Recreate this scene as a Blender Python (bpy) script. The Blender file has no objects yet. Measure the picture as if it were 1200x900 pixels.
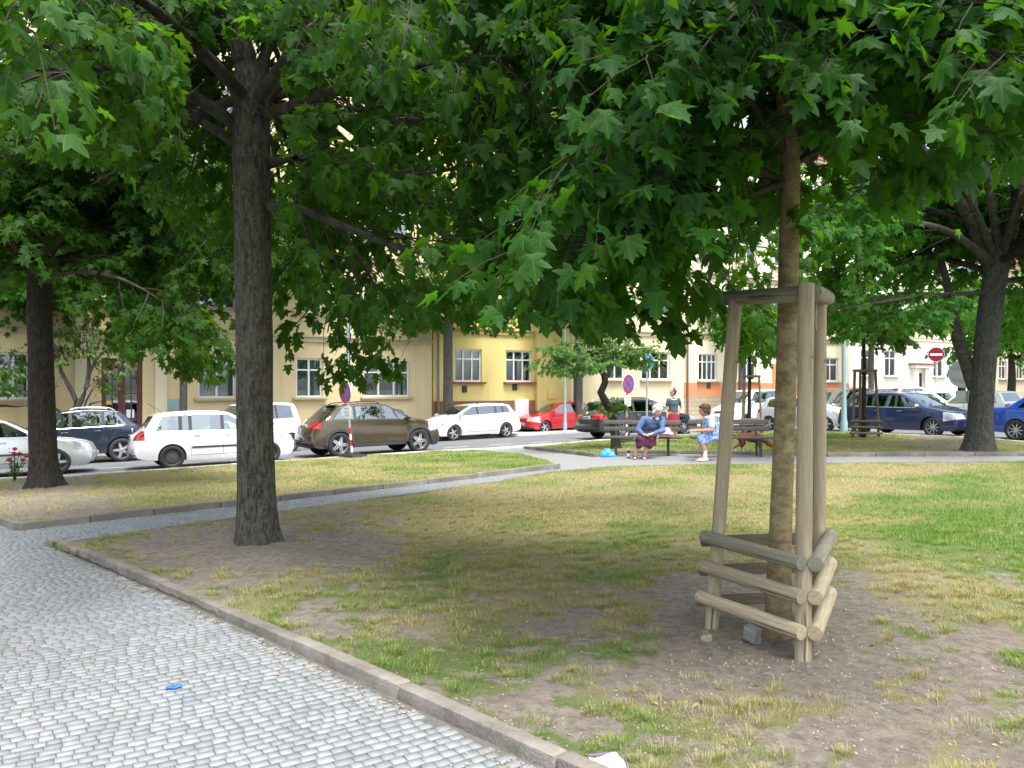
import bpy, bmesh, math, random
import numpy as np
from mathutils import Vector, Matrix, Euler

# ------------------------------------------------------------------ camera, world, sun, exposure
SC = bpy.context.scene
COL = SC.collection
F, HY, CZ = 920.0, 453.0, 1.55            # focal length in photo pixels, horizon row, eye height
cam_d = bpy.data.cameras.new('camera'); cam = bpy.data.objects.new('camera', cam_d); COL.objects.link(cam)
cam_d.sensor_width = 36.0; cam_d.lens = F / 1200.0 * 36.0; cam_d.clip_end = 2000; cam_d.clip_start = 0.05
cam.location = (0, 0, CZ); cam.rotation_euler = (math.radians(90) + math.atan(3 / F), 0, 0)
SC.camera = cam
SUN_ELEV, SUN_AZ = math.radians(66), math.radians(150)      # azimuth clockwise from +Y
world = bpy.data.worlds.new('World'); SC.world = world; world.use_nodes = True
wn = world.node_tree; bg = wn.nodes['Background']
sky = wn.nodes.new('ShaderNodeTexSky'); sky.sky_type = 'NISHITA'; sky.sun_disc = False
sky.sun_elevation = SUN_ELEV; sky.sun_rotation = SUN_AZ; sky.air_density = 1.0; sky.dust_density = 3.5; sky.ozone_density = 1.0
hs = wn.nodes.new('ShaderNodeHueSaturation'); hs.inputs['Saturation'].default_value = .5        # bright, thinly clouded sky
wn.links.new(sky.outputs[0], hs.inputs['Color']); wn.links.new(hs.outputs[0], bg.inputs[0]); bg.inputs[1].default_value = 0.115
sun_d = bpy.data.lights.new('sun', 'SUN'); sun = bpy.data.objects.new('sun', sun_d); COL.objects.link(sun)
sun_d.energy = 1.5; sun_d.angle = math.radians(24); sun_d.color = (1.0, 0.965, 0.91)
sdir = Vector((math.sin(SUN_AZ) * math.cos(SUN_ELEV), math.cos(SUN_AZ) * math.cos(SUN_ELEV), math.sin(SUN_ELEV)))
sun.rotation_euler = sdir.to_track_quat('Z', 'Y').to_euler(); sun.location = (0, -10, 30)
SC.view_settings.view_transform = 'Standard'; SC.view_settings.look = 'None'
SC.view_settings.exposure = 1.84; SC.view_settings.gamma = 1.0; SC.view_settings.use_curve_mapping = False
SC.cycles.max_bounces = 7; SC.cycles.diffuse_bounces = 4; SC.cycles.transparent_max_bounces = 12
SC.cycles.transmission_bounces = 4; SC.cycles.glossy_bounces = 3
SC.cycles.caustics_reflective = False; SC.cycles.caustics_refractive = False

R = math.radians
RND = random.Random(7)
NPR = np.random.default_rng(11)
SA = R(32)                                                   # the street's direction
U2 = np.array((math.cos(SA), math.sin(SA))); N2 = np.array((-math.sin(SA), math.cos(SA)))

# ------------------------------------------------------------------ terrain and pixel helpers
def T(x, y):
    p = -.35 + .029 * (np.asarray(x, float) + 3.9) - .022 * (np.asarray(y, float) - 21)
    k = .08
    z = -k * np.logaddexp(-p / k, -.03 / k)
    return np.maximum(z, -2.2)
def P(px, py, dz=0.0):
    """ground point under a photo pixel"""
    a, b = (px - 600) / F, (py - HY) / F
    lo, hi = 1.0, 140.0
    f = lambda d: (CZ - b * d) - (float(T(a * d, d)) + dz)
    for _ in range(60):
        m = .5 * (lo + hi)
        if f(m) > 0: lo = m
        else: hi = m
    d = .5 * (lo + hi)
    return Vector((a * d, d, float(T(a * d, d)) + dz))
def AT(px, py, d):
    return Vector(((px - 600) / F * d, d, CZ + (HY - py) / F * d))
def GP(x, y, dz=0.0):
    return Vector((x, y, float(T(x, y)) + dz))
def vnoise(p, seed=0):
    """vectorised value noise, p (n,3) -> [0,1]"""
    p = np.asarray(p, float); i = np.floor(p).astype(np.int64); f = p - i; f = f * f * (3 - 2 * f)
    def h(a):
        n = (a[:, 0] * 374761393 + a[:, 1] * 668265263 + a[:, 2] * 2147483647 + seed * 974634777) & 0xffffffff
        n = ((n ^ (n >> 13)) * 1274126177) & 0xffffffff
        return ((n ^ (n >> 16)) & 0xffff) / 65535.0
    r = 0
    for dx in (0, 1):
        for dy in (0, 1):
            for dz in (0, 1):
                w = (f[:, 0] if dx else 1 - f[:, 0]) * (f[:, 1] if dy else 1 - f[:, 1]) * (f[:, 2] if dz else 1 - f[:, 2])
                r = r + w * h(i + np.array((dx, dy, dz)))
    return r
def fbm(p, oct=3, seed=0):
    a, s, t = 0, 1.0, 0
    for o in range(oct):
        a = a + s * vnoise(np.asarray(p) * 2 ** o, seed + o); t += s; s *= .5
    return a / t

# ------------------------------------------------------------------ objects
def tag(o, label=None, cat=None, group=None, kind=None):
    if label: o['label'] = label
    if cat: o['category'] = cat
    if group: o['group'] = group
    if kind: o['kind'] = kind
    return o
def thing(name, loc=(0, 0, 0), rz=0.0, label=None, cat=None, group=None):
    o = bpy.data.objects.new(name, None); COL.objects.link(o)
    o.empty_display_size = .2
    o.location = loc; o.rotation_euler = (0, 0, rz)
    return tag(o, label, cat, group)
def link(name, me, parent=None, loc=None, rot=None, scale=None):
    o = bpy.data.objects.new(name, me); COL.objects.link(o)
    if parent is not None: o.parent = parent
    if loc is not None: o.location = loc
    if rot is not None: o.rotation_euler = rot
    if scale is not None: o.scale = scale
    return o
def mesh_np(name, V, Fc, mat, smooth=False):
    """V (n,3), Fc (m,k) equal sized faces"""
    me = bpy.data.meshes.new(name); V = np.ascontiguousarray(V, np.float32); Fc = np.ascontiguousarray(Fc, np.int32)
    m, k = Fc.shape
    me.vertices.add(len(V)); me.vertices.foreach_set('co', V.ravel())
    me.loops.add(m * k); me.loops.foreach_set('vertex_index', Fc.ravel())
    me.polygons.add(m); me.polygons.foreach_set('loop_start', np.arange(0, m * k, k, dtype=np.int32))
    if smooth: me.polygons.foreach_set('use_smooth', np.ones(m, bool))
    me.update(calc_edges=True)
    if mat: me.materials.append(mat)
    return me
_bb = {}
def bevel_box(sx, sy, sz, b):
    key = (round(sx, 4), round(sy, 4), round(sz, 4), round(b, 4))
    if key not in _bb:
        bm = bmesh.new(); bmesh.ops.create_cube(bm, size=1)
        bmesh.ops.scale(bm, vec=(sx, sy, sz), verts=bm.verts)
        bmesh.ops.bevel(bm, geom=bm.edges[:], offset=b, segments=2, affect='EDGES', profile=.6)
        bm.verts.index_update()
        _bb[key] = ([v.co.copy() for v in bm.verts], [[v.index for v in f.verts] for f in bm.faces]); bm.free()
    return _bb[key]
def frame_from(d):
    d = Vector(d).normalized(); a = Vector((0, 0, 1)) if abs(d.z) < .95 else Vector((1, 0, 0))
    x = a.cross(d).normalized(); y = d.cross(x)
    return x, y, d
class MB:
    def __init__(s): s.v = []; s.f = []
    def add(s, vs, fs, M=None):
        n = len(s.v)
        s.v += [(M @ Vector(v)) if M is not None else Vector(v) for v in vs]
        s.f += [[i + n for i in f] for f in fs]; return s
    def box(s, c, d, M=None, bevel=0.0, rot=None):
        if bevel > 0: vs, fs = bevel_box(d[0], d[1], d[2], bevel)
        else:
            h = [q / 2 for q in d]
            vs = [Vector((x * h[0], y * h[1], z * h[2])) for x in (-1, 1) for y in (-1, 1) for z in (-1, 1)]
            fs = [[0, 1, 3, 2], [4, 6, 7, 5], [0, 4, 5, 1], [2, 3, 7, 6], [0, 2, 6, 4], [1, 5, 7, 3]]
        L = Matrix.Translation(c)
        if rot is not None: L = L @ Euler(rot).to_matrix().to_4x4()
        return s.add(vs, fs, (M @ L) if M is not None else L)
    def quad(s, a, b, c, d): return s.add([a, b, c, d], [[0, 1, 2, 3]])
    def tube(s, path, rad, seg=8, cap=True, M=None):
        path = [Vector(p) for p in path]; n = len(path)
        if not hasattr(rad, '__len__'): rad = [rad] * n
        vs, fs = [], []; px = None
        for i, p in enumerate(path):
            d = (path[min(i + 1, n - 1)] - path[max(i - 1, 0)])
            if d.length < 1e-9: d = Vector((0, 0, 1))
            d.normalize()
            if px is None: x, y, _ = frame_from(d)
            else:
                x = px - d * px.dot(d)
                x = x.normalized() if x.length > 1e-6 else frame_from(d)[0]
                y = d.cross(x)
            px = x
            for k in range(seg):
                a = 2 * math.pi * k / seg
                vs.append(p + (x * math.cos(a) + y * math.sin(a)) * rad[i])
        for i in range(n - 1):
            for k in range(seg):
                k2 = (k + 1) % seg
                fs.append([i * seg + k, i * seg + k2, (i + 1) * seg + k2, (i + 1) * seg + k])
        if cap: fs.append(list(range(seg))[::-1]); fs.append([(n - 1) * seg + k for k in range(seg)])
        return s.add(vs, fs, M)
    def cyl(s, a, b, r, seg=12, r2=None): return s.tube([a, b], [r, r if r2 is None else r2], seg)
    def capsule(s, a, ra, b, rb, seg=12):
        a, b = Vector(a), Vector(b); d = b - a; L = d.length; d = d / L if L > 1e-6 else Vector((0, 0, 1))
        pts, rs = [], []
        for t in (-1, -.92, -.7, -.38): pts.append(a + d * ra * t); rs.append(ra * math.sqrt(max(1e-4, 1 - t * t)))
        pts += [a, b]; rs += [ra, rb]
        for t in (.38, .7, .92, 1): pts.append(b + d * rb * t); rs.append(rb * math.sqrt(max(1e-4, 1 - t * t)))
        return s.tube(pts, rs, seg)
    def ell(s, c, r, seg=14, rings=9, rot=None, M=None):
        vs, fs = [Vector((0, 0, -1))], []
        for i in range(1, rings):
            t = math.pi * i / rings - math.pi / 2
            for k in range(seg):
                a = 2 * math.pi * k / seg; vs.append(Vector((math.cos(a) * math.cos(t), math.sin(a) * math.cos(t), math.sin(t))))
        vs.append(Vector((0, 0, 1)))
        for k in range(seg):
            k2 = (k + 1) % seg; fs.append([0, 1 + k2, 1 + k])
            for i in range(rings - 2): o = 1 + i * seg; fs.append([o + k, o + k2, o + seg + k2, o + seg + k])
            o = 1 + (rings - 2) * seg; fs.append([o + k, o + k2, len(vs) - 1])
        L = Matrix.Translation(c)
        if rot is not None: L = L @ Euler(rot).to_matrix().to_4x4()
        L = L @ Matrix.Diagonal((r[0], r[1], r[2], 1))
        return s.add(vs, fs, (M @ L) if M is not None else L)
    def loft(s, secs, seg=16):
        """secs: (centre, rx, ry[, tilt euler]) ellipses stacked"""
        vs, fs = [], []
        for q in secs:
            c, rx, ry = q[:3]; E = Euler(q[3]).to_matrix() if len(q) > 3 else Matrix.Identity(3)
            for k in range(seg):
                a = 2 * math.pi * k / seg; vs.append(Vector(c) + E @ Vector((rx * math.cos(a), ry * math.sin(a), 0)))
        for i in range(len(secs) - 1):
            for k in range(seg):
                k2 = (k + 1) % seg; fs.append([i * seg + k, i * seg + k2, (i + 1) * seg + k2, (i + 1) * seg + k])
        fs.append(list(range(seg))[::-1]); fs.append([(len(secs) - 1) * seg + k for k in range(seg)])
        return s.add(vs, fs)
    def lathe(s, prof, seg=20, M=None, cap=False):
        vs, fs = [], []
        for r, z in prof:
            for k in range(seg):
                a = 2 * math.pi * k / seg; vs.append(Vector((r * math.cos(a), r * math.sin(a), z)))
        for i in range(len(prof) - 1):
            for k in range(seg):
                k2 = (k + 1) % seg; fs.append([i * seg + k, i * seg + k2, (i + 1) * seg + k2, (i + 1) * seg + k])
        if cap: fs.append(list(range(seg))[::-1]); fs.append([(len(prof) - 1) * seg + k for k in range(seg)])
        return s.add(vs, fs, M)
    def prism(s, poly, h, M=None):
        n = len(poly); vs = [Vector((p[0], p[1], 0)) for p in poly] + [Vector((p[0], p[1], h)) for p in poly]
        fs = [list(range(n))[::-1], [n + i for i in range(n)]] + [[i, (i + 1) % n, n + (i + 1) % n, n + i] for i in range(n)]
        return s.add(vs, fs, M)
    def mesh(s, name, mat, smooth=True, ang=38):
        me = bpy.data.meshes.new(name); me.from_pydata([tuple(v) for v in s.v], [], s.f); me.update()
        if smooth:
            me.polygons.foreach_set('use_smooth', np.ones(len(me.polygons), bool)); me.set_sharp_from_angle(angle=R(ang))
        if mat: me.materials.append(mat)
        return me
    def build(s, name, mat, parent=None, smooth=True, ang=38, **k):
        return link(name, s.mesh(name, mat, smooth, ang), parent, **k)
def blob(name, mb, voxel, mat, parent=None, smooth=4, noise=None, loc=None, rz=0.0, adapt=0.0):
    """closed overlapping shapes fused into one continuous skin"""
    me = mb.mesh('tmp_' + name, None, False); o = bpy.data.objects.new('tmp', me); COL.objects.link(o)
    m = o.modifiers.new('r', 'REMESH'); m.mode = 'VOXEL'; m.voxel_size = voxel; m.adaptivity = adapt
    if smooth: q = o.modifiers.new('s', 'SMOOTH'); q.iterations = smooth; q.factor = .5
    dg = bpy.context.evaluated_depsgraph_get(); dg.update()
    r = bpy.data.meshes.new_from_object(o.evaluated_get(dg)); r.name = name
    bpy.data.objects.remove(o); bpy.data.meshes.remove(me)
    n = len(r.vertices); co = np.empty(n * 3, np.float32); r.vertices.foreach_get('co', co); co = co.reshape(-1, 3)
    if noise:
        no = np.empty(n * 3, np.float32); r.vertices.foreach_get('normal', no); no = no.reshape(-1, 3)
        for sc, amp in noise: co = co + no * ((fbm(co * np.array(sc), 2, 3) - .5) * 2 * amp)[:, None]
        r.vertices.foreach_set('co', np.ascontiguousarray(co, np.float32).ravel())
    r.polygons.foreach_set('use_smooth', np.ones(len(r.polygons), bool)); r.update()
    r.materials.clear(); r.materials.append(mat)
    ob = link(name, r, parent, loc)
    if rz: ob.rotation_euler = (0, 0, rz)
    return ob

# ------------------------------------------------------------------ materials
class NT:
    def __init__(s, name):
        s.m = bpy.data.materials.new(name); s.m.use_nodes = True; s.t = s.m.node_tree; s.n = s.t.nodes
        s.b = s.n['Principled BSDF']; s.out = s.n['Material Output']
    def node(s, typ, **k):
        o = s.n.new(typ)
        for a, v in k.items():
            if a.startswith('i_'): o.inputs[a[2:].replace('_', ' ')].default_value = v
            else: setattr(o, a, v)
        return o
    def l(s, a, b): s.t.links.new(a, b)
    def coord(s, which='Object', scale=None):
        c = s.node('ShaderNodeTexCoord').outputs[which]
        if scale is not None:
            m = s.node('ShaderNodeMapping'); m.inputs['Scale'].default_value = scale; s.l(c, m.inputs['Vector']); c = m.outputs[0]
        return c
    def noise(s, v, scale, detail=4, rough=.6):
        o = s.node('ShaderNodeTexNoise'); o.inputs['Scale'].default_value = scale; o.inputs['Detail'].default_value = detail
        o.inputs['Roughness'].default_value = rough; s.l(v, o.inputs['Vector']); return o.outputs['Fac']
    def ramp(s, fac, stops):
        o = s.node('ShaderNodeValToRGB'); e = o.color_ramp.elements
        while len(e) < len(stops): e.new(.5)
        for i, (p, c) in enumerate(stops):
            e[i].position = p; e[i].color = (c[0], c[1], c[2], 1) if hasattr(c, '__len__') else (c, c, c, 1)
        s.l(fac, o.inputs[0]); return o.outputs[0]
    def mix(s, fac, a, b, mode='MIX'):
        o = s.node('ShaderNodeMix'); o.data_type = 'RGBA'; o.blend_type = mode; o.clamp_factor = True
        for q, v in ((0, fac), (6, a), (7, b)):
            if hasattr(v, 'links') or hasattr(v, 'is_linked'): s.l(v, o.inputs[q])
            else: o.inputs[q].default_value = v if q == 0 else (v[0], v[1], v[2], 1)
        return o.outputs[2]
    def math(s, op, a, b=0.0):
        o = s.node('ShaderNodeMath'); o.operation = op
        for q, v in ((0, a), (1, b)):
            if hasattr(v, 'is_linked'): s.l(v, o.inputs[q])
            else: o.inputs[q].default_value = v
        return o.outputs[0]
    def bump(s, h, strength, dist=.01, normal=None):
        o = s.node('ShaderNodeBump'); o.inputs['Strength'].default_value = strength; o.inputs['Distance'].default_value = dist
        s.l(h, o.inputs['Height'])
        if normal is not None: s.l(normal, o.inputs['Normal'])
        return o.outputs[0]
    def set(s, col=None, rough=None, normal=None, metal=None, coat=None, spec=None):
        for key, v in (('Base Color', col), ('Roughness', rough), ('Normal', normal), ('Metallic', metal), ('Coat Weight', coat), ('Specular IOR Level', spec)):
            if v is None: continue
            if hasattr(v, 'is_linked'): s.l(v, s.b.inputs[key])
            elif key == 'Base Color': s.b.inputs[key].default_value = (v[0], v[1], v[2], 1)
            else: s.b.inputs[key].default_value = v
        return s.m
def pmat(name, c1, c2=None, scale=3.0, rough=.7, bump=0.0, bscale=40.0, metal=0.0, coat=0.0, spec=.5, stretch=None, dist=.01, objrand=0.0):
    t = NT(name); v = t.coord('Object', stretch)
    c2 = c2 or tuple(x * .75 for x in c1)
    f = t.ramp(t.noise(v, scale, 6), [(.3, 0.0), (.7, 1.0)])
    col = t.mix(f, c1, c2)
    if objrand:
        r = t.node('ShaderNodeObjectInfo').outputs['Random']
        k = t.math('ADD', t.math('MULTIPLY', r, objrand), 1 - objrand / 2)
        col = t.mix(1.0, col, k, 'MULTIPLY')
    nrm = t.bump(t.noise(v, bscale, 4), bump, dist) if bump else None
    return t.set(col, rough, nrm, metal, coat, spec)
M = {}
def bark(name, dark, light, lichen=None, sc=(13, 13, 3.2), bump=1.0, blot=.5):
    t = NT(name); v = t.coord('Object', sc); w = t.coord('Object')
    n1 = t.noise(v, 2.4, 8, .72); n2 = t.noise(w, 40, 5); n3 = t.noise(w, 1.3, 3)
    col = t.mix(t.ramp(n1, [(.40, 0.0), (.60, 1.0)]), dark, light)
    col = t.mix(t.ramp(n3, [(.4, 0.0), (.75, blot)]), col, tuple(x * .62 for x in light))
    if lichen: col = t.mix(t.ramp(t.noise(w, 24, 6, .75), [(.54, 0.0), (.64, .8)]), col, lichen)
    nr = t.bump(n2, .35, .006, t.bump(n1, bump, .03))
    return t.set(col, .92, nr, spec=.2)
M['bark'] = bark('bark_maple', (.03, .027, .022), (.135, .127, .105), (.155, .18, .13))
M['bark_limb'] = bark('bark_limb', (.03, .026, .021), (.085, .075, .062), (.075, .085, .06), sc=(3, 3, 3), bump=.3)
M['bark_dark'] = bark('bark_dark', (.018, .015, .013), (.065, .055, .046), (.05, .06, .045))
M['bark_green'] = bark('bark_green', (.028, .03, .026), (.095, .1, .085), (.11, .13, .1))
M['bark_grey'] = bark('bark_grey', (.06, .055, .05), (.15, .14, .125))
M['bark_young'] = bark('bark_young', (.16, .125, .068), (.32, .255, .145), (.25, .22, .12), sc=(5, 5, 9), bump=.3, blot=.15)
M['twig'] = pmat('twig_bark', (.045, .035, .025), (.025, .02, .015), 20, .85)
def leafmat(name, top, top2, trans, gloss=.5, tw=.40, veins=False):
    t = NT(name); g = t.node('ShaderNodeNewGeometry'); r = g.outputs['Random Per Island']
    oi = t.node('ShaderNodeObjectInfo').outputs['Random']
    r = t.math('FRACT', t.math('ADD', r, oi))
    v = t.coord('Object')
    col = t.mix(r, top, top2)
    col = t.mix(t.math('MULTIPLY', t.ramp(t.noise(v, .9, 2), [(.35, 0.0), (.7, 1.0)]), .35), col, tuple(x * 1.35 for x in top2))
    col = t.mix(t.ramp(r, [(.93, 0.0), (.97, .7)]), col, (top2[0] * 2.2, top2[1] * 1.45, top2[2] * .9))
    col2 = t.mix(t.math('MULTIPLY', g.outputs['Backfacing'], .55), col, (top[0] * 1.5 + .01, top[1] * 1.3 + .015, top[2] * 1.4 + .006))
    if veins:                                                  # pale midrib and lobe veins
        ax_ = t.math('ABSOLUTE', t.node('ShaderNodeAttribute', attribute_name='lx').outputs['Fac']); ly_ = t.node('ShaderNodeAttribute', attribute_name='ly').outputs['Fac']
        d1_ = t.math('ABSOLUTE', t.math('SUBTRACT', t.math('MULTIPLY', ax_, .688), t.math('MULTIPLY', ly_, .725))); d2_ = t.math('ABSOLUTE', t.math('SUBTRACT', t.math('MULTIPLY', ax_, .065), ly_))
        vn = t.ramp(t.math('MINIMUM', ax_, t.math('MINIMUM', d1_, d2_)), [(.008, .55), (.03, 0.0)])
        col2 = t.mix(vn, col2, (top2[0] * 2.6 + .02, top2[1] * 1.9 + .02, top2[2] * 2 + .01))
    t.set(col2, gloss, spec=.13)
    tr = t.node('ShaderNodeBsdfTranslucent')
    trc = t.mix(r, trans, tuple(x * .7 for x in trans)); t.l(trc, tr.inputs['Color'])
    mx = t.node('ShaderNodeMixShader'); mx.inputs[0].default_value = tw
    t.l(t.b.outputs[0], mx.inputs[1]); t.l(tr.outputs[0], mx.inputs[2]); t.l(mx.outputs[0], t.out.inputs['Surface'])
    return t.m
M['leaf_near'] = leafmat('leaf_maple_near', (.008, .050, .011), (.020, .078, .010), (.12, .35, .008), veins=True)
M['leaf_big'] = leafmat('leaf_maple_big', (.008, .045, .008), (.022, .073, .009), (.14, .35, .008), veins=True)
M['leaf_left'] = leafmat('leaf_left', (.011, .045, .008), (.028, .078, .010), (.14, .33, .01))
M['leaf_right'] = leafmat('leaf_right', (.014, .070, .014), (.034, .112, .014), (.17, .47, .018))
M['leaf_light'] = leafmat('leaf_light', (.05, .13, .03), (.085, .18, .04), (.2, .38, .05))
M['leaf_street'] = leafmat('leaf_street', (.035, .09, .03), (.06, .13, .04), (.15, .28, .04))
M['leaf_back'] = leafmat('leaf_back', (.018, .07, .012), (.04, .115, .016), (.17, .42, .02))
M['leaf_rain'] = leafmat('leaf_rain', (.06, .14, .035), (.09, .19, .05), (.2, .34, .05))
M['pod'] = leafmat('seed_pod', (.22, .075, .06), (.3, .14, .1), (.3, .1, .06))
M['samara'] = leafmat('samara', (.16, .24, .05), (.2, .27, .06), (.3, .4, .05))

def grassmat(name):
    t = NT(name); g = t.node('ShaderNodeNewGeometry'); r = g.outputs['Random Per Island']
    at = t.node('ShaderNodeAttribute', attribute_name='green').outputs['Fac']
    dry = t.mix(r, (.46, .405, .19), (.29, .25, .115)); grn = t.mix(r, (.085, .215, .025), (.18, .29, .05))
    f = t.ramp(t.math('ADD', at, t.math('MULTIPLY', t.math('SUBTRACT', r, .5), .35)), [(.25, 0.0), (.7, 1.0)])
    col = t.mix(f, dry, grn)
    t.set(col, .6, spec=.25)
    tr = t.node('ShaderNodeBsdfTranslucent'); t.l(t.mix(1.0, col, (1.2, 1.25, .7), 'MULTIPLY'), tr.inputs['Color'])
    mx = t.node('ShaderNodeMixShader'); mx.inputs[0].default_value = .3
    t.l(t.b.outputs[0], mx.inputs[1]); t.l(tr.outputs[0], mx.inputs[2]); t.l(mx.outputs[0], t.out.inputs['Surface'])
    return t.m
M['grass'] = grassmat('grass_blades')
def lawnmat():
    t = NT('lawn_soil'); v = t.coord('Object')
    cov = t.node('ShaderNodeAttribute', attribute_name='cov').outputs['Fac']; gr = t.node('ShaderNodeAttribute', attribute_name='green').outputs['Fac']
    n1 = t.noise(v, 2.2, 6, .65); n2 = t.noise(v, 16, 5, .7); n3 = t.noise(v, 120, 5, .75)
    soil = t.mix(t.ramp(n1, [(.3, 0.0), (.7, 1.0)]), (.262, .228, .182), (.355, .315, .262))
    soil = t.mix(t.ramp(n2, [(.42, 0.0), (.62, .8)]), soil, (.175, .148, .12))
    soil = t.mix(t.ramp(n3, [(.58, 0.0), (.66, .7)]), soil, (.45, .41, .35))
    soil = t.mix(t.ramp(t.noise(v, 190, 3, .7), [(.34, .75), (.42, 0.0)]), soil, (.12, .098, .075))
    soil = t.mix(t.ramp(t.noise(v, 3.7, 4), [(.6, 0.0), (.75, .55)]), soil, (.25, .18, .115))
    dry = t.mix(t.ramp(n3, [(.3, 0.0), (.7, 1.0)]), (.20, .18, .09), (.38, .345, .17))
    grn = t.mix(t.ramp(n3, [(.3, 0.0), (.7, 1.0)]), (.075, .125, .025), (.165, .24, .055))
    veg = t.mix(t.ramp(t.math('ADD', gr, t.math('MULTIPLY', t.math('SUBTRACT', n2, .5), .6)), [(.3, 0.0), (.75, 1.0)]), dry, grn)
    f = t.ramp(t.math('ADD', cov, t.math('MULTIPLY', t.math('SUBTRACT', n2, .5), .7)), [(.5, 0.0), (.85, .85)])
    col = t.mix(f, soil, veg)
    h = t.math('ADD', t.math('MULTIPLY', n2, .6), t.math('MULTIPLY', n3, .4))
    return t.set(col, .95, t.bump(h, 1.0, .05), spec=.15)
M['lawn'] = lawnmat()
def settmat():
    t = NT('granite_sett'); g = t.node('ShaderNodeNewGeometry'); r = t.math('FRACT', t.math('ADD', g.outputs['Random Per Island'], t.node('ShaderNodeObjectInfo').outputs['Random']))
    w = t.node('ShaderNodeNewGeometry').outputs['Position']
    n = t.noise(w, 140, 4, .7); n2 = t.noise(w, 1.4, 6, .7)
    col = t.mix(r, (.195, .216, .228), (.30, .322, .335))
    col = t.mix(t.ramp(r, [(.9, 0.0), (.94, .4)]), col, (.25, .24, .215))
    col = t.mix(t.ramp(n, [(.35, 0.0), (.75, .55)]), col, (.15, .158, .17))
    col = t.mix(t.ramp(n2, [(.52, 0.0), (.72, .6)]), col, (.19, .175, .15))
    return t.set(col, .62, t.bump(n, .5, .003), spec=.45)
M['sett'] = settmat()
def pathmat():
    """joint grit near, small setts too far to tell apart"""
    t = NT('path_bed'); v = t.coord('Object')
    m = t.node('ShaderNodeMapping'); m.inputs['Rotation'].default_value = (0, 0, R(14)); t.l(v, m.inputs['Vector'])
    b = t.node('ShaderNodeTexBrick'); b.inputs['Scale'].default_value = 1.0; b.inputs['Brick Width'].default_value = .06; b.inputs['Row Height'].default_value = .056
    b.inputs['Mortar Size'].default_value = .005; b.inputs['Color1'].default_value = (.215, .236, .25, 1); b.inputs['Color2'].default_value = (.30, .322, .335, 1); b.inputs['Mortar'].default_value = (.15, .135, .11, 1)
    t.l(m.outputs[0], b.inputs['Vector'])
    col = t.mix(t.ramp(t.noise(v, 1.1, 5), [(.45, 0.0), (.75, .55)]), b.outputs['Color'], (.23, .215, .185))
    col = t.mix(t.ramp(t.noise(v, 60, 4), [(.3, .5), (.6, 0.0)]), col, (.2, .19, .17))
    return t.set(col, .8, t.bump(b.outputs['Fac'], -.4, .006), spec=.3)
M['path'] = pathmat()
M['grit'] = pmat('joint_grit', (.095, .092, .082), (.15, .14, .12), 30, .95, .5, 120)
M['kerb'] = pmat('concrete_kerb', (.12, .106, .09), (.25, .228, .20), 5, .9, .8, 60, objrand=.3)
M['granite_kerb'] = pmat('granite_kerb', (.42, .41, .39), (.56, .55, .53), 6, .8, .4, 90, objrand=.2)
M['asphalt'] = pmat('asphalt', (.115, .122, .134), (.165, .172, .182), 1.2, .85, .35, 160)
M['pavement'] = pmat('mosaic_pavement', (.36, .355, .34), (.47, .465, .45), 9, .85, .4, 60)
M['ground'] = pmat('far_ground', (.14, .13, .10), (.10, .12, .06), .3, .95)
M['paint'] = pmat('road_paint', (.72, .72, .70), (.5, .5, .49), 12, .7)
def woodmat(name, c1, c2, green=None):
    t = NT(name); v = t.coord('Object', (26, 26, 2.2)); w = t.coord('Object')
    oi = t.node('ShaderNodeObjectInfo').outputs['Random']
    n = t.noise(v, 1.6, 7, .68); g = t.noise(v, 6, 3)
    col = t.mix(t.ramp(n, [(.33, 0.0), (.66, 1.0)]), c1, c2)
    vo = t.node('ShaderNodeTexVoronoi'); vo.inputs['Scale'].default_value = 4.5; t.l(w, vo.inputs['Vector'])
    col = t.mix(t.ramp(vo.outputs['Distance'], [(.03, .85), (.09, 0.0)]), col, (.05, .035, .02))
    cr = t.ramp(t.noise(t.coord('Object', (34, 34, .9)), 1.0, 3), [(.66, 0.0), (.70, .8)])
    col = t.mix(cr, col, (.06, .048, .036))
    if green: col = t.mix(t.ramp(t.noise(w, 3.5, 4), [(.48, 0.0), (.7, .6)]), col, green)
    k = t.math('ADD', t.math('MULTIPLY', oi, .35), .8); col = t.mix(1.0, col, k, 'MULTIPLY')
    return t.set(col, .85, t.bump(t.math('ADD', n, t.math('MULTIPLY', g, .4)), .5, .006), spec=.25)
M['wood'] = woodmat('weathered_wood', (.27, .225, .15), (.45, .385, .27))
M['wood_green'] = woodmat('weathered_wood_green', (.17, .165, .125), (.29, .27, .205), (.12, .14, .09))
M['wood_far'] = woodmat('guard_wood_far', (.15, .12, .09), (.24, .2, .15))
M['slat'] = pmat('bench_slat', (.055, .05, .046), (.09, .083, .076), 8, .6, .3, 60, stretch=(1, 12, 12), objrand=.25)
M['iron'] = pmat('bench_iron', (.028, .028, .03), (.045, .045, .045), 9, .55)
M['black'] = pmat('black_rubber', (.018, .018, .019), (.03, .03, .03), 20, .8)
M['trim'] = pmat('grey_trim', (.035, .036, .038), (.05, .05, .052), 10, .65)
M['chrome'] = pmat('chrome', (.75, .76, .77), (.6, .6, .62), 5, .18, metal=1)
M['alloy'] = pmat('alloy', (.62, .63, .64), (.5, .5, .52), 8, .32, metal=.7)
M['steel_rim'] = pmat('steel_rim', (.07, .065, .06), (.1, .09, .08), 20, .6, metal=.3)
M['galv'] = pmat('galvanised', (.48, .50, .51), (.40, .42, .43), 10, .45, metal=.35)
M['teal'] = pmat('teal_post', (.29, .43, .44), (.24, .37, .38), 4, .55)
M['white'] = pmat('white_paint', (.80, .80, .79), (.72, .72, .71), 6, .5)
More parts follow.
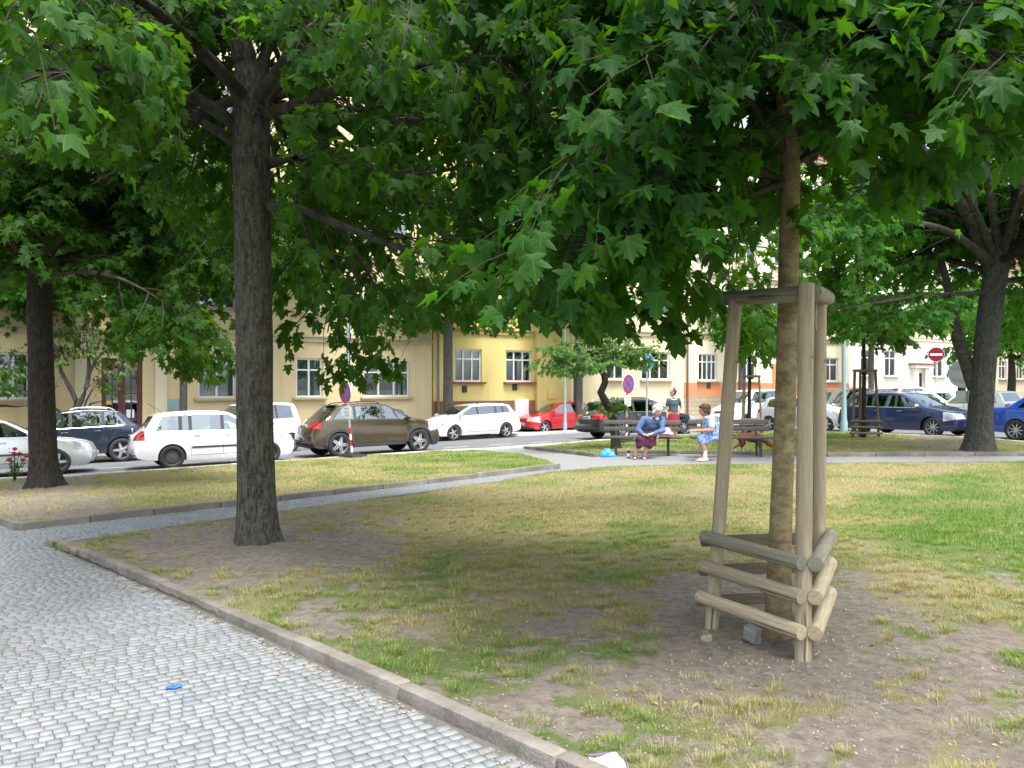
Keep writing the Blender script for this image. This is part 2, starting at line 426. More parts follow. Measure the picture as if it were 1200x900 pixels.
M['sign_white'] = pmat('sign_white', (.82, .82, .82), (.76, .76, .76), 6, .4)
M['sign_red'] = pmat('sign_red', (.52, .018, .035), (.45, .015, .03), 6, .4)
M['sign_blue'] = pmat('sign_blue', (.06, .17, .62), (.05, .15, .55), 6, .4)
M['sign_cyan'] = pmat('sign_cyan', (.03, .30, .72), (.03, .27, .66), 6, .4)
M['sign_dred'] = pmat('sign_dark_red', (.24, .006, .02), (.2, .005, .018), 6, .45)
M['sign_back'] = pmat('sign_back', (.52, .56, .58), (.45, .49, .51), 6, .5, metal=.2)
def carpaint(name, c, metal=.35, rough=.28):
    t = NT(name); v = t.coord('Object'); n = t.noise(v, 6, 5)
    col = t.mix(t.ramp(n, [(.3, 0.0), (.8, .25)]), c, tuple(x * .8 + .01 for x in c))
    z = t.node('ShaderNodeSeparateXYZ'); t.l(v, z.inputs[0])
    d = t.math('MULTIPLY', t.ramp(z.outputs['Z'], [(.2, .45), (.55, 0.0)]), t.noise(v, 9, 4))     # road dirt on the sills
    col = t.mix(d, col, (.17, .15, .125))
    return t.set(col, rough, None, metal, .8, .5)
CP = {'silver': carpaint('paint_silver', (.58, .60, .60), .55), 'navy': carpaint('paint_navy', (.018, .03, .055), .4), 'white': carpaint('paint_white', (.80, .81, .81), 0, .3),
      'brown': carpaint('paint_brown', (.085, .066, .038), .5, .2), 'red': carpaint('paint_red', (.55, .012, .022), .1), 'black': carpaint('paint_black', (.022, .026, .033), .4),
      'blue': carpaint('paint_blue', (.010, .024, .105), .3), 'bright_blue': carpaint('paint_bright_blue', (.02, .085, .48), .35), 'maroon': carpaint('paint_maroon', (.16, .02, .03), .3),
      'olive': carpaint('paint_olive', (.075, .065, .045), .5), 'pale': carpaint('paint_pale', (.62, .68, .71), .4), 'dkblue': carpaint('paint_dkblue', (.03, .06, .13), .4)}
def glassmat(name, tint, base=.2, rough=.02):
    t = NT(name)
    gl = t.node('ShaderNodeBsdfGlossy'); gl.inputs['Roughness'].default_value = rough; gl.inputs['Color'].default_value = (.82, .93, 1, 1)
    tr = t.node('ShaderNodeBsdfTransparent'); tr.inputs['Color'].default_value = (tint[0], tint[1], tint[2], 1)
    fr = t.node('ShaderNodeFresnel'); fr.inputs['IOR'].default_value = 1.5
    f = t.math('MINIMUM', t.math('ADD', t.math('MULTIPLY', fr.outputs[0], 1.2), base), 1.0)
    mx = t.node('ShaderNodeMixShader'); t.l(f, mx.inputs[0]); t.l(tr.outputs[0], mx.inputs[1]); t.l(gl.outputs[0], mx.inputs[2])
    t.l(mx.outputs[0], t.out.inputs['Surface']); return t.m
M['car_glass'] = glassmat('car_glass', (.55, .66, .66)); M['dark_glass'] = glassmat('dark_glass', (.10, .12, .13)); M['blue_glass'] = glassmat('blue_glass', (.08, .26, .5))
M['window_glass'] = glassmat('window_glass', (.78, .84, .86), .12)
M['interior'] = pmat('car_interior', (.035, .035, .038), (.05, .05, .052), 6, .85)
M['lamp_red'] = pmat('tail_lamp', (.42, .01, .02), (.3, .008, .015), 20, .15, coat=1)
M['lamp_clear'] = pmat('head_lamp', (.72, .75, .78), (.35, .37, .4), 14, .12, metal=.4, coat=1)
M['plate'] = pmat('number_plate', (.74, .75, .76), (.66, .67, .7), 14, .5)
M['ink'] = pmat('dark_ink', (.03, .03, .035), (.045, .045, .05), 8, .6)
M['curtain'] = pmat('net_curtain', (.62, .64, .66), (.42, .45, .5), 5, .9, stretch=(9, 9, .4))
M['curtain_green'] = pmat('green_curtain', (.10, .16, .14), (.18, .25, .22), 5, .9, stretch=(9, 9, .4))
M['curtain_blue'] = pmat('blue_curtain', (.10, .14, .24), (.22, .28, .38), 5, .9, stretch=(9, 9, .5))
M['frame_white'] = pmat('window_white', (.74, .75, .75), (.66, .67, .67), 4, .5)
M['door_wood'] = pmat('door_wood', (.13, .038, .03), (.09, .028, .022), 6, .55, stretch=(8, 8, .6))
M['room'] = pmat('room_dark', (.05, .045, .04), (.07, .06, .05), 2, .9)
def render_mat(name, c, c2, dirt=.35):
    t = NT(name); v = t.coord('Object'); n = t.noise(v, .7, 6, .65); z = t.noise(t.coord('Object', (2.5, 2.5, .18)), 1.2, 5)
    col = t.mix(t.ramp(n, [(.35, 0.0), (.7, 1.0)]), c, c2)
    col = t.mix(t.math('MULTIPLY', t.ramp(z, [(.5, 0.0), (.75, 1.0)]), dirt), col, tuple(x * .68 for x in c2))
    return t.set(col, .93, t.bump(t.noise(v, 45, 3), .25, .006), spec=.2)
M['ochre'] = render_mat('render_ochre', (.68, .56, .335), (.62, .51, .30)); M['ochre2'] = render_mat('trim_ochre', (.50, .42, .28), (.43, .37, .25))
M['yellow'] = render_mat('render_yellow', (.70, .585, .235), (.65, .535, .205)); M['yellow_trim'] = render_mat('trim_yellow', (.52, .43, .19), (.45, .37, .17))
M['cream'] = render_mat('render_cream', (.72, .65, .42), (.67, .60, .38), .2); M['cream2'] = render_mat('render_cream_pale', (.73, .67, .48), (.68, .62, .44), .2)
M['salmon'] = render_mat('render_salmon', (.64, .255, .125), (.58, .225, .11)); M['ivory'] = render_mat('render_ivory', (.77, .74, .63), (.72, .69, .58), .2)
M['tan_trim'] = render_mat('trim_tan', (.42, .35, .24), (.36, .30, .2)); M['sill_red'] = render_mat('sill_red', (.27, .10, .085), (.22, .08, .07))
M['roof_tile'] = pmat('roof_tile', (.22, .07, .045), (.15, .05, .035), 3, .85, .6, 20)
M['copper'] = pmat('downpipe_brown', (.16, .065, .05), (.2, .09, .07), 4, .6); M['zinc'] = pmat('downpipe_zinc', (.22, .225, .23), (.17, .175, .18), 3, .55, metal=.4)
def brickmat(name, a, b, mortar, bw, rh, ms):
    t = NT(name); v = t.coord('Object', (1, 1, 1)); m = t.node('ShaderNodeMapping'); m.inputs['Rotation'].default_value = (R(90), 0, 0); t.l(v, m.inputs['Vector'])
    k = t.node('ShaderNodeTexBrick'); k.inputs['Scale'].default_value = 1; k.inputs['Brick Width'].default_value = bw; k.inputs['Row Height'].default_value = rh; k.inputs['Mortar Size'].default_value = ms
    for q, c in (('Color1', a), ('Color2', b), ('Mortar', mortar)): k.inputs[q].default_value = (c[0], c[1], c[2], 1)
    t.l(m.outputs[0], k.inputs['Vector'])
    col = t.mix(t.ramp(t.noise(v, 2, 4), [(.3, 0.0), (.8, .4)]), k.outputs['Color'], tuple(x * .6 for x in a))
    return t.set(col, .85, t.bump(k.outputs['Fac'], -.4, .01), spec=.3)
M['brick'] = brickmat('brick_tile', (.30, .115, .06), (.22, .075, .045), (.2, .16, .12), .28, .1, .012)
M['stone_wall'] = brickmat('rubble_stone', (.36, .30, .20), (.44, .37, .26), (.26, .22, .16), .5, .24, .02)
M['skin'] = pmat('skin', (.56, .335, .255), (.50, .28, .205), 6, .55); M['skin_tan'] = pmat('skin_tan', (.46, .235, .16), (.40, .2, .13), 6, .55)
M['hair_white'] = pmat('hair_white', (.78, .77, .74), (.6, .59, .57), 30, .7, .6, 60); M['hair_auburn'] = pmat('hair_auburn', (.10, .032, .028), (.06, .022, .02), 30, .5, .6, 60)
M['hair_brown'] = pmat('hair_brown', (.11, .055, .03), (.07, .035, .02), 30, .55, .6, 60)
M['denim'] = pmat('denim_jacket', (.10, .165, .31), (.07, .12, .24), 9, .9, .4, 120); M['skirt'] = pmat('purple_skirt', (.10, .018, .058), (.065, .012, .04), 6, .9, .3, 60)
M['tee'] = pmat('grey_tee', (.085, .125, .155), (.07, .1, .13), 7, .9); M['red_skirt'] = pmat('red_skirt', (.45, .03, .06), (.22, .02, .05), 28, .9)
M['pink'] = pmat('pink_cloth', (.70, .42, .42), (.58, .32, .33), 7, .9, .4, 40)
def floral():
    t = NT('floral_dress'); v = t.coord('Object')
    vo = t.node('ShaderNodeTexVoronoi'); vo.inputs['Scale'].default_value = 15; t.l(v, vo.inputs['Vector'])
    col = t.ramp(t.noise(v, 13, 3), [(.38, (.03, .12, .55)), (.47, (.16, .40, .80)), (.56, (.5, .66, .86)), (.64, (.38, .08, .48))])
    col = t.mix(t.ramp(vo.outputs['Distance'], [(.18, .9), (.28, 0.0)]), col, (.42, .09, .42))
    return t.set(col, .9)
M['floral'] = floral(); M['collar'] = pmat('pale_blue', (.55, .68, .80), (.48, .60, .72), 8, .9)
M['sock'] = pmat('white_sock', (.82, .81, .79), (.74, .73, .71), 20, .95); M['shoe_white'] = pmat('cream_shoe', (.72, .68, .58), (.62, .58, .48), 10, .7)
M['sandal'] = pmat('sandal', (.075, .03, .03), (.12, .06, .05), 10, .7); M['sole'] = pmat('sandal_sole', (.36, .25, .2), (.3, .2, .16), 10, .8)
def dogmat():
    t = NT('dog_fur'); v = t.coord('Object'); z = t.node('ShaderNodeSeparateXYZ'); t.l(v, z.inputs[0])
    n = t.noise(v, 30, 4)
    col = t.mix(t.ramp(n, [(.3, 0.0), (.7, 1.0)]), (.21, .065, .022), (.13, .04, .016))
    w = t.ramp(t.math('ADD', z.outputs['Z'], t.math('MULTIPLY', n, .06)), [(.10, 1.0), (.155, 0.0)])
    return t.set(t.mix(w, col, (.7, .66, .6)), .85, t.bump(n, .5, .01))
M['dog'] = dogmat()
def bagmat():
    t = NT('blue_plastic'); v = t.coord('Object'); n = t.noise(v, 9, 5)
    return t.set(t.mix(n, (.02, .30, .72), (.05, .42, .82)), .28, t.bump(n, .8, .03), spec=.6)
M['bag'] = bagmat()
M['bottle'] = pmat('brown_glass', (.05, .018, .01), (.035, .012, .008), 6, .12, coat=.6); M['label'] = pmat('paper_label', (.75, .72, .65), (.66, .62, .55), 20, .8)
M['paper'] = pmat('white_paper', (.82, .82, .84), (.74, .74, .77), 5, .85); M['purple'] = pmat('purple_edge', (.22, .12, .42), (.2, .1, .38), 5, .7)
M['blue_litter'] = pmat('blue_litter', (.02, .16, .72), (.02, .12, .6), 8, .4)
M['stone'] = pmat('stone', (.36, .35, .33), (.26, .25, .235), 14, .85, .6, 60, objrand=.4)
M['dead_leaf'] = pmat('dead_leaf', (.30, .235, .135), (.19, .14, .08), 12, .8, objrand=.8)
M['rose'] = pmat('rose_petal', (.48, .03, .10), (.34, .02, .06), 20, .6); M['rose_leaf'] = leafmat('rose_leaf', (.04, .1, .025), (.07, .14, .03), (.15, .28, .04))
M['crumb'] = pmat('soil_crumb', (.20, .165, .13), (.34, .30, .25), 3.0, .9)
# ------------------------------------------------------------------ the setting: ground, road, lawns, paths
from mathutils.geometry import delaunay_2d_cdt
def inside(poly, X, Y):
    c = np.zeros(len(X), bool); n = len(poly); j = n - 1
    for i in range(n):
        xi, yi = poly[i]; xj, yj = poly[j]
        with np.errstate(divide='ignore', invalid='ignore'):
            m = ((yi > Y) != (yj > Y)) & (X < (xj - xi) * (Y - yi) / (yj - yi + 1e-12) + xi)
        c ^= m; j = i
    return c
def densify(poly, step, closed=True):
    out = []; n = len(poly)
    for i in range(n if closed else n - 1):
        a, b = np.array(poly[i]), np.array(poly[(i + 1) % n]); k = max(1, int(np.linalg.norm(b - a) / step))
        for q in range(k): out.append(tuple(a + (b - a) * q / k))
    if not closed: out.append(tuple(poly[-1]))
    return out
def sheet(name, poly, cell, off, mat, noise=None, attrs=None, step=None):
    b = densify(poly, step or cell); A = np.array(b)
    x0, y0 = A.min(0); x1, y1 = A.max(0)
    gx, gy = np.meshgrid(np.arange(x0 + cell / 2, x1, cell), np.arange(y0 + cell / 2, y1, cell)); X, Y = gx.ravel(), gy.ravel()
    X = X + NPR.uniform(-.2, .2, len(X)) * cell; Y = Y + NPR.uniform(-.2, .2, len(Y)) * cell
    k = inside(poly, X, Y)
    for dx, dy in ((cell * .4, 0), (-cell * .4, 0), (0, cell * .4), (0, -cell * .4)): k &= inside(poly, X + dx, Y + dy)
    X, Y = X[k], Y[k]
    pts = [Vector(p) for p in b] + [Vector(p) for p in zip(X, Y)]
    r = delaunay_2d_cdt(pts, [(i, (i + 1) % len(b)) for i in range(len(b))], [], 1, 1e-5)
    V = np.array([tuple(v) for v in r[0]]); Fc = np.array([f for f in r[2] if len(f) == 3])
    tri = V[Fc]; ar = (tri[:, 1, 0] - tri[:, 0, 0]) * (tri[:, 2, 1] - tri[:, 0, 1]) - (tri[:, 2, 0] - tri[:, 0, 0]) * (tri[:, 1, 1] - tri[:, 0, 1])
    Fc[ar < 0] = Fc[ar < 0][:, ::-1]
    Z = T(V[:, 0], V[:, 1]) + off
    if noise is not None: Z = Z + noise(V[:, 0], V[:, 1])
    me = mesh_np(name, np.column_stack((V, Z)), Fc, mat, True)
    for an, fn in (attrs or {}).items():
        a = me.attributes.new(an, 'FLOAT', 'POINT'); a.data.foreach_set('value', np.ascontiguousarray(fn(V[:, 0], V[:, 1]), np.float32))
    return tag(link(name, me), kind='structure')
xy = lambda v: (v[0], v[1])
# main lawn
K1a, K1b = np.array(xy(P(640, 895))), np.array(xy(P(60, 637)))
k1 = (K1b - K1a) / np.linalg.norm(K1b - K1a)
ML_far = [xy(P(*q, .045)) for q in ((60, 637), (330, 598), (500, 576), (590, 562), (640, 554), (700, 547.5), (770, 545), (860, 543.5), (1000, 542), (1200, 540))] + [(15, 16.2)]
K1s = tuple(K1a - k1 * 3.2)
ML = [K1s] + ML_far + [(15, K1s[1])]
# left lawn
LLc = np.array(xy(P(22, 623)))
LL_left = tuple(LLc + np.array((-.69, .72)) * 10.2)
LL_path = [xy(P(*q)) for q in ((22, 623), (180, 604.5), (327, 588), (500, 568), (655, 549))]
LL_road = [xy(P(*q)) for q in ((640, 541), (605, 533), (560, 529.5), (520, 529.5), (400, 537.5), (274, 546), (150, 555), (84, 559.5))]
LL = [tuple(LLc)] + LL_path[1:] + LL_road + [LL_left]
# back lawn
BL_path = [xy(P(*q)) for q in ((615, 526), (660, 531), (697, 535.5), (735, 531.5), (800, 532), (969, 535), (1200, 534.5))] + [(15, 17.2)]
BL_road = [(15, 18.0)] + [xy(P(*q)) for q in ((1200, 519), (1130, 513.5), (1070, 511), (1000, 508), (940, 506), (880, 506.5), (795, 511), (715, 516.5), (660, 521))]
BL = BL_path + BL_road
NK = [(-34.0, 6.4)] + [LL_left] + LL_road[::-1][:-3] + [xy(P(585, 526.5)), xy(P(625, 523))] + BL_road[::-1] + [(16.4, 15.2), (22, 5.5)]
park = [(-34, 0)] + NK + [(22, 0)]
FX = lambda s, n: tuple(s * U2 + n * N2)
tag(link('ground', None), kind='structure') if False else None
gx = [(-400, -200), (400, -200), (400, 500), (-400, 500)]
sheet('ground', gx, 25, -.35, M['ground'])
sheet('road', [(-60, 3), (60, 3), (95, 40), (80, 95), (-45, 40)], 1.5, -.10, M['asphalt'])
def shiftpoly(poly, d):
    """polyline moved sideways (to its left for d > 0)"""
    A = np.array(poly); o = []
    for i in range(len(A)):
        t = A[min(i + 1, len(A) - 1)] - A[max(i - 1, 0)]; t = t / np.linalg.norm(t); o.append(tuple(A[i] + d * np.array((-t[1], t[0]))))
    return o
path_o = sheet('path', park, .5, 0.0, M['path'])
FARK = 29.0; FAC = 31.6
sheet('pavement', [FX(-70, FARK), FX(90, FARK), FX(90, FAC + .6), FX(-70, FAC + .6)], 1.2, 0.0, M['pavement'])
EB = [FX(33.2, 20.0), FX(33.2, -6), FX(80, -6), FX(80, 20.0)]
sheet('east_pavement', EB, 1.5, 0.0, M['pavement'])
# ---- how much grass and how green, read off the photograph
ANCH = np.array([(120, 640, .42, .5), (200, 652, .12, .4), (300, 655, .0, .3), (400, 642, .05, .2), (250, 690, .38, .5), (340, 692, .62, .45), (180, 690, .32, .5), (450, 690, .72, .35), (550, 655, .8, .4),
    (650, 640, .9, .45), (760, 640, .95, .45), (450, 775, .7, .8), (350, 745, .32, .6), (540, 762, .6, .55), (600, 780, .5, .6), (680, 722, .45, .3), (738, 762, .62, .75), (560, 812, .35, .8), (610, 850, .48, .8),
    (740, 872, .4, .75), (690, 800, .3, .4), (850, 705, .08, .2), (820, 780, .1, .3), (870, 858, .46, .35), (960, 860, .42, .4), (1000, 780, .02, .3), (1080, 755, .45, .5), (1130, 792, .32, .45), (1150, 700, .7, .4),
    (1050, 692, .55, .08), (1000, 650, .95, .4), (1100, 640, 1., .95), (1180, 640, 1., .9), (1050, 592, 1., .62), (700, 592, 1., .28), (500, 602, .75, .18), (400, 612, .42, .15), (900, 582, 1., .35), (1000, 560, 1., .25),
    (1180, 562, 1., .62), (600, 577, .95, .24), (780, 560, 1., .3), (100, 604, .35, .3), (40, 590, .3, .3), (200, 582, .75, .3), (300, 562, .8, .3), (450, 555, .95, .42), (600, 545, 1., .65), (560, 535, .8, .6), (670, 527, .85, .5), (780, 523, 1., .62),
    (1000, 526, .85, .3), (1100, 531, .3, .3), (880, 515, 1., .55), (950, 512, 1., .7), (900, 740, .0, .2), (950, 720, .12, .2), (1000, 850, .12, .3), (1100, 850, .3, .4), (1180, 860, .3, .5), (480, 740, .5, .5), (620, 700, .6, .4), (1180, 760, .45, .6)])
def covgreen(X, Y):
    d = np.maximum(np.asarray(Y, float), .8); px = 600 + F * np.asarray(X) / d; py = HY + F * (CZ - T(X, Y)) / d
    ws = 0; c = 0; g = 0
    for ax, ay, ac, ag in ANCH:
        q = ((px - ax) / 60) ** 2 + ((py - ay) / 24) ** 2; w = 1 / (q + .15) ** 2
        ws = ws + w; c = c + w * ac; g = g + w * ag
    return c / ws, g / ws
def cov_actual(X, Y):
    c, g = covgreen(X, Y); p = np.column_stack((X, Y, np.zeros(len(X))))
    n = .35 * fbm(p * 2.3, 3, 5) + .4 * vnoise(p * 7.5, 9) + .25 * vnoise(p * 17.0, 12)
    v = np.clip((c + (n - .5) * 1.7 - .25) / .32, 0, 1)
    g2 = np.clip(g + (fbm(p * 1.6, 2, 21) - .5) * .75, 0, 1)
    return v, g2
def lawn_noise(X, Y):
    p = np.column_stack((X, Y, np.zeros(len(X))))
    return (fbm(p * 1.3, 2, 31) - .5) * .05 + (fbm(p * 9, 2, 33) - .5) * .03
AT_L = {'cov': lambda X, Y: cov_actual(X, Y)[0], 'green': lambda X, Y: cov_actual(X, Y)[1]}
for nm, pl, ce, of in (('front_lawn', ML, .085, .035), ('left_lawn', LL, .16, .035), ('back_lawn', BL, .2, .035)):
    tag(sheet(nm, pl, ce, of, M['lawn'], lawn_noise, AT_L), kind='structure')
# ---- kerbs: single stones
def kerb(name, line, w, top, depth, mat, length=1.0, off=0.0, seed=1):
    rr = random.Random(seed); root = thing(name); tag(root, kind='structure')
    L = [np.array(p) for p in line]; root.location = GP(*L[0])
    o = np.array(root.location)
    cum = [0]
    for i in range(len(L) - 1): cum.append(cum[-1] + np.linalg.norm(L[i + 1] - L[i]))
    def at(s):
        i = max(0, min(len(L) - 2, int(np.searchsorted(cum, s, side='right')) - 1)); t = (s - cum[i]) / (cum[i + 1] - cum[i]); return L[i] + (L[i + 1] - L[i]) * t
    cutp = []
    for i in range(len(L) - 1):
        n = max(1, round((cum[i + 1] - cum[i]) / length)); cutp += [cum[i] + (cum[i + 1] - cum[i]) * k / n for k in range(n)]
    cutp.append(cum[-1]); meshes = {}
    for k in range(len(cutp) - 1):
        a, b = at(cutp[k]), at(cutp[k + 1] - 1e-6); d = b - a; ln = np.linalg.norm(d); d = d / ln; nn = np.array((-d[1], d[0]))
        key = round(ln, 2)
        if key not in meshes:
            m = MB(); m.box((0, 0, 0), (key - .01, w, depth), bevel=min(.018, w * .18)); meshes[key] = m.mesh('kerb_stone', mat)
        c = (a + b) / 2 + nn * (off + rr.uniform(-.006, .006)); za, zb = T(*a), T(*b)
        z = float(za + zb) / 2 + top - depth / 2 + rr.uniform(-.006, .006)
        q = link('kerb_stone', meshes[key], root, (c[0] - o[0], c[1] - o[1], z - o[2]))
        q.rotation_euler = (rr.uniform(-.02, .02), -math.atan2(float(zb - za), ln) + rr.uniform(-.005, .005), math.atan2(d[1], d[0]))
    return root
kerb('path_kerb', [K1s, tuple(K1b)], .09, .078, .2, M['kerb'], 1.0, .0, 3)
kerb('path_kerb', ML_far[:-1], .07, .05, .16, M['kerb'], 1.0, .0, 4)
kerb('path_kerb', LL_path, .09, .10, .22, M['kerb'], 1.0, .0, 5)
kerb('path_kerb', [LL_left, tuple(LLc)], .09, .10, .22, M['kerb'], 1.0, .0, 6)
kerb('path_kerb', BL_path[:-1], .08, .09, .2, M['kerb'], 1.0, .0, 7)
kerb('road_kerb', NK[1:], .34, .035, .24, M['granite_kerb'], 1.0, .16, 8)
kerb('road_kerb', [FX(-40, FARK), FX(60, FARK)], .28, .02, .22, M['granite_kerb'], 2.0, 0, 9)
# ---- parking bay dashes on the road
def dash(s, n, l, w):
    q = [FX(s, n), FX(s + l, n), FX(s + l, n + w), FX(s, n + w)]
    me = mesh_np('lane_mark', np.array([(x, y, float(T(x, y)) - .096) for x, y in q]), np.array([[0, 1, 2, 3]]), M['paint'])
    return tag(link('lane_mark', me), kind='structure')
p_d = P(133, 548.5, -.1); n_d = float(np.dot(N2, (p_d.x, p_d.y))); s_d = float(np.dot(U2, (p_d.x, p_d.y)))
for i in range(-4, 14): dash(s_d - .45 + i * 1.75, n_d, .9, .12)
# ---- granite setts of the near path, each one laid
def setts():
    a0 = R(33); ca, sa = math.cos(a0), math.sin(a0)
    pos = []; WH = []; r = -2.0
    while r < 21:
        rh = NPR.uniform(.050, .064); q = -11 + NPR.uniform(0, .06); ws = NPR.uniform(.048, .086, 440); x = q + np.cumsum(ws) - ws / 2
        rr = r + rh / 2 + .012 * np.sin(x * 1.7 + r * .9) + .02 * np.sin(x * .43 + r * .31); pos.append(np.column_stack((x * ca - rr * sa, x * sa + rr * ca))); WH.append(np.column_stack((ws, np.full(len(ws), rh)))); r += rh
    A = np.vstack(pos); WH = np.vstack(WH); X, Y = A[:, 0], A[:, 1]
    k = (Y > 2.0) & (np.abs(X + .05) < .70 * Y + .4) & (np.hypot(X, Y) < 15.5) & inside(park, X, Y)
    dk = (X - K1a[0]) * (-k1[1]) + (Y - K1a[1]) * k1[0]         # signed distance from the kerb line
    k &= ~inside(ML, X, Y) & ~inside(LL, X, Y) & ~inside(BL, X, Y) & ~((dk < .085) & (X < K1a[0] + 2.5) & (X > K1b[0]) & (dk > -.3))
    A = A[k]; WH = WH[k]; n = len(A); X, Y = A[:, 0], A[:, 1]
    hw = WH[:, 0] / 2 - NPR.uniform(.0004, .0017, n); hd = WH[:, 1] / 2 - NPR.uniform(.0006, .0019, n); rot = a0 + NPR.normal(0, .03, n)
    base = np.array([(-1, -1), (1, -1), (1, 1), (-1, 1)], float)
    top = .0155 + np.clip(NPR.normal(0, .0009, n), -.0016, .002); tl = NPR.normal(0, .008, (n, 2))
    jit = NPR.uniform(.93, 1.02, (n, 4, 2))
    b = base[None] * np.stack((hw, hd), 1)[:, None] * jit
    t = b * .97
    c, s = np.cos(rot)[:, None], np.sin(rot)[:, None]
    def ro(q): return np.stack((q[..., 0] * c - q[..., 1] * s, q[..., 0] * s + q[..., 1] * c), -1)
    b2, m2, t2 = ro(b), ro(b * .985), ro(t)
    tz = tl[:, None, 0] * t2[..., 0] + tl[:, None, 1] * t2[..., 1]
    V = np.zeros((n, 12, 3)); V[:, :4, :2] = b2; V[:, 4:8, :2] = m2; V[:, 8:, :2] = t2
    V[:, :4, 2] = -.012; V[:, 4:8, 2] = (top - .002)[:, None] + tz; V[:, 8:, 2] = top[:, None] + tz
    Fq = np.array([[0, 1, 5, 4], [1, 2, 6, 5], [2, 3, 7, 6], [3, 0, 4, 7], [4, 5, 9, 8], [5, 6, 10, 9], [6, 7, 11, 10], [7, 4, 8, 11], [8, 9, 10, 11]])
    Z = T(X, Y)
    px = 600 + F * X / Y; py = HY + F * CZ / Y
    vis = (px > 4) & (px < 1196) & (py < 897)
    order = np.argsort(np.where(vis, np.hypot(X, Y), 1e9))[:300]
    for i in order:
        me = mesh_np('sett', V[i], Fq, M['sett']); link('sett', me, path_o, (X[i], Y[i], Z[i]))
    rest = np.setdiff1d(np.arange(n), order)
    VV = (V[rest] + np.column_stack((X, Y, Z))[rest][:, None]).reshape(-1, 3)
    FF = (Fq[None] + (np.arange(len(rest)) * 12)[:, None, None]).reshape(-1, 4)
    o = link('setts', mesh_np('setts', VV, FF, M['sett']), path_o); tag(o, kind='stuff')
    # sand and grit the setts are bedded in
    q = [tuple(K1s), tuple(K1b + k1 * .3), (-6.4, 9.3), (-8.2, 10), (-7.5, 2.0), (-.8, 1.2)]
    g = sheet('joint_bed', q, .4, .0118, M['grit']); g.parent = path_o; del g['kind']
setts()
# ---- grass blades
def grass(name, poly, n, hmin, hmax, wid, parts=3, dmin=0, dmax=99, clump=False, label=None):
    A = np.array(poly); x0, y0 = A.min(0); x1, y1 = A.max(0)
    X = NPR.uniform(x0, x1, n * 3); Y = NPR.uniform(y0, y1, n * 3)
    if clump:
        m = n // 22; cx = np.repeat(NPR.uniform(x0, x1, m * 3), 22); cy = np.repeat(NPR.uniform(y0, y1, m * 3), 22)
        X = cx + NPR.normal(0, .022, len(cx)); Y = cy + NPR.normal(0, .022, len(cy))
    d = np.hypot(X, Y); k = inside(poly, X, Y) & (d > dmin) & (d < dmax) & (np.abs(X) < .70 * Y + .5)
    X, Y = X[k], Y[k]; v, g = cov_actual(X, Y)
    k = NPR.uniform(0, 1, len(X)) < v * v; X, Y, g, v = X[k], Y[k], g[k], v[k]
    X, Y, g, v = X[:n], Y[:n], g[:n], v[:n]; n = len(X)
    Z = T(X, Y) + .035 + lawn_noise(X, Y) - .004
    h = NPR.uniform(hmin, hmax, n) * (.55 + .65 * g) * (.5 + .5 * v); w = NPR.uniform(.6, 1.3, n) * wid
    a = NPR.uniform(0, 2 * np.pi, n); lean = NPR.uniform(.25, 1.1, n) * h * np.where(g < .4, 1.5, 1.0)
    dx, dy = np.cos(a), np.sin(a); wx, wy = -dy * w, dx * w
    b = np.column_stack((X, Y, Z)); W = np.column_stack((wx, wy, np.zeros(n))); D = np.column_stack((dx, dy, np.zeros(n)))
    up = np.array((0, 0, 1.0))
    if parts == 3:
        md = b + D * (lean * .3)[:, None] + up * (h * .6)[:, None]; tp = b + D * lean[:, None] + up * h[:, None] * .95
        V = np.stack((b - W, b + W, md - W * .7, md + W * .7, tp), 1); Fl = np.array([[0, 1, 3], [0, 3, 2], [2, 3, 4]]); m = 5
    else:
        tp = b + D * lean[:, None] + up * h[:, None]; V = np.stack((b - W, b + W, tp), 1); Fl = np.array([[0, 1, 2]]); m = 3
    FF = (Fl[None] + (np.arange(n) * m)[:, None, None]).reshape(-1, 3)
    me = mesh_np(name, V.reshape(-1, 3), FF, M['grass'])
    at = me.attributes.new('green', 'FLOAT', 'POINT'); at.data.foreach_set('value', np.repeat(g, m).astype(np.float32))
    return tag(link(name, me), label, 'grass', kind='stuff')
NEARP = [p for p in ML]
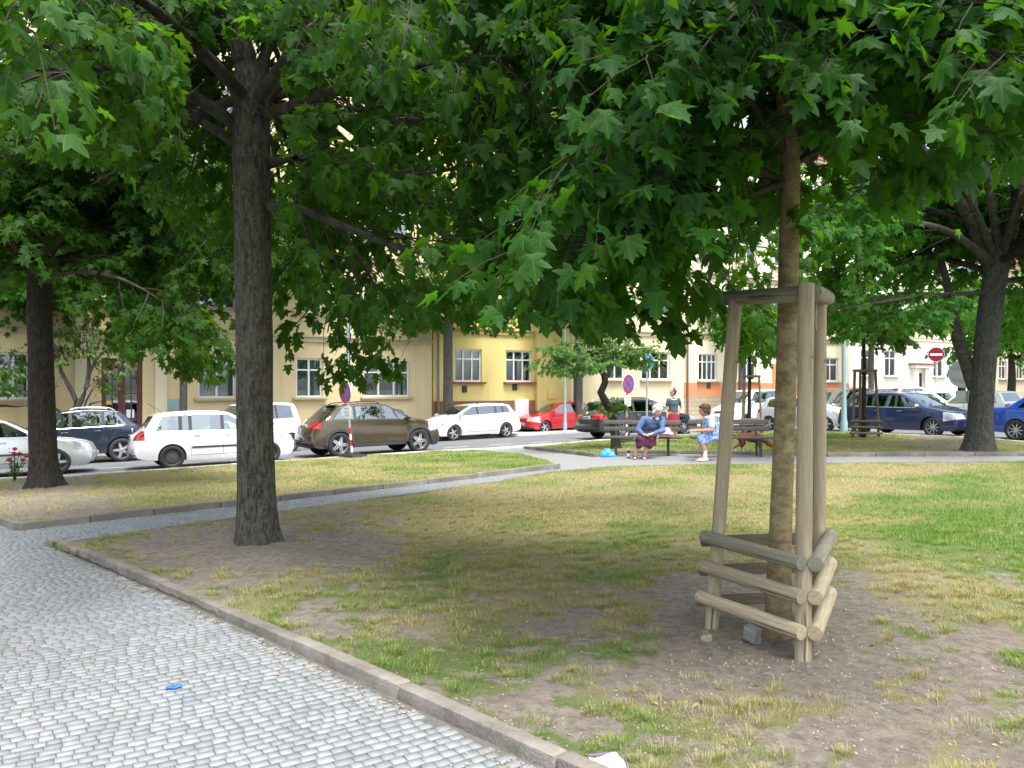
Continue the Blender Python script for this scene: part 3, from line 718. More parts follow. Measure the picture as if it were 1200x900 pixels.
def tufts(name, poly, nc, per, dmax, label):
    """dense small clumps of fine blades that lean outwards"""
    A = np.array(poly); x0, y0 = A.min(0); x1, y1 = A.max(0); X = NPR.uniform(x0, x1, nc * 14); Y = NPR.uniform(y0, min(y1, dmax), nc * 14)
    k = inside(poly, X, Y) & (np.hypot(X, Y) < dmax) & (np.abs(X) < .7 * Y + .3); X, Y = X[k], Y[k]; v, g = cov_actual(X, Y); k = NPR.uniform(0, 1, len(X)) < v ** 1.5 * .9 * np.clip((dmax - np.hypot(X, Y)) / (dmax * .42), 0, 1); X, Y, g = X[k][:nc], Y[k][:nc], g[k][:nc]; m = len(X)
    rad = np.repeat(NPR.uniform(.025, .085, m), per); a = NPR.uniform(0, 2 * np.pi, m * per); f = np.sqrt(NPR.uniform(0, 1, m * per))
    cx, cy, cg = np.repeat(X, per), np.repeat(Y, per), np.clip(np.repeat(g + NPR.uniform(-.33, .14, m), per) + NPR.normal(0, .14, m * per) - .25 * (f - .5), 0, 1); x = cx + np.cos(a) * f * rad; y = cy + np.sin(a) * f * rad * .9
    n = len(x); z = T(x, y) + .033 + lawn_noise(x, y); h = NPR.uniform(.4, 1.0, n) * np.repeat(NPR.uniform(.025, .06, m), per); a2 = a + NPR.normal(0, .7, n); ln = h * (.25 + .9 * f) * NPR.uniform(.6, 1.2, n); w = NPR.uniform(.0009, .0018, n)
    D = np.column_stack((np.cos(a2), np.sin(a2), np.zeros(n))); Wv = np.column_stack((-np.sin(a2), np.cos(a2), np.zeros(n))) * w[:, None]; b = np.column_stack((x, y, z)); up = np.array((0, 0, 1.0))
    md = b + D * (ln * .35)[:, None] + up * (h * .65)[:, None]; tp = b + D * ln[:, None] + up * (h * .95)[:, None]; V = np.stack((b - Wv, b + Wv, md - Wv * .8, md + Wv * .8, tp), 1)
    FF = (np.array([[0, 1, 3], [0, 3, 2], [2, 3, 4]])[None] + (np.arange(n) * 5)[:, None, None]).reshape(-1, 3); me = mesh_np(name, V.reshape(-1, 3), FF, M['grass'])
    gg = np.stack((cg, cg, cg, cg, np.clip(cg - .25, 0, 1)), 1).ravel(); at = me.attributes.new('green', 'FLOAT', 'POINT'); at.data.foreach_set('value', gg.astype(np.float32))
    return tag(link(name, me), label, 'grass', kind='stuff')
tufts('tufted_grass', ML, 2600, 52, 12.0, 'tufts of green and straw grass on the bare soil by the tree guard')
grass('thin_grass', ML, 70000, .015, .042, .0019, 3, 0, 10.5, False, 'thin dry and green grass across the front lawn')
grass('far_lawn_grass', ML, 120000, .03, .06, .0040, 1, 8.5, 30, False, 'short dry lawn grass running up to the curved path')
grass('left_lawn_grass', LL, 70000, .03, .07, .005, 1, 0, 60, False, 'short yellowed grass on the strip between path and parked cars')
grass('back_lawn_grass', BL, 70000, .03, .07, .006, 1, 0, 60, False, 'short grass behind the benches')
# ------------------------------------------------------------------ buildings along the far pavement
def fac(px):
    a = (px - 600) / F; d = FAC / (-math.sin(SA) * a + math.cos(SA)); return a * d, d
def fs(px): x, d = fac(px); return x * U2[0] + d * U2[1]
def fz(px, py): x, d = fac(px); return CZ + (HY - py) / F * d
def win_mesh(cache, w, h, cols, transom, mat):
    key = (round(w, 2), round(h, 2), cols, transom, mat.name)
    if key not in cache:
        f = MB(); t = .075
        f.box((0, 0, h - t / 2), (w, .08, t)); f.box((0, 0, t / 2), (w, .08, t))
        for s in (-1, 1): f.box((s * (w / 2 - t / 2), 0, h / 2), (t, .078, h - 2 * t))
        for i in range(1, cols): f.box((-w / 2 + w * i / cols, 0, h / 2), (.075, .082, h - 2 * t))
        if transom: f.box((0, .002, h * transom), (w - 2 * t, .07, .06))
        g = MB(); pw = w / cols - .06; g.box((0, 0, 0), (pw, .012, h - .1))
        cu = MB(); nx = 40; vs = []
        for i in range(nx + 1):
            x = -w / 2 + w * i / nx; y = .03 * math.sin(i * 1.9) + .02 * math.sin(i * .7); vs += [(x, y, .03), (x, y, h - .03)]
        cu.add(vs, [[2 * i, 2 * i + 2, 2 * i + 3, 2 * i + 1] for i in range(nx)])
        cache[key] = (f.mesh('window', mat, False), g.mesh('pane', M['window_glass'], False), {c: cu.mesh('curtain', M[c]) for c in ('curtain', 'curtain_green', 'curtain_blue')})
    return cache[key]
WC = {}
def building(name, label, s0, s1, wall, height, wins, doors=(), plinth=None, bands=(), trim=None, sillmat=None, depth=11, pipes=(), n_off=0.0, zb=None, roof=True, dado=None, floors=3, fh=3.45, seed=1):
    """wins: (centre s, width, sill z, height, columns, curtain); doors: (s0, s1, z0, z1)  (z absolute)"""
    rr = random.Random(seed)
    o2 = s0 * U2 + (FAC + n_off) * N2; zg = float(min(T(*(o2)), T(*(o2 + (s1 - s0) * U2)))) - .05 if zb is None else zb
    root = thing(name, (o2[0], o2[1], zg), SA, label, 'building')
    Lx = s1 - s0; H = height; holes = []; allw = []
    for fl in range(floors + 1):
        for (s, w, zs, h, c, cu) in wins:
            z = zs - zg + fl * fh
            if z + h > H - .7: continue
            allw.append((s - s0, w, z, h, c, rr.choice(('curtain', 'curtain_blue', None, 'curtain_green')) if fl else cu))
            holes.append((s - s0 - w / 2, s - s0 + w / 2, z, z + h))
        if fl:
            for (d0, d1, z0, z1) in doors:
                sc = (d0 + d1) / 2 - s0; z = wins[0][2] - zg + fl * fh if wins else 2
                if z + 1.6 < H - .7: allw.append((sc, 1.2, z, 1.55, 2, 'curtain')); holes.append((sc - .6, sc + .6, z, z + 1.55))
    for (d0, d1, z0, z1) in doors: holes.append((d0 - s0, d1 - s0, 0.0, z1 - zg))
    xs = sorted({0.0, Lx} | {round(q, 4) for h in holes for q in h[:2] if 0 < q < Lx}); zs_ = sorted({0.0, H} | {round(q, 4) for h in holes for q in h[2:] if q > 0})
    m = MB(); RV = .2
    for i in range(len(xs) - 1):
        for j in range(len(zs_) - 1):
            cx, cz = (xs[i] + xs[i + 1]) / 2, (zs_[j] + zs_[j + 1]) / 2
            if any(h[0] < cx < h[1] and h[2] < cz < h[3] for h in holes): continue
            m.quad((xs[i], 0, zs_[j]), (xs[i + 1], 0, zs_[j]), (xs[i + 1], 0, zs_[j + 1]), (xs[i], 0, zs_[j + 1]))
    for (a, b, c, d) in holes:
        m.quad((a, 0, c), (a, 0, d), (a, RV, d), (a, RV, c)); m.quad((b, 0, c), (b, RV, c), (b, RV, d), (b, 0, d))
        m.quad((a, 0, d), (b, 0, d), (b, RV, d), (a, RV, d)); m.quad((a, 0, c), (a, RV, c), (b, RV, c), (b, 0, c))
    m.quad((0, 0, 0), (0, 0, H), (0, depth, H), (0, depth, 0)); m.quad((Lx, 0, 0), (Lx, depth, 0), (Lx, depth, H), (Lx, 0, H))
    m.quad((0, depth, 0), (0, depth, H), (Lx, depth, H), (Lx, depth, 0)); m.quad((0, 0, H), (Lx, 0, H), (Lx, depth, H), (0, depth, H))
    m.build('wall', wall, root, False)
    rm = MB(); rm.quad((.1, 1.2, 0), (Lx - .1, 1.2, 0), (Lx - .1, 1.2, H - .05), (.1, 1.2, H - .05)); rm.build('inner_wall', M['room'], root, False)
    for (sc, w, z, h, c, cu) in allw:
        fm, gm, cm = win_mesh(WC, w, h, c, .70 if h > 1.2 else None, M['frame_white'])
        wo = link('window', fm, root, (sc, RV - .06, z))
        for i in range(c): link('pane', gm, wo, (-w / 2 + w * (i + .5) / c, .015, h / 2))
        if cu: link('curtain', cm[cu], wo, (0, .16, 0))
        sl = MB(); sl.box((0, 0, 0), (w + .3, .26, .09), bevel=.015); sl.build('sill', sillmat or trim or wall, wo, loc=(0, -RV - .02, -.05))
    cuts = sorted((d[0] - s0, d[1] - s0) for d in doors)
    def strip(nm, z0, z1, proud, mat):
        x = -.0
        for a, b in cuts + [(Lx, Lx)]:
            if a - x > .05:
                q = MB(); q.box(((x + a) / 2, -proud / 2 + .01, (z0 + z1) / 2), (a - x - .004, proud + .02, z1 - z0)); q.build(nm, mat, root, False)
            x = b
    if plinth: strip('plinth', -.3, plinth[0] - zg, .05, M[plinth[1]])
    if dado: strip('dado', (plinth[0] - zg) + .002, dado[0] - zg, .02, M[dado[1]])
    for z in bands:
        q = MB(); q.box((Lx / 2, -.04, z - zg), (Lx - .01, .12, .2), bevel=.03); q.box((Lx / 2, -.07, z - zg + .13), (Lx - .012, .18, .06)); q.build('string_course', trim or wall, root)
    q = MB(); q.box((Lx / 2, -.12, H - .1), (Lx - .006, .34, .2)); q.box((Lx / 2, -.05, H - .32), (Lx - .008, .2, .24)); q.build('cornice', trim or wall, root)
    if roof:
        q = MB(); q.add([(0, -.35, H), (Lx, -.35, H), (Lx, depth + .2, H), (0, depth + .2, H), (0, depth / 2, H + 3), (Lx, depth / 2, H + 3)], [[0, 1, 5, 4], [2, 3, 4, 5], [1, 2, 5], [3, 0, 4], [0, 3, 2, 1]])
        q.build('roof', M['roof_tile'], root, False)
    for (s, mat) in pipes:
        q = MB(); q.tube([(s - s0, -.12, -.2), (s - s0, -.12, H - .3), (s - s0, -.02, H - .05)], .055, 10); q.build('downpipe', M[mat], root)
    return root
def door(root, s0, d0, d1, z0, z1, mat, kind='glazed', y=.16):
    zg = root.location.z; w = d1 - d0; h = z1 - z0
    f = MB(); c = (d0 + d1) / 2 - s0; b = z0 - zg
    f.box((0, 0, h - .05), (w, .1, .1))
    for s in (-1, 1): f.box((s * (w / 2 - .05), 0, (h - .1) / 2), (.1, .098, h - .1))
    if kind == 'glazed':
        for s in (-1, 1):
            cx = s * (w / 4 - .02); lw = w / 2 - .12
            f.box((cx, .005, .45), (lw, .06, .9)); f.box((cx, .005, h - .18), (lw, .06, .14))
            for q in (-1, 1): f.box((cx + q * (lw / 2 - .04), .004, (h + .8) / 2 - .08), (.08, .062, h - 1.08))
            f.box((cx, .006, h * .62), (lw - .16, .05, .05)); f.box((cx, .007, h * .62), (.05, .048, h - 1.2))
        f.box((0, .008, h / 2), (.06, .07, h - .2))
    else: f.box((0, .01, (h - .1) / 2), (w - .2, .05, h - .1))
    o = f.build('door', mat, root, False, loc=(c, y, b))
    if kind == 'glazed':
        for s in (-1, 1):
            g = MB(); g.box((0, 0, 0), (w / 2 - .2, .012, h - 1.1)); g.build('pane', M['window_glass'], o, False, loc=(s * (w / 4 - .02), .03, h / 2 + .33))
    k = MB(); k.tube([(0, -.03, 0), (0, -.07, 0), (.09, -.07, 0)], .011, 8); k.build('handle', M['galv'], o, loc=(.06, -.03, 1.05))
    return o
def W(px0, px1, pyb, h, cols=2, cu='curtain'):
    a, b = fs(px0), fs(px1); return ((a + b) / 2, b - a, fz((px0 + px1) / 2, pyb), h, cols, cu)
# ochre house with the glazed double door
sA0, sA1 = fs(-420), fs(506)
zA = fz(240, 466.5)
winA = [W(-24, 34, 469.5, 1.6, 3, 'curtain_blue'), W(232, 276, 466.5, 1.6, 2, 'curtain'), W(347, 378, 463, 1.6, 2, 'curtain_blue'), W(426, 480, 461, 1.5, 3, 'curtain_green'),
        W(-140, -95, 471, 1.6, 2), W(-260, -210, 472, 1.6, 2)]
winA = [(a, b, zA if i else zA, d, e, f) for i, (a, b, c, d, e, f) in enumerate(winA)]
dA = (fs(119), fs(167), float(T(*fac(143))) , fz(143, 420))
A = building('apartment_house', 'ochre rendered apartment house with a brown glazed double door', sA0, sA1, M['ochre'], 17.0, winA, [dA], (float(T(*fac(240))) + .62, 'ochre2'),
             [zA + 2.35, zA + 5.8], M['ochre2'], M['ochre2'], seed=2)
dd = door(A, sA0, dA[0], dA[1], dA[2] + .02, dA[3], M['door_wood'])
q = MB(); q.box((0, 0, 0), (.26, .008, .3)); nt = q.build('notice', M['paper'], dd, False, loc=(.28, -.01, 1.35))
q = MB(); q.box((0, 0, 0), (.22, .006, .12)); q.build('notice', pmat('yellow_sticker', (.7, .62, .03), None, 5, .6), dd, False, loc=(-.42, -.01, 1.75))
for sx in (-1, 1):                                            # pilasters beside the doorway
    q = MB(); q.box((0, -.05, 2.6), (.42, .12, 5.2), bevel=.02); q.box((0, -.06, .45), (.5, .16, .9), bevel=.02); q.build('pilaster', M['cream2'], A, loc=((dA[0] + dA[1]) / 2 - sA0 + sx * ((dA[1] - dA[0]) / 2 + .62), 0, 0))
q = MB(); q.box((0, -.03, 0), (.62, .06, .42), bevel=.01); q.build('wall_plaque', M['teal'], A, loc=(fs(203) - sA0, 0, fz(203, 474) - A.location.z))
# yellow house on a brick plinth
sB0, sB1 = fs(508), fs(668)
winB = [W(533, 564.5, 449, 1.55, 3, 'curtain_green'), W(593, 623.5, 446, 1.5, 3, None)]
zB = (winB[0][2] + winB[1][2]) / 2; winB = [(a, b, zB, 1.5, e, f) for a, b, c, d, e, f in winB]
B = building('apartment_house', 'yellow apartment house on a red brick plinth with dark red sills', sB0, sB1, M['yellow'], 16.6, winB, [], (fz(548, 470), 'brick'), [zB + 2.3, zB + 5.7],
             M['yellow_trim'], M['sill_red'], pipes=[(fs(508) + .18, 'zinc')], seed=3)
q = MB(); q.box((0, -.14, 4.0), (1.9, .30, 16 - 8.0), bevel=.03); q.build('projecting_bay', M['yellow'], B, loc=(fs(645) - sB0, 0, 0))
for px, py in ((544, 456), (603, 453.5)):                     # vent grilles under the windows
    q = MB(); q.box((0, -.03, 0), (.24, .06, .3)); [q.box((0, -.065, -.1 + .05 * k), (.2, .02, .02)) for k in range(5)]; q.build('vent_grille', M['trim'], B, False, loc=(fs(px) - sB0, 0, fz(px, py) - B.location.z))
q = MB(); q.box((0, -.08, 0), (.75, .16, 1.0), bevel=.02); q.build('meter_cabinet', M['white'], B, loc=(fs(610) - sB0, 0, fz(610, 480) - B.location.z))
q = MB(); q.box((0, -.32, 0), (.5, .06, .55), bevel=.01); q.build('meter_cabinet', M['yellow'], B, loc=(fs(642) - sB0, 0, fz(642, 461) - B.location.z))
# cream house with the dark doorway
sC0, sC1 = fs(668) + .02, fs(801)
winC = [W(716, 727, 444, 1.5, 2, 'curtain_green'), W(752, 785, 444.5, 1.5, 3, 'curtain_blue')]
zC = fz(768, 445); winC = [(a, max(b, 1.2), zC, 1.5, e, f) for a, b, c, d, e, f in winC]
dC = (fs(672), fs(683), float(T(*fac(678))), fz(678, 405))
C = building('apartment_house', 'pale cream apartment house with a tall dark doorway', sC0, sC1, M['cream'], 16.8, winC, [dC], (fz(750, 474), 'cream2'), [zC + 2.4, zC + 5.9], M['ochre2'], M['ochre2'], seed=4)
door(C, sC0, dC[0], dC[1], dC[2] + .02, dC[3], M['ink'], 'solid')
# cream and salmon house on a stone base
sD0, sD1 = fs(801) + .02, fs(994)
winD = [W(818.5, 841, 446, 1.5, 4, 'curtain'), W(866, 887, 446, 1.5, 2, 'curtain_blue'), W(964, 984, 446, 1.5, 2, 'curtain')]
zD = fz(830, 446); winD = [(a, 1.45, zD, 1.5, e, f) for a, b, c, d, e, f in winD]
dD = (fs(911), fs(921), float(T(*fac(916))), fz(916, 425))
D = building('apartment_house', 'cream apartment house with a salmon band above rough stone base', sD0, sD1, M['cream2'], 16.2, winD, [dD], (fz(830, 464), 'stone_wall'), [zD + 2.5, zD + 5.9], M['tan_trim'], M['ochre2'],
             pipes=[(fs(801) + .2, 'copper')], dado=(fz(830, 448.5), 'salmon'), seed=5)
door(D, sD0, dD[0], dD[1], dD[2] + .02, dD[3], M['door_wood'], 'solid')
for a, b in ((fs(905), fs(911)), (fs(921), fs(927))):
    q = MB(); q.box((0, -.03, 1.7), (b - a - .02, .09, 3.4)); q.build('door_surround', M['salmon'], D, False, loc=((a + b) / 2 - sD0, 0, 0))
for px in (830,):
    q = MB(); q.box((0, -.03, 0), (.26, .06, .3)); q.build('vent_grille', M['trim'], D, False, loc=(fs(px) - sD0, 0, fz(px, 452) - D.location.z))
# ivory house with a porch
sE0, sE1 = fs(994) + .02, fs(1152)
zE = fz(1045, 441)
winE = [(fs(p), 1.35, zE, 1.75, 2, c) for p, c in ((1016, 'curtain'), (1044, 'curtain_blue'), (1100, 'curtain'), (1122, 'curtain_blue'), (1141, 'curtain'))]
dE = (fs(1073.5), fs(1080.5), fz(1077, 459), fz(1077, 437))
E = building('apartment_house', 'ivory apartment house with a small porch and dark door', sE0, sE1, M['ivory'], 16.4, winE, [dE], (fz(1045, 450), 'ivory'), [zE + 2.6, zE + 6.1], M['cream2'], M['tan_trim'], seed=6)
door(E, sE0, dE[0], dE[1], dE[2], dE[3], M['ink'], 'solid', .06)
wE = dE[1] - dE[0]; cE = (dE[0] + dE[1]) / 2 - sE0
q = MB()
for sx in (-1, 1): q.box((cE + sx * (wE / 2 + .3), -.12, (dE[3] - E.location.z + .3) / 2), (.5, .24, dE[3] - E.location.z + .3))
q.box((cE, -.2, dE[3] - E.location.z + .45), (wE + 1.5, .5, .24), bevel=.03); q.build('porch', M['ivory'], E)
q = MB(); q.box((cE, -.26, dE[3] - E.location.z + .62), (wE + 1.9, .62, .09), bevel=.02); q.build('porch_roof', M['sill_red'], E)
# greyish house far behind the right hand trees
Fh = building('apartment_house', 'grey beige house far behind the trees past the ivory house', sE1 + 9, sE1 + 40, M['ochre2'], 13, [(sE1 + 12 + 3.2 * i, 1.3, zE, 1.7, 2, 'curtain') for i in range(8)], [], (zE - 1.2, 'tan_trim'), [], M['tan_trim'], M['tan_trim'], n_off=6, seed=8)
# ------------------------------------------------------------------ trees
_half = [(.0, .0), (.20, -.10), (.30, -.06), (.47, .03), (.34, .14), (.30, .23), (.46, .34), (.60, .56), (.42, .55), (.24, .50), (.22, .60), (.27, .74), (.13, .80), (.0, 1.04)]
_halfs = [(.0, .0), (.24, -.09), (.46, .04), (.28, .22), (.58, .55), (.22, .50), (.22, .74), (.0, 1.04)]
def leaf_template(h):
    out = h + [(-x, y) for x, y in h[-2:0:-1]]
    V = [(0, .30, 0)] + [(x, y, -.22 * abs(x) ** 1.3 - .20 * y * y + .05 * math.sin(9 * y + 7 * x)) for x, y in out]
    n = len(out); Fc = [(0, 1 + i, 1 + (i + 1) % n) for i in range(n)]
    return np.array(V), np.array(Fc)
_halff = [(.0, .0), (.46, .02), (.27, .22), (.58, .55), (.19, .54), (.0, 1.04)]
LT = {'maple': leaf_template(_half), 'maple_f': leaf_template(_halff), 'maple_s': leaf_template(_halfs),
      'oval': (np.array([(0, 0, 0), (.26, .3, .05), (.2, .7, 0), (0, 1, -.1), (-.2, .7, 0), (-.26, .3, .05)]), np.array([(0, 1, 5), (1, 2, 4), (1, 4, 5), (2, 3, 4)])),
      'pod': (np.array([(0, 0, 0), (.22, .4, .1), (0, 1, 0), (-.22, .4, .1), (0, .45, -.25)]), np.array([(0, 1, 4), (1, 2, 4), (2, 3, 4), (3, 0, 4), (0, 3, 1), (1, 3, 2)]))}
def leaf_arrays(pos, tip, nrm, size, tmpl):
    V0, F0 = LT[tmpl]; tip = tip / np.linalg.norm(tip, axis=1)[:, None]
    nrm = nrm - tip * (nrm * tip).sum(1)[:, None]; nrm = nrm / (np.linalg.norm(nrm, axis=1)[:, None] + 1e-9)
    b = np.cross(tip, nrm)
    V = pos[:, None] + size[:, None, None] * (V0[None, :, 0:1] * b[:, None] + V0[None, :, 1:2] * tip[:, None] + V0[None, :, 2:3] * nrm[:, None])
    Fc = F0[None] + (np.arange(len(pos)) * len(V0))[:, None, None]
    return V, Fc.reshape(-1, 3), (b, tip, nrm)
def spline(pts, step):
    A = np.array([tuple(p) for p in pts], float)
    if len(A) < 3:
        n = max(2, int(np.linalg.norm(A[-1, :3] - A[0, :3]) / step)); t = np.linspace(0, 1, n + 1)[:, None]; return A[0] + (A[-1] - A[0]) * t
    out = []
    for i in range(len(A) - 1):
        p0, p1, p2, p3 = A[max(i - 1, 0)], A[i], A[i + 1], A[min(i + 2, len(A) - 1)]
        n = max(1, int(np.linalg.norm((p2 - p1)[:3]) / step))
        for k in range(n):
            t = k / n; out.append(.5 * ((2 * p1) + (p2 - p0) * t + (2 * p0 - 5 * p1 + 4 * p2 - p3) * t * t + (-p0 + 3 * p1 - 3 * p2 + p3) * t ** 3))
    out.append(A[-1]); return np.array(out)
def trunk_obj(name, pts, mat, root, seg=32, step=.06, flare=.5, ridge=.06, seed=0, taper=False):
    """pts: (x, y, z, r) in world; barked tube with root flare"""
    S = spline(pts, step); o = np.array(root.location); n = len(S); a = np.linspace(0, 2 * np.pi, seg, endpoint=False)
    ca, sa = np.cos(a), np.sin(a); V = []; z0 = S[0, 2]
    if taper: S[:, 3] *= np.clip((1.02 - np.linspace(0, 1, n)) / .35, 0.05, 1)
    for i, (x, y, z, r) in enumerate(S):
        t = S[min(i + 1, n - 1), :3] - S[max(i - 1, 0), :3]; X, Y, _ = frame_from(t)
        X, Y = np.array(X), np.array(Y)
        h = z - z0
        fl = flare * math.exp(-h / (.9 * r + .05)) * (1 + .38 * np.cos(5 * a + seed) + .25 * np.cos(3 * a + 2 * seed)) if flare else 0
        p = np.column_stack((ca * 2.6 + seed, sa * 2.6, np.full(seg, z * .9))); q = np.column_stack((ca * 7 + seed, sa * 7, np.full(seg, z * 1.5)))
        rr = r * (1 + fl + ridge * 2 * (vnoise(p, 3) - .5) + ridge * 1.3 * (vnoise(q, 5) - .5))
        V.append(S[i, :3] + ca[:, None] * rr[:, None] * X + sa[:, None] * rr[:, None] * Y)
    V = np.vstack(V) - o; i, k = np.meshgrid(np.arange(n - 1), np.arange(seg), indexing='ij'); i, k = i.ravel(), k.ravel(); k2 = (k + 1) % seg
    return link(name, mesh_np(name, V, np.column_stack((i * seg + k, i * seg + k2, (i + 1) * seg + k2, (i + 1) * seg + k)), mat, True), root)
def prisms(A, B, C, r0, r1):
    """many thin three-sided twigs a-b-c as one mesh"""
    n = len(A); d = C - A; d /= np.linalg.norm(d, axis=1)[:, None] + 1e-9
    X = np.cross(d, np.array((.31, .2, .93))); X /= np.linalg.norm(X, axis=1)[:, None] + 1e-9; Y = np.cross(d, X); V = np.zeros((n, 9, 3))
    for i, (Q, r) in enumerate(((A, r0), (B, (r0 + r1) / 2), (C, r1))):
        for k in range(3): a = 2 * math.pi * k / 3; V[:, i * 3 + k] = Q + r * (math.cos(a) * X + math.sin(a) * Y)
    Fq = np.array([[i * 3 + k, i * 3 + (k + 1) % 3, i * 3 + 3 + (k + 1) % 3, i * 3 + 3 + k] for i in range(2) for k in range(3)])
    return V.reshape(-1, 3), (Fq[None] + (np.arange(n) * 9)[:, None, None]).reshape(-1, 4)
def grow(limbs, seed, sec_gap, sec_len, twig_gap, lpt, size, keep=None, t0=.25, droop=.25, flat=.5, twl=(.16, .4)):
    """secondary branches and leafy twigs along the limbs -> branch tubes, twig mesh, leaf arrays"""
    rg = np.random.default_rng(seed); br = MB(); tc, td_, sd_, last = [], [], [], []; secs = []
    for L in limbs:
        S = spline(L, .12); n = len(S); seg = np.linalg.norm(np.diff(S[:, :3], axis=0), axis=1); tot = seg.sum(); cum = np.concatenate(([0], np.cumsum(seg)))
        s = tot * t0
        while s < tot + 1e-6:
            i = max(0, min(n - 2, int(np.searchsorted(cum, s)) - 1 if s > 0 else 0))
            p = S[i, :3]; d = S[i + 1, :3] - S[i, :3]; d = d / np.linalg.norm(d)
            e = rg.normal(0, 1, 3); e = e - d * e.dot(d); e /= np.linalg.norm(e); e[2] *= flat
            f = s / tot
            q = d * rg.uniform(.3, .9) + e * rg.uniform(.7, 1.1); q /= np.linalg.norm(q)
            if f > .97: q = d
            ln = sec_len * rg.uniform(.55, 1.15) * (1.12 - .5 * f); k = 6; pts = [p]; dirv = q; st = rg.normal(0, .1, (k, 3))
            for j in range(k):
                dirv = dirv + st[j]; dirv[2] -= droop * .32; dirv = dirv / math.sqrt(dirv.dot(dirv)); pts.append(pts[-1] + dirv * ln / k)
            pts = np.array(pts); secs.append((pts, ln))
            m = int(ln / twig_gap); g = (.15 + .85 * np.arange(m + 1) / max(m, 1)) * k; a = np.minimum(k - 1, g.astype(int))
            dv = pts[a + 1] - pts[a]; c = pts[a] + dv * (g - a)[:, None]; dv = dv / np.linalg.norm(dv, axis=1)[:, None]
            sd = np.cross(dv, np.array((0, 0, 1.0))); sd /= np.linalg.norm(sd, axis=1)[:, None] + 1e-9
            sg = np.where(np.arange(m + 1) % 2, 1.0, -1.0)[:, None] * rg.uniform(.5, 1, (m + 1, 1)); t = dv * .7 + sd * sg; t[:, 2] += rg.uniform(-.55, .3, m + 1); t[-1] = dv[-1]
            tc.append(c); td_.append(t / np.linalg.norm(t, axis=1)[:, None]); sd_.append(sd)
            s += sec_gap * rg.uniform(.6, 1.4)
    if keep is not None: ks = keep(np.array([q[0][-1] for q in secs])) & keep(np.array([q[0][4] for q in secs]))
    else: ks = np.ones(len(secs), bool)
    for (pts, ln), ok in zip(secs, ks):
        if ok: br.tube(pts, np.linspace(.004 + .009 * ln, .003, 7), 3, False)
    c, td, sd = np.vstack(tc), np.vstack(td_), np.vstack(sd_); n = len(c)
    e2 = c + td * rg.uniform(twl[0], twl[1], n)[:, None]; e2[:, 2] -= .06
    if keep is not None: k = keep(e2); c, td, sd, e2 = c[k], td[k], sd[k], e2[k]; n = len(c)
    mid = (c + e2) / 2; mid[:, 2] += .02; tw = prisms(c, mid, e2, .004, .002)
    fr = np.tile(.3 + .7 * np.arange(lpt) / max(lpt - 1, 1), n); lastm = np.tile(np.arange(lpt) < lpt - 1, n)
    C, E, TD, SD = (np.repeat(q, lpt, 0) for q in (c, e2, td, sd)); N_ = len(C)
    P_ = C + (E - C) * fr[:, None]; D_ = TD + SD * (rg.choice((-1.0, 1.0), N_) * .9 * lastm)[:, None] + rg.normal(0, .3, (N_, 3)); n = N_
    D_ /= np.linalg.norm(D_, axis=1)[:, None]; z0 = np.zeros(n)
    pet = D_ * .8 + np.column_stack((z0, z0, rg.uniform(-.7, .25, n)))
    sz = size * rg.uniform(.62, 1.2, n)
    pos = P_ + pet * (sz * .55)[:, None]
    tip = D_ * .75 + np.column_stack((z0, z0, -rg.uniform(.15, 1.15, n))) + rg.normal(0, .2, (n, 3))
    nrm = np.column_stack((z0, z0, np.full(n, .75))) + D_ * .45 + rg.normal(0, .33, (n, 3))
    if keep is not None:
        k = keep(pos); pos, tip, nrm, sz = pos[k], tip[k], nrm[k], sz[k]
    return br, tw, pos, tip, nrm, sz
def leaf_xy(me, V0, n):
    for an, c in (('lx', 0), ('ly', 1)):
        a = me.attributes.new(an, 'FLOAT', 'POINT'); a.data.foreach_set('value', np.tile(V0[:, c], n).astype(np.float32))
def thin(p, f):
    """fewer leaves well outside the picture"""
    px, py = ppos(p); out = (px < -70) | (px > 1270) | (py < -70) | (p[:, 1] < .3); return ~(out & (vnoise(p * 91.0, 8) < f))
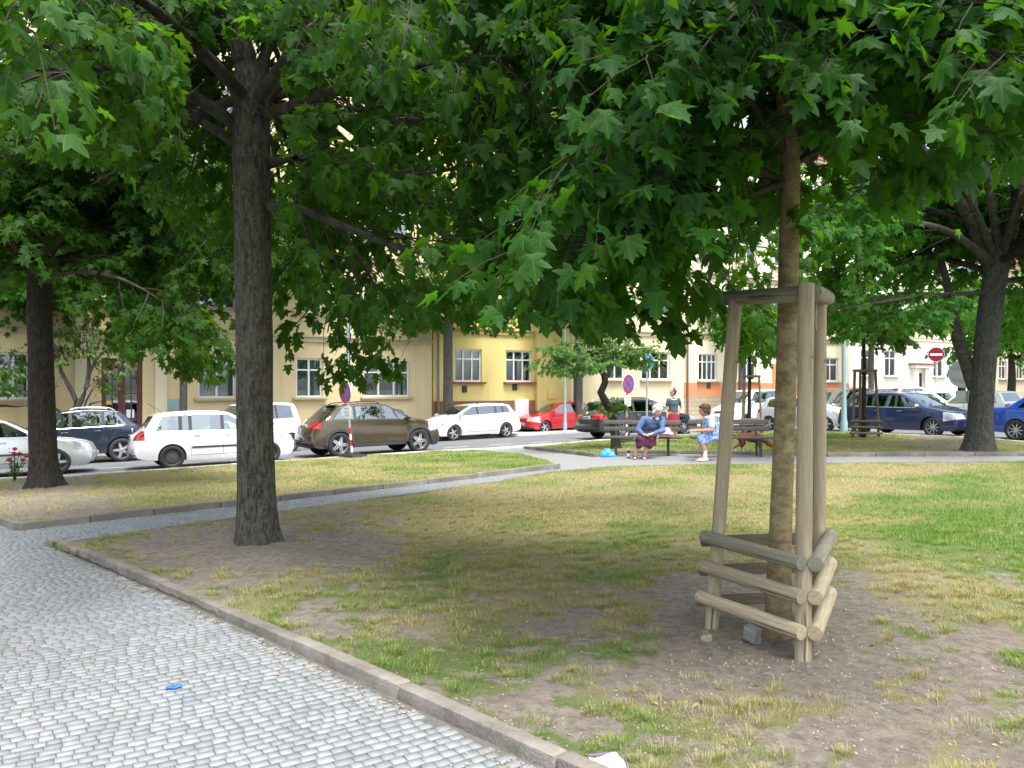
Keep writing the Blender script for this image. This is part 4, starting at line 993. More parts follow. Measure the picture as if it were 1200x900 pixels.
def tree(name, label, base, trunk, limbs, bark_m, leaf_m, seed, auto=None, sec=(.3, 1.2), twig_gap=.16, lpt=5, size=.13, tmpl='maple_s', keep=None, t0=.25, droop=.25, flat=.5,
         flare=.45, ridge=.06, seg=28, group=None, parts=0, pods=None, twl=(.16, .4), leafed=None):
    root = thing(name, base, 0, label, 'tree', group)
    trunk_obj('trunk', trunk, bark_m, root, seg, .06 if seg > 24 else .15, flare, ridge, seed)
    rg = np.random.default_rng(seed + 500); limbs = [list(map(tuple, L)) for L in limbs]; grown = limbs if leafed is None else [limbs[i] for i in leafed]
    if auto:
        n, ln, el0, el1, r0 = auto; top = np.array(trunk[-1][:3]); mid = np.array(trunk[-2][:3])
        if len(trunk) > 9: top, mid = np.array(trunk[-3][:3]), np.array(trunk[-5][:3])
        for i in range(n):
            az = 2 * math.pi * (i * .382 + rg.uniform(-.05, .05)); el = R(rg.uniform(el0, el1)); st = mid + (top - mid) * rg.uniform(.2, 1); L = ln * rg.uniform(.7, 1.1)
            d = np.array((math.cos(az) * math.cos(el), math.sin(az) * math.cos(el), math.sin(el))); pts = []
            for k in range(5):
                f = k / 4; pts.append(tuple(st + d * L * f + np.array((0, 0, -.1 * L * f * f)) + rg.normal(0, .06 * L * f, 3)) + (r0 * (1 - .85 * f),))
            limbs.append(pts); grown.append(pts)
    for L in limbs: trunk_obj('branch', L, M['bark_limb'] if bark_m in (M['bark'], M['bark_dark'], M['bark_green'], M['bark_young']) else bark_m, root, 12 if parts else 8, .12 if parts else .25, 0, .06, seed, True)
    br, tw, pos, tip, nrm, sz = grow(grown, seed, sec[0], sec[1], twig_gap, lpt, size, keep, t0, droop, flat, twl)
    o = np.array(root.location)
    m = MB(); m.v = [Vector(np.array(v) - o) for v in br.v]; m.f = br.f
    tag(m.build('boughs', M['twig'], root, False), kind='stuff')
    if tmpl != 'maple_f': tag(link('twigs', mesh_np('twigs', tw[0] - o, tw[1], M['twig']), root), kind='stuff')
    full = tmpl; tmpl = 'maple_s' if tmpl == 'maple' else tmpl
    V, Fc, fr = leaf_arrays(pos - o, tip, nrm, sz, tmpl); nv = V.shape[1]; keepi = np.arange(len(pos)); sel = []
    if parts:
        px = 600 + F * pos[:, 0] / np.maximum(pos[:, 1], .01); py = HY - F * (pos[:, 2] - CZ) / np.maximum(pos[:, 1], .01)
        vis = (pos[:, 1] > .5) & (px > 10) & (px < 1190) & (py > 10) & (py < 800); dd = np.where(vis, np.linalg.norm(pos - np.array((0, 0, CZ)), axis=1) / sz, 1e9)
        sel = np.argsort(dd)[:parts]; keepi = np.setdiff1d(keepi, sel)
    Vk = V[keepi].reshape(-1, 3); F0 = LT[tmpl][1]; Fk = (F0[None] + (np.arange(len(keepi)) * nv)[:, None, None]).reshape(-1, 3)
    cm_ = mesh_np('crown', Vk, Fk, leaf_m, True)
    if parts: leaf_xy(cm_, LT[tmpl][0], len(keepi))
    crown = tag(link('crown', cm_, root), kind='stuff')
    if len(sel):
        lm = mesh_np('leaf', LT[full][0], LT[full][1], leaf_m, True); leaf_xy(lm, LT[full][0], 1); b, t, nn = fr
        for i in sel:
            q = link('leaf', lm, crown); Mx = Matrix(((b[i][0], t[i][0], nn[i][0], 0), (b[i][1], t[i][1], nn[i][1], 0), (b[i][2], t[i][2], nn[i][2], 0), (0, 0, 0, 1)))
            q.matrix_local = Matrix.Translation(pos[i] - o) @ Mx @ Matrix.Scale(sz[i], 4)
    if pods:
        n, pm, ps, tm = pods; cl = rg.choice(len(pos), n, replace=False); PP = []
        for i in cl: PP.append(pos[i] - o + rg.normal(0, ps * 1.3, (9, 3)) + np.array((0, 0, .05)))
        PP = np.vstack(PP); k = len(PP); V, Fc, _ = leaf_arrays(PP, np.column_stack((rg.normal(0, .5, (k, 2)), -np.ones(k))), rg.normal(0, 1, (k, 3)), rg.uniform(.7, 1.2, k) * ps, tm)
        tag(link('seed_clusters', mesh_np('seed_clusters', V.reshape(-1, 3), Fc, pm), root), kind='stuff')
    print('TREE', name, label[:30], len(pos), 'leaves', len(Fk), 'tris')
    return root
def L4(pts):
    """(px, py, depth, radius) -> (x, y, z, r)"""
    return [tuple(AT(a, b, c)) + (r,) for a, b, c, r in pts]
def ppos(p):
    y = np.maximum(p[:, 1], .05); return 600 + F * p[:, 0] / y, HY - F * (p[:, 2] - CZ) / y
# big maple with the thick trunk
b1 = P(303, 640); d1 = b1.y
tr1 = [(b1.x, b1.y, b1.z - .05, .185)] + L4([(301, 600, d1, .183), (298, 400, d1, .178), (295, 240, d1, .178), (294, 150, d1, .178), (294, 110, d1, .165), (289, 75, d1, .125), (279, 40, d1 - .1, .1), (265, 0, d1 - .2, .085), (252, -120, d1 - .2, .06), (250, -330, d1, .02)])
lb1 = [L4([(279, 40, d1 - .1, .06), (262, -20, d1 - .4, .05), (230, -120, d1 - .9, .02)]), L4([(302, 110, d1 + .1, .05), (330, 150, 9.0, .035), (348, 215, 9.5, .02), (360, 290, 9.9, .008)]), L4([(316, 40, d1 + .2, .05), (430, -20, 7.6, .04), (560, 10, 7.4, .03), (690, 10, 7.6, .01)]),
       L4([(264, 0, d1 - .2, .05), (180, -30, 6.6, .04), (80, -40, 5.6, .03), (-20, 0, 4.9, .01)]), L4([(316, 40, d1 + .2, .04), (335, 95, 8.6, .03), (350, 170, 9.0, .02), (352, 250, 9.3, .006)]), L4([(300, 105, d1 + .1, .04), (345, 140, 8.4, .03), (378, 200, 8.8, .02), (400, 260, 9.0, .006)]), L4([(302, 130, d1 + .1, .045), (322, 180, 8.8, .03), (330, 240, 9.4, .02), (335, 300, 9.8, .006)]),
       L4([(300, 105, d1, .1), (316, 40, d1 + .2, .085), (332, -50, d1 + .5, .07), (360, -250, d1 + 1, .03)]),
       L4([(282, 150, d1, .085), (225, 112, d1 - .3, .07), (135, 74, d1 - .8, .05), (40, 52, d1 - 1.2, .03), (-60, 60, d1 - 1.5, .012)]),
       L4([(284, 172, d1, .07), (236, 142, d1 + .2, .055), (170, 100, d1 + .9, .04), (90, 120, d1 + 1.6, .015)]),
       L4([(312, 242, d1, .075), (345, 243, 7.3, .05), (400, 264, 7.0, .042), (470, 290, 6.5, .036), (580, 308, 5.8, .03), (680, 326, 5.2, .022), (765, 358, 4.7, .012)]),
       L4([(312, 192, d1, .07), (348, 184, d1 - .2, .045), (395, 190, 7.0, .04), (470, 205, 6.3, .03), (580, 190, 5.5, .015)]),
       L4([(308, 135, d1, .08), (350, 120, 7.4, .055), (430, 90, 6.6, .04), (540, 70, 5.6, .03), (650, 60, 4.6, .012)]),
       L4([(288, 115, d1, .085), (215, 40, 6.3, .06), (130, -20, 5.1, .04), (60, 0, 4.2, .025), (15, 60, 3.7, .012)]),
       L4([(395, 262, 7.05, .03), (420, 300, 7.6, .022), (448, 350, 8.0, .016), (482, 402, 8.2, .008)]),
       L4([(300, 130, d1, .08), (345, 110, 8.8, .06), (420, 160, 10.2, .04), (500, 230, 11.3, .015)]),
       L4([(298, 120, d1, .08), (360, 40, 6.6, .06), (470, -60, 5.2, .045), (600, -80, 4.0, .02)]),
       L4([(290, 125, d1, .07), (240, 60, 8.6, .05), (190, 60, 9.8, .03), (150, 150, 10.6, .012)]),
       L4([(306, 120, d1, .08), (400, 20, 8.4, .06), (520, 0, 8.8, .04), (660, 60, 9.0, .015)]),
       L4([(302, 108, d1, .07), (420, 110, 8.6, .05), (560, 140, 9.0, .04), (700, 190, 8.8, .03), (800, 270, 8.5, .02), (870, 350, 8.3, .012), (885, 395, 8.3, .006)]),
       L4([(700, 190, 8.8, .025), (790, 210, 9.2, .018), (860, 270, 9.4, .012), (930, 330, 9.4, .006)]),
       L4([(350, 120, 7.4, .05), (430, 140, 7.0, .045), (520, 140, 6.2, .035), (660, 140, 5.6, .02), (780, 170, 5.2, .01)]),
       L4([(395, 190, 7.0, .04), (450, 225, 6.8, .035), (540, 245, 6.4, .03), (630, 255, 6.0, .02), (720, 265, 5.6, .01)]),
       L4([(286, 112, d1, .07), (220, 140, 8.2, .05), (150, 190, 9.0, .03), (100, 220, 9.6, .012)]),
       L4([(225, 112, d1 - .3, .06), (190, 95, 6.4, .05), (120, 80, 5.2, .03), (60, 90, 4.4, .012)]),
       L4([(350, 244, 7.3, .03), (362, 275, 7.9, .025), (385, 335, 8.4, .016), (415, 400, 8.5, .008)]),
       L4([(345, 110, 8.8, .05), (390, 150, 9.6, .04), (440, 200, 10.2, .025), (500, 280, 10.6, .01)]),
       L4([(345, 110, 8.8, .045), (440, 110, 9.4, .04), (530, 150, 9.8, .025), (600, 220, 10.0, .01)]),
       L4([(316, 40, d1 + .2, .06), (380, 60, 9.4, .045), (430, 110, 10.4, .03), (470, 180, 11, .01)]),
       L4([(400, 20, 8.4, .05), (480, 60, 9.0, .04), (560, 80, 9.6, .025), (640, 130, 10, .01)]),
       L4([(345, 184, 7.4, .035), (380, 215, 8.2, .03), (410, 270, 8.8, .02), (450, 330, 9.2, .008)])]
def keep1(p):
    px, py = ppos(p); d = np.linalg.norm(p - np.array((0, 0, CZ)), axis=1)
    low = np.interp(px, [-400, 0, 130, 200, 330, 380, 470, 500, 560, 700, 790, 830, 860, 905, 950, 1000, 1400], [180, 190, 190, 300, 430, 455, 452, 410, 375, 392, 402, 405, 428, 425, 395, 300, 100])
    low = np.where((p[:, 1] > 6.9) & (px > 500) & (px < 800), np.minimum(low, 360), low); low = np.where((px < 330) & (p[:, 1] < 7.3), np.minimum(low, 175), low)
    rv = vnoise(p * 37.0, 4)
    clear = (px > 215) & (px < 330) & (py > 45) & (py < 265) & (p[:, 1] < d1 + .12) & (rv < .93); clear |= (px > 350) & (px < 480) & (np.abs(py - (240 + (px - 345) * .38)) < 26) & (p[:, 1] < 7.3) & (rv < .8)
    hole = (fbm(p * 1.5, 2, 77) > .62) & (rv < .85)
    return (py < low) & ~clear & ~hole & (d > 2.3) & ~((np.abs(px - 297) < 30) & (py > 105) & (p[:, 1] < d1 + .1)) & (p[:, 1] > -6) & thin(p, .45)
lb1 = [[(x, y, z, r * .8) for x, y, z, r in L] for L in lb1]
tree('maple_tree', 'mature maple with a thick dark trunk standing in the front lawn', b1, tr1, lb1, M['bark'], M['leaf_big'], 3, (14, 4.2, 15, 70, .07), (.15, 1.2), .125, 6, .122, 'maple_s', keep1, .15, .3, .6, .38, .05, 40, None, 300)
# young maple inside the timber guard
b2 = P(911, 752); d2 = b2.y
tr2 = [(b2.x, b2.y, b2.z - .05, .084)] + L4([(914, 640, d2, .067), (921, 450, d2, .061), (924, 320, d2, .059), (926, 220, d2, .058), (926, 178, d2, .056), (922, 140, d2, .05), (918, 100, d2, .046), (911, 0, d2, .041), (905, -150, d2, .028), (905, -330, d2, .012)])
lb2 = [L4([(920, 216, d2, .03), (885, 196, 4.65, .022), (830, 172, 4.4, .018), (760, 158, 4.1, .014), (680, 175, 3.8, .006)]),
       L4([(928, 178, d2, .028), (950, 125, 4.7, .02), (1000, 80, 4.5, .02), (1070, 30, 4.2, .008)]),
       L4([(932, 190, d2, .024), (962, 174, 4.8, .018), (1015, 160, 4.6, .013), (1085, 170, 4.3, .006)]),
       L4([(920, 178, d2, .03), (890, 130, 4.5, .022), (840, 80, 4.1, .016), (770, 50, 3.6, .008)]),
       L4([(915, 110, d2, .026), (890, 40, 4.1, .018), (850, -60, 3.4, .01)]),
       L4([(926, 165, d2, .026), (965, 205, 5.6, .018), (1010, 230, 6.3, .008)]),
       L4([(921, 212, d2, .026), (858, 236, 4.5, .018), (780, 262, 4.2, .014), (700, 282, 4.0, .01), (610, 300, 3.8, .005)]),
       L4([(922, 150, d2, .024), (985, 90, 4.2, .018), (1080, 70, 3.6, .012), (1170, 90, 3.1, .006)]),
       L4([(916, 90, d2, .026), (1000, -20, 4.6, .018), (1100, -60, 4.3, .012), (1180, -10, 4.0, .006)]),
       L4([(914, 130, d2, .022), (860, 110, 5.3, .016), (790, 130, 5.8, .01), (720, 180, 6.0, .006)])]
def keep2(p):
    px, py = ppos(p); d = np.linalg.norm(p - np.array((0, 0, CZ)), axis=1)
    low = np.interp(px, [300, 450, 520, 600, 700, 780, 850, 900, 960, 1060, 1130, 1300], [200, 300, 350, 380, 385, 380, 300, 260, 235, 245, 215, 150])
    return (py < low) & (d > 2.1) & ~((np.abs(px - 925) < 24) & (py > 150) & (py < 420) & (p[:, 1] < d2)) & (px > 330) & ~((px > 872) & (px < 968) & (py > 95) & (py < 235) & (p[:, 1] < d2 + .1) & (vnoise(p * 37.0, 4) < .55)) & thin(p, .4)
tree('young_maple_tree', 'young maple with smooth brown trunk held by the timber guard', b2, tr2, lb2, M['bark_young'], M['leaf_near'], 5, (8, 2.2, 10, 70, .02), (.10, .95), .10, 6, .118, 'maple', keep2, .15, .32, .55, .22, .03, 28, None, 300,
     (26, M['samara'], .045, 'oval'))
# dark tree by the roses
b3 = P(52, 573); d3 = b3.y
tr3 = [(b3.x, b3.y, b3.z - .05, .235)] + L4([(51, 545, d3, .225), (48, 450, d3, .215), (46, 370, d3, .21), (47, 320, d3, .2), (48, 290, d3, .14)])
lb3 = [L4([(44, 325, d3, .12), (20, 270, d3, .09), (-20, 200, d3 - .5, .06), (-80, 140, d3 - 1, .02)]), L4([(52, 325, d3, .11), (62, 285, d3, .08), (100, 266, d3 - .2, .06), (170, 272, d3 - .6, .04), (250, 300, d3 - 1, .012)]),
       L4([(50, 310, d3, .12), (70, 220, d3, .09), (90, 120, d3 + .3, .06), (100, 0, d3 + .4, .02)]), L4([(46, 315, d3, .11), (40, 220, d3 + .2, .08), (20, 100, d3 + .6, .03)]),
       L4([(53, 318, d3, .09), (100, 300, d3 + 1, .06), (160, 320, d3 + 1.6, .04), (235, 370, d3 + 1.6, .012)]), L4([(52, 330, d3, .07), (90, 318, d3 - 1, .045), (150, 330, d3 - 1.6, .03), (215, 370, d3 - 1.8, .01)]),
       L4([(52, 300, d3, .09), (140, 200, d3 - .8, .06), (230, 190, d3 - 1.2, .03), (290, 220, d3 - 1.4, .012)]), L4([(50, 300, d3, .09), (120, 130, d3 - 1.4, .06), (170, 60, d3 - 2.4, .02)]),
       L4([(46, 322, d3, .08), (10, 280, d3 - 1.4, .05), (-10, 250, d3 - 2.6, .012)]),
       L4([(100, 266, d3 - .2, .05), (140, 310, d3 - .5, .04), (205, 365, d3 - .8, .025), (264, 410, d3 - .8, .01)]), L4([(100, 300, d3 + 1, .05), (130, 345, d3 + 1.2, .035), (190, 390, d3 + 1.6, .025), (250, 425, d3 + 1.6, .008)]),
       L4([(62, 285, d3, .06), (120, 240, d3 - .4, .045), (200, 250, d3 - .8, .03), (275, 300, d3 - 1, .01)])]
def keep3(p):
    px, py = ppos(p); low = np.interp(px, [-300, 0, 35, 60, 100, 150, 200, 275, 330, 400], [360, 345, 330, 345, 375, 425, 440, 452, 430, 300])
    return (py < low) & ~((np.abs(px - 47) < 22) & (py > 330) & (p[:, 1] < d3 + .2)) & thin(p, .6)
tree('broadleaf_tree', 'dark trunked maple beside the rose bush near the silver car', b3, tr3, lb3, M['bark_dark'], M['leaf_left'], 9, (14, 4.6, 5, 65, .08), (.22, 1.5), .17, 7, .165, 'maple_f', keep3, .2, .35, .5, .75, .07, 32)
# leaning forked tree at the right
b4 = P(1146, 530.5); d4 = b4.y
tr4 = [(b4.x, b4.y, b4.z - .05, .30)] + L4([(1148, 505, d4, .27), (1150, 470, d4, .255), (1156, 400, d4, .25), (1163, 345, d4, .25), (1169, 312, d4, .24), (1172, 290, d4, .17)])
lb4 = [L4([(1164, 318, d4, .19), (1142, 265, d4, .16), (1116, 226, d4 - .2, .13), (1092, 190, d4 - .3, .1), (1040, 120, d4 - .5, .06), (990, 40, d4 - .8, .02)]), L4([(1146, 272, d4, .12), (1136, 210, d4, .09), (1129, 130, d4 + .1, .07), (1120, 20, d4, .03)]),
       L4([(1174, 315, d4, .18), (1189, 250, d4, .15), (1200, 190, d4, .12), (1212, 80, d4, .05)]), L4([(1153, 343, d4 - .1, .055), (1090, 346, 17.6, .042), (1022, 356, 16.8, .035), (962, 367, 16, .015)]),
       L4([(1143, 455, d4 + .15, .17), (1130, 418, d4 + .2, .15), (1119, 385, d4 + .3, .13), (1112, 340, d4 + .5, .1), (1090, 260, d4 + 1, .05), (1060, 180, d4 + 1.4, .015)]),
       L4([(1164, 310, d4, .11), (1110, 270, 17, .07), (1040, 260, 15.8, .045), (975, 280, 15, .015)]), L4([(1168, 305, d4, .1), (1120, 200, 17, .07), (1060, 130, 15.6, .04), (1000, 110, 14.6, .012)]),
       L4([(1174, 300, d4, .1), (1200, 230, 17, .07), (1240, 200, 16, .03)]), L4([(1165, 320, d4 + .1, .09), (1090, 300, 20, .06), (1010, 300, 21, .03), (950, 330, 21.6, .012)]), L4([(1172, 300, d4, .1), (1150, 130, 17, .07), (1180, 30, 15.5, .03)]),
       L4([(1172, 330, d4 + .1, .08), (1195, 330, 19.5, .05), (1230, 350, 20.5, .015)]),
       L4([(1090, 260, d4 + 1, .05), (1040, 270, 20.5, .04), (980, 300, 21, .02), (940, 350, 21, .008)]), L4([(1116, 226, d4 - .2, .06), (1050, 220, 17, .045), (980, 230, 16, .025), (930, 260, 15.4, .01)])]
def keep4(p):
    px, py = ppos(p); low = np.interp(px, [880, 930, 960, 1010, 1060, 1100, 1130, 1170, 1200, 1400], [330, 395, 405, 395, 398, 392, 385, 330, 400, 420])
    return (py < low) & ~((np.abs(px - 1160) < 24) & (py > 290) & (p[:, 1] < d4)) & (px > 800) & thin(p, .6) & ~((px > 1080) & (px < 1205) & (py > 110) & (py < 335) & (p[:, 1] < d4 + .1) & (vnoise(p * 37.0, 4) < .8))
tree('forked_tree', 'tall forked maple with thick grey green trunk beside the round sign back', b4, tr4, lb4, M['bark_green'], M['leaf_right'], 13, (12, 5.2, 10, 70, .1), (.22, 1.7), .17, 7, .175, 'maple_f', keep4, .15, .3, .5, .4, .05, 32)
# small crooked tree by the bench
b6 = P(722, 527.5); d6 = b6.y
tr6 = [(b6.x, b6.y, b6.z - .05, .13)] + L4([(720, 505, d6, .115), (717, 485, d6, .105), (709, 470, d6, .105), (704, 460, d6, .1), (709, 448, d6, .09), (708, 440, d6, .085), (702, 428, d6, .05)])
lb6 = [L4([(709, 447, d6, .055), (716, 432, d6, .045), (720, 414, d6, .035), (724, 395, d6, .015)]), L4([(706, 438, d6, .06), (694, 424, d6, .045), (672, 415, d6 - .3, .03), (640, 418, d6 - .5, .01)]), L4([(703, 430, d6, .05), (700, 410, d6 + .3, .03), (690, 392, d6 + .5, .01)]),
       L4([(718, 425, d6, .035), (740, 414, d6 - .3, .025), (765, 418, d6 - .4, .008)]), L4([(705, 436, d6, .045), (690, 425, d6 - .8, .03), (668, 428, d6 - 1.2, .008)]), L4([(714, 436, d6, .04), (730, 412, d6 + .8, .02), (750, 405, d6 + 1.2, .008)])]
def keep6(p):
    px, py = ppos(p); low = np.interp(px, [600, 625, 660, 700, 730, 770, 800], [425, 438, 442, 436, 430, 434, 420]); return (py < low) & (px > 615) & (px < 790)
t6 = tree('crooked_tree', 'small crooked tree with light leaves behind the blue plastic bag', b6, tr6, lb6, M['bark_dark'], M['leaf_light'], 17, None, (.075, .75), .09, 6, .105, 'maple_s', keep6, .25, .2, .7, .3, .1, 24)
S6 = [L4([(716, 488, d6 - .1, .01), (724, 478, d6 - .3, .006), (734, 474, d6 - .4, .003)]), L4([(714, 482, d6 - .1, .01), (720, 472, d6 - .3, .006), (728, 468, d6 - .4, .003)])]
brs, tw_, ps_, ti_, nr_, sz_ = grow(S6, 4, .08, .25, .07, 5, .085, None, .2, .1, .8, (.08, .18)); o6 = np.array(t6.location)
V, Fc, _ = leaf_arrays(ps_ - o6, ti_, nr_, sz_, 'maple_s'); tag(link('water_shoot', mesh_np('water_shoot', V.reshape(-1, 3), Fc, M['leaf_light'], True), t6), kind='stuff')
# street trees across the road
def street(px, n, label, wid, hfork, crown, leaf, size, seed, name='street_tree', bark_m='bark_grey', auto=(9, 2.4, 10, 70, .07), lims=None, tm='maple_s', sec=(.3, 1.0), pods=None, keep=None, lpt=4, lean=0.0, group=None):
    a = (px - 600) / F; d = n / (-math.sin(SA) * a + math.cos(SA)); b = GP(a * d, d); h = hfork
    tr = [(b.x, b.y, b.z - .05, wid), (b.x, b.y, b.z + .5, wid * .9), (b.x + lean * .5, b.y, b.z + h * .6, wid * .85), (b.x + lean, b.y, b.z + h, wid * .8), (b.x + lean * 1.4, b.y, b.z + h * 1.25, wid * .5)]
    return tree(name, label, b, tr, [L4([(q[0], q[1], d + q[2], q[3]) for q in L]) for L in (lims or [])], M[bark_m], M[leaf], seed, auto, sec, .2, lpt, size, tm, keep, .2, .2, .6, .3, .05, 18, group, 0, pods)
BIG = dict(auto=(15, 3.4, 0, 65, .08), tm='maple_f', sec=(.26, 1.3), lpt=6)
upper = lambda y: (lambda p: ppos(p)[1] < y)
street(297, 30.0, 'street tree hidden behind the thick maple trunk, only its crown showing', .2, 6.2, None, 'leaf_back', .2, 61, keep=upper(405), **{**BIG, 'auto': (20, 4.0, -5, 80, .08)})
street(678, 30.2, 'street tree beside the tall dark doorway', .2, 4.6, None, 'leaf_back', .2, 62, keep=upper(372), **BIG)
street(48, 30.2, 'street tree hidden behind the dark trunk by the roses, only its crown showing', .2, 4.6, None, 'leaf_back', .2, 63, keep=upper(395), **BIG)
street(525, 29.9, 'slim grey street tree against the yellow house', .24, 4.6, None, 'leaf_back', .19, 21, keep=upper(395), auto=(13, 3.0, 5, 75, .07), tm='maple_f', sec=(.26, 1.2), lpt=6)
kr = lambda p: (ppos(p)[1] < 437)
street(91, 29.9, 'small street tree with reddish pods before the ochre house', .15, .95, None, 'leaf_rain', .17, 23, 'goldenrain_tree', 'bark_grey', (7, 2.1, 20, 65, .05),
       [[(92, 476, 0, .09), (84, 458, 0, .08), (72, 436, 0, .065), (67, 415, -.2, .05), (60, 390, -.4, .02)], [(92, 476, 0, .09), (101, 454, 0, .08), (104, 435, .1, .065), (103, 412, .2, .045), (100, 380, .2, .02)],
        [(103, 442, 0, .05), (114, 420, 0, .045), (128, 408, -.3, .035), (150, 402, -.5, .015)], [(101, 416, 0, .04), (90, 405, .3, .03), (82, 395, .4, .015)], [(110, 428, 0, .035), (112, 410, .4, .03), (120, 396, .6, .012)]], 'oval', (.16, 1.0), (30, M['pod'], .09, 'pod'), lambda p: (ppos(p)[1] < np.interp(ppos(p)[0], [40, 75, 100, 118, 150, 170, 200], [425, 428, 415, 458, 466, 455, 440])), 7)
street(-30, 29.9, 'leafy street tree with reddish pods by the ochre wall', .16, 1.6, None, 'leaf_rain', .18, 25, 'goldenrain_tree', 'bark_grey', (10, 2.3, 5, 60, .06), None, 'oval', (.24, 1.0), (24, M['pod'], .09, 'pod'), lambda p: (ppos(p)[1] < 462), 7)
street(1021, 29.6, 'slender street tree against the ivory house', .2, 4.2, None, 'leaf_light', .17, 27, auto=(8, 2.2, 5, 60, .06))
street(868, 30.2, 'street tree against the salmon house', .15, 4.8, None, 'leaf_street', .17, 29, auto=(7, 2.0, 10, 60, .05))
street(215, 30.2, 'leafy street tree above the white wagon against the ochre house', .15, 5.6, None, 'leaf_back', .2, 28, keep=upper(440), auto=(13, 3.0, -10, 60, .06), tm='maple_f', sec=(.26, 1.2), lpt=6)
for i, (px, d, w, h, lab) in enumerate(((1126, 41, .22, 4.2, 'dark street tree behind the no entry sign'), (1183, 36, .2, 2.6, 'bushy tree behind the white hatchback'), (1235, 29, .24, 3.2, 'broad tree on the far corner pavement'))):
    a = (px - 600) / F; b = GP(a * d, d)
    tree('corner_tree', lab, b, [(b.x, b.y, b.z - .05, w), (b.x, b.y, b.z + .5, w * .9), (b.x + .1, b.y, b.z + h * .6, w * .85), (b.x + .1, b.y, b.z + h, w * .7), (b.x, b.y, b.z + h * 1.4, w * .4)], [], M['bark_dark'], M['leaf_right'], 31 + i, (12, 3.2, 0, 70, .09), (.34, 1.3), .22, 4, .2, 'maple_s', None, .15, .3, .6, .3, .06, 16)
# two young trees in far guards
GUARDS = []
for i, (px, py, lab, top) in enumerate(((1012, 514, 'thin young tree in the guard beside the dark blue estate car', 4.4), (878, 509, 'thin young tree in the guard behind the empty bench', 4.0))):
    b = P(px, py); GUARDS.append(b)
    tree('sapling', lab, b, [(b.x, b.y, b.z - .05, .075), (b.x, b.y, b.z + 1, .065), (b.x + .02, b.y, b.z + 2.2, .055), (b.x, b.y, b.z + 3.0, .05), (b.x, b.y, b.z + top, .03)], [], M['bark_dark'], M['leaf_light' if i == 0 else 'leaf_right'], 41 + i, (11, 1.3, -5, 55, .025), (.15, .75), .12, 6, .13, 'maple_s', (lambda p: p[:, 2] > 2.55) , .2, .25, .6, .2, .04, 16)
# ------------------------------------------------------------------ cars
def prof(pts, xs, sig=.03):
    p = sorted(pts); x = np.array([q[0] for q in p]); z = np.array([q[1] for q in p])
    g = np.arange(x[0], x[-1] + .005, .005); v = np.interp(g, x, z); k = int(sig / .005)
    if k > 0:
        w = np.exp(-.5 * (np.arange(-3 * k, 3 * k + 1) / k) ** 2); w /= w.sum(); e = np.concatenate((np.full(3 * k, v[0]), v, np.full(3 * k, v[-1]))); v = np.convolve(e, w, 'valid')
        v[0], v[-1] = z[0], z[-1]
    return np.interp(xs, g, v)
def rim_mesh(style, mat):
    m = MB(); r = .70
    if style == 'steel':
        m.lathe([(.0, .12), (.2, .14), (.3, .10), (.5, .12), (.62, .05), (r, .16), (r + .03, .2), (r + .03, -.2)], 28)
        for k in range(10): a = 2 * math.pi * k / 10; m.box((.43 * math.cos(a), .43 * math.sin(a), .13), (.12, .07, .02), rot=(0, 0, a))
    else:
        m.lathe([(r - .05, -.25), (r - .03, .12), (r + .02, .22), (r + .045, .22), (r + .05, .15), (r + .04, -.2)], 32)
        n, dbl, w = {'five': (5, 0, .2), 'double': (5, 1, .1), 'multi': (9, 0, .1), 'ten': (10, 0, .09)}[style]
        for k in range(n):
            a = 2 * math.pi * k / n
            for off in ((-.1, .1) if dbl else (0,)):
                ra = Matrix.Rotation(a, 4, 'Z') @ Matrix.Translation((0, off, 0)) @ Matrix.Rotation(off * -.6, 4, 'Z')
                m.add([(.1, -w * .6, .2), (r, -w * .45, .14), (r, w * .45, .14), (.1, w * .6, .2), (.1, -w * .6, .06), (r, -w * .45, .02), (r, w * .45, .02), (.1, w * .6, .06)],
                      [[0, 1, 2, 3], [0, 4, 5, 1], [3, 2, 6, 7], [4, 7, 6, 5]], ra)
        m.lathe([(.0, .24), (.14, .23), (.17, .18), (.17, .0)], 16)
    return m.mesh('rim', mat)
WHEEL = {}
def wheel(parent, x, y, r, style, side):
    if style not in WHEEL:
        t = MB(); t.lathe([(.69, -.30), (.78, -.34), (.93, -.32), (.99, -.26), (1.0, -.1), (1.0, .1), (.99, .26), (.93, .32), (.78, .34), (.69, .30)], 36)
        h = MB(); h.lathe([(0, -.1), (.66, -.1), (.66, -.02), (0, -.02)], 24)
        WHEEL[style] = (h.mesh('wheel', M['trim']), t.mesh('tyre', M['black']), rim_mesh(style, M['steel_rim'] if style == 'steel' else M['alloy']))
    h, t, rm = WHEEL[style]
    w = link('wheel', h, parent, (x, y, r), (R(-90) * side, 0, 0), (r, r, r)); link('tyre', t, w); link('rim', rm, w); return w
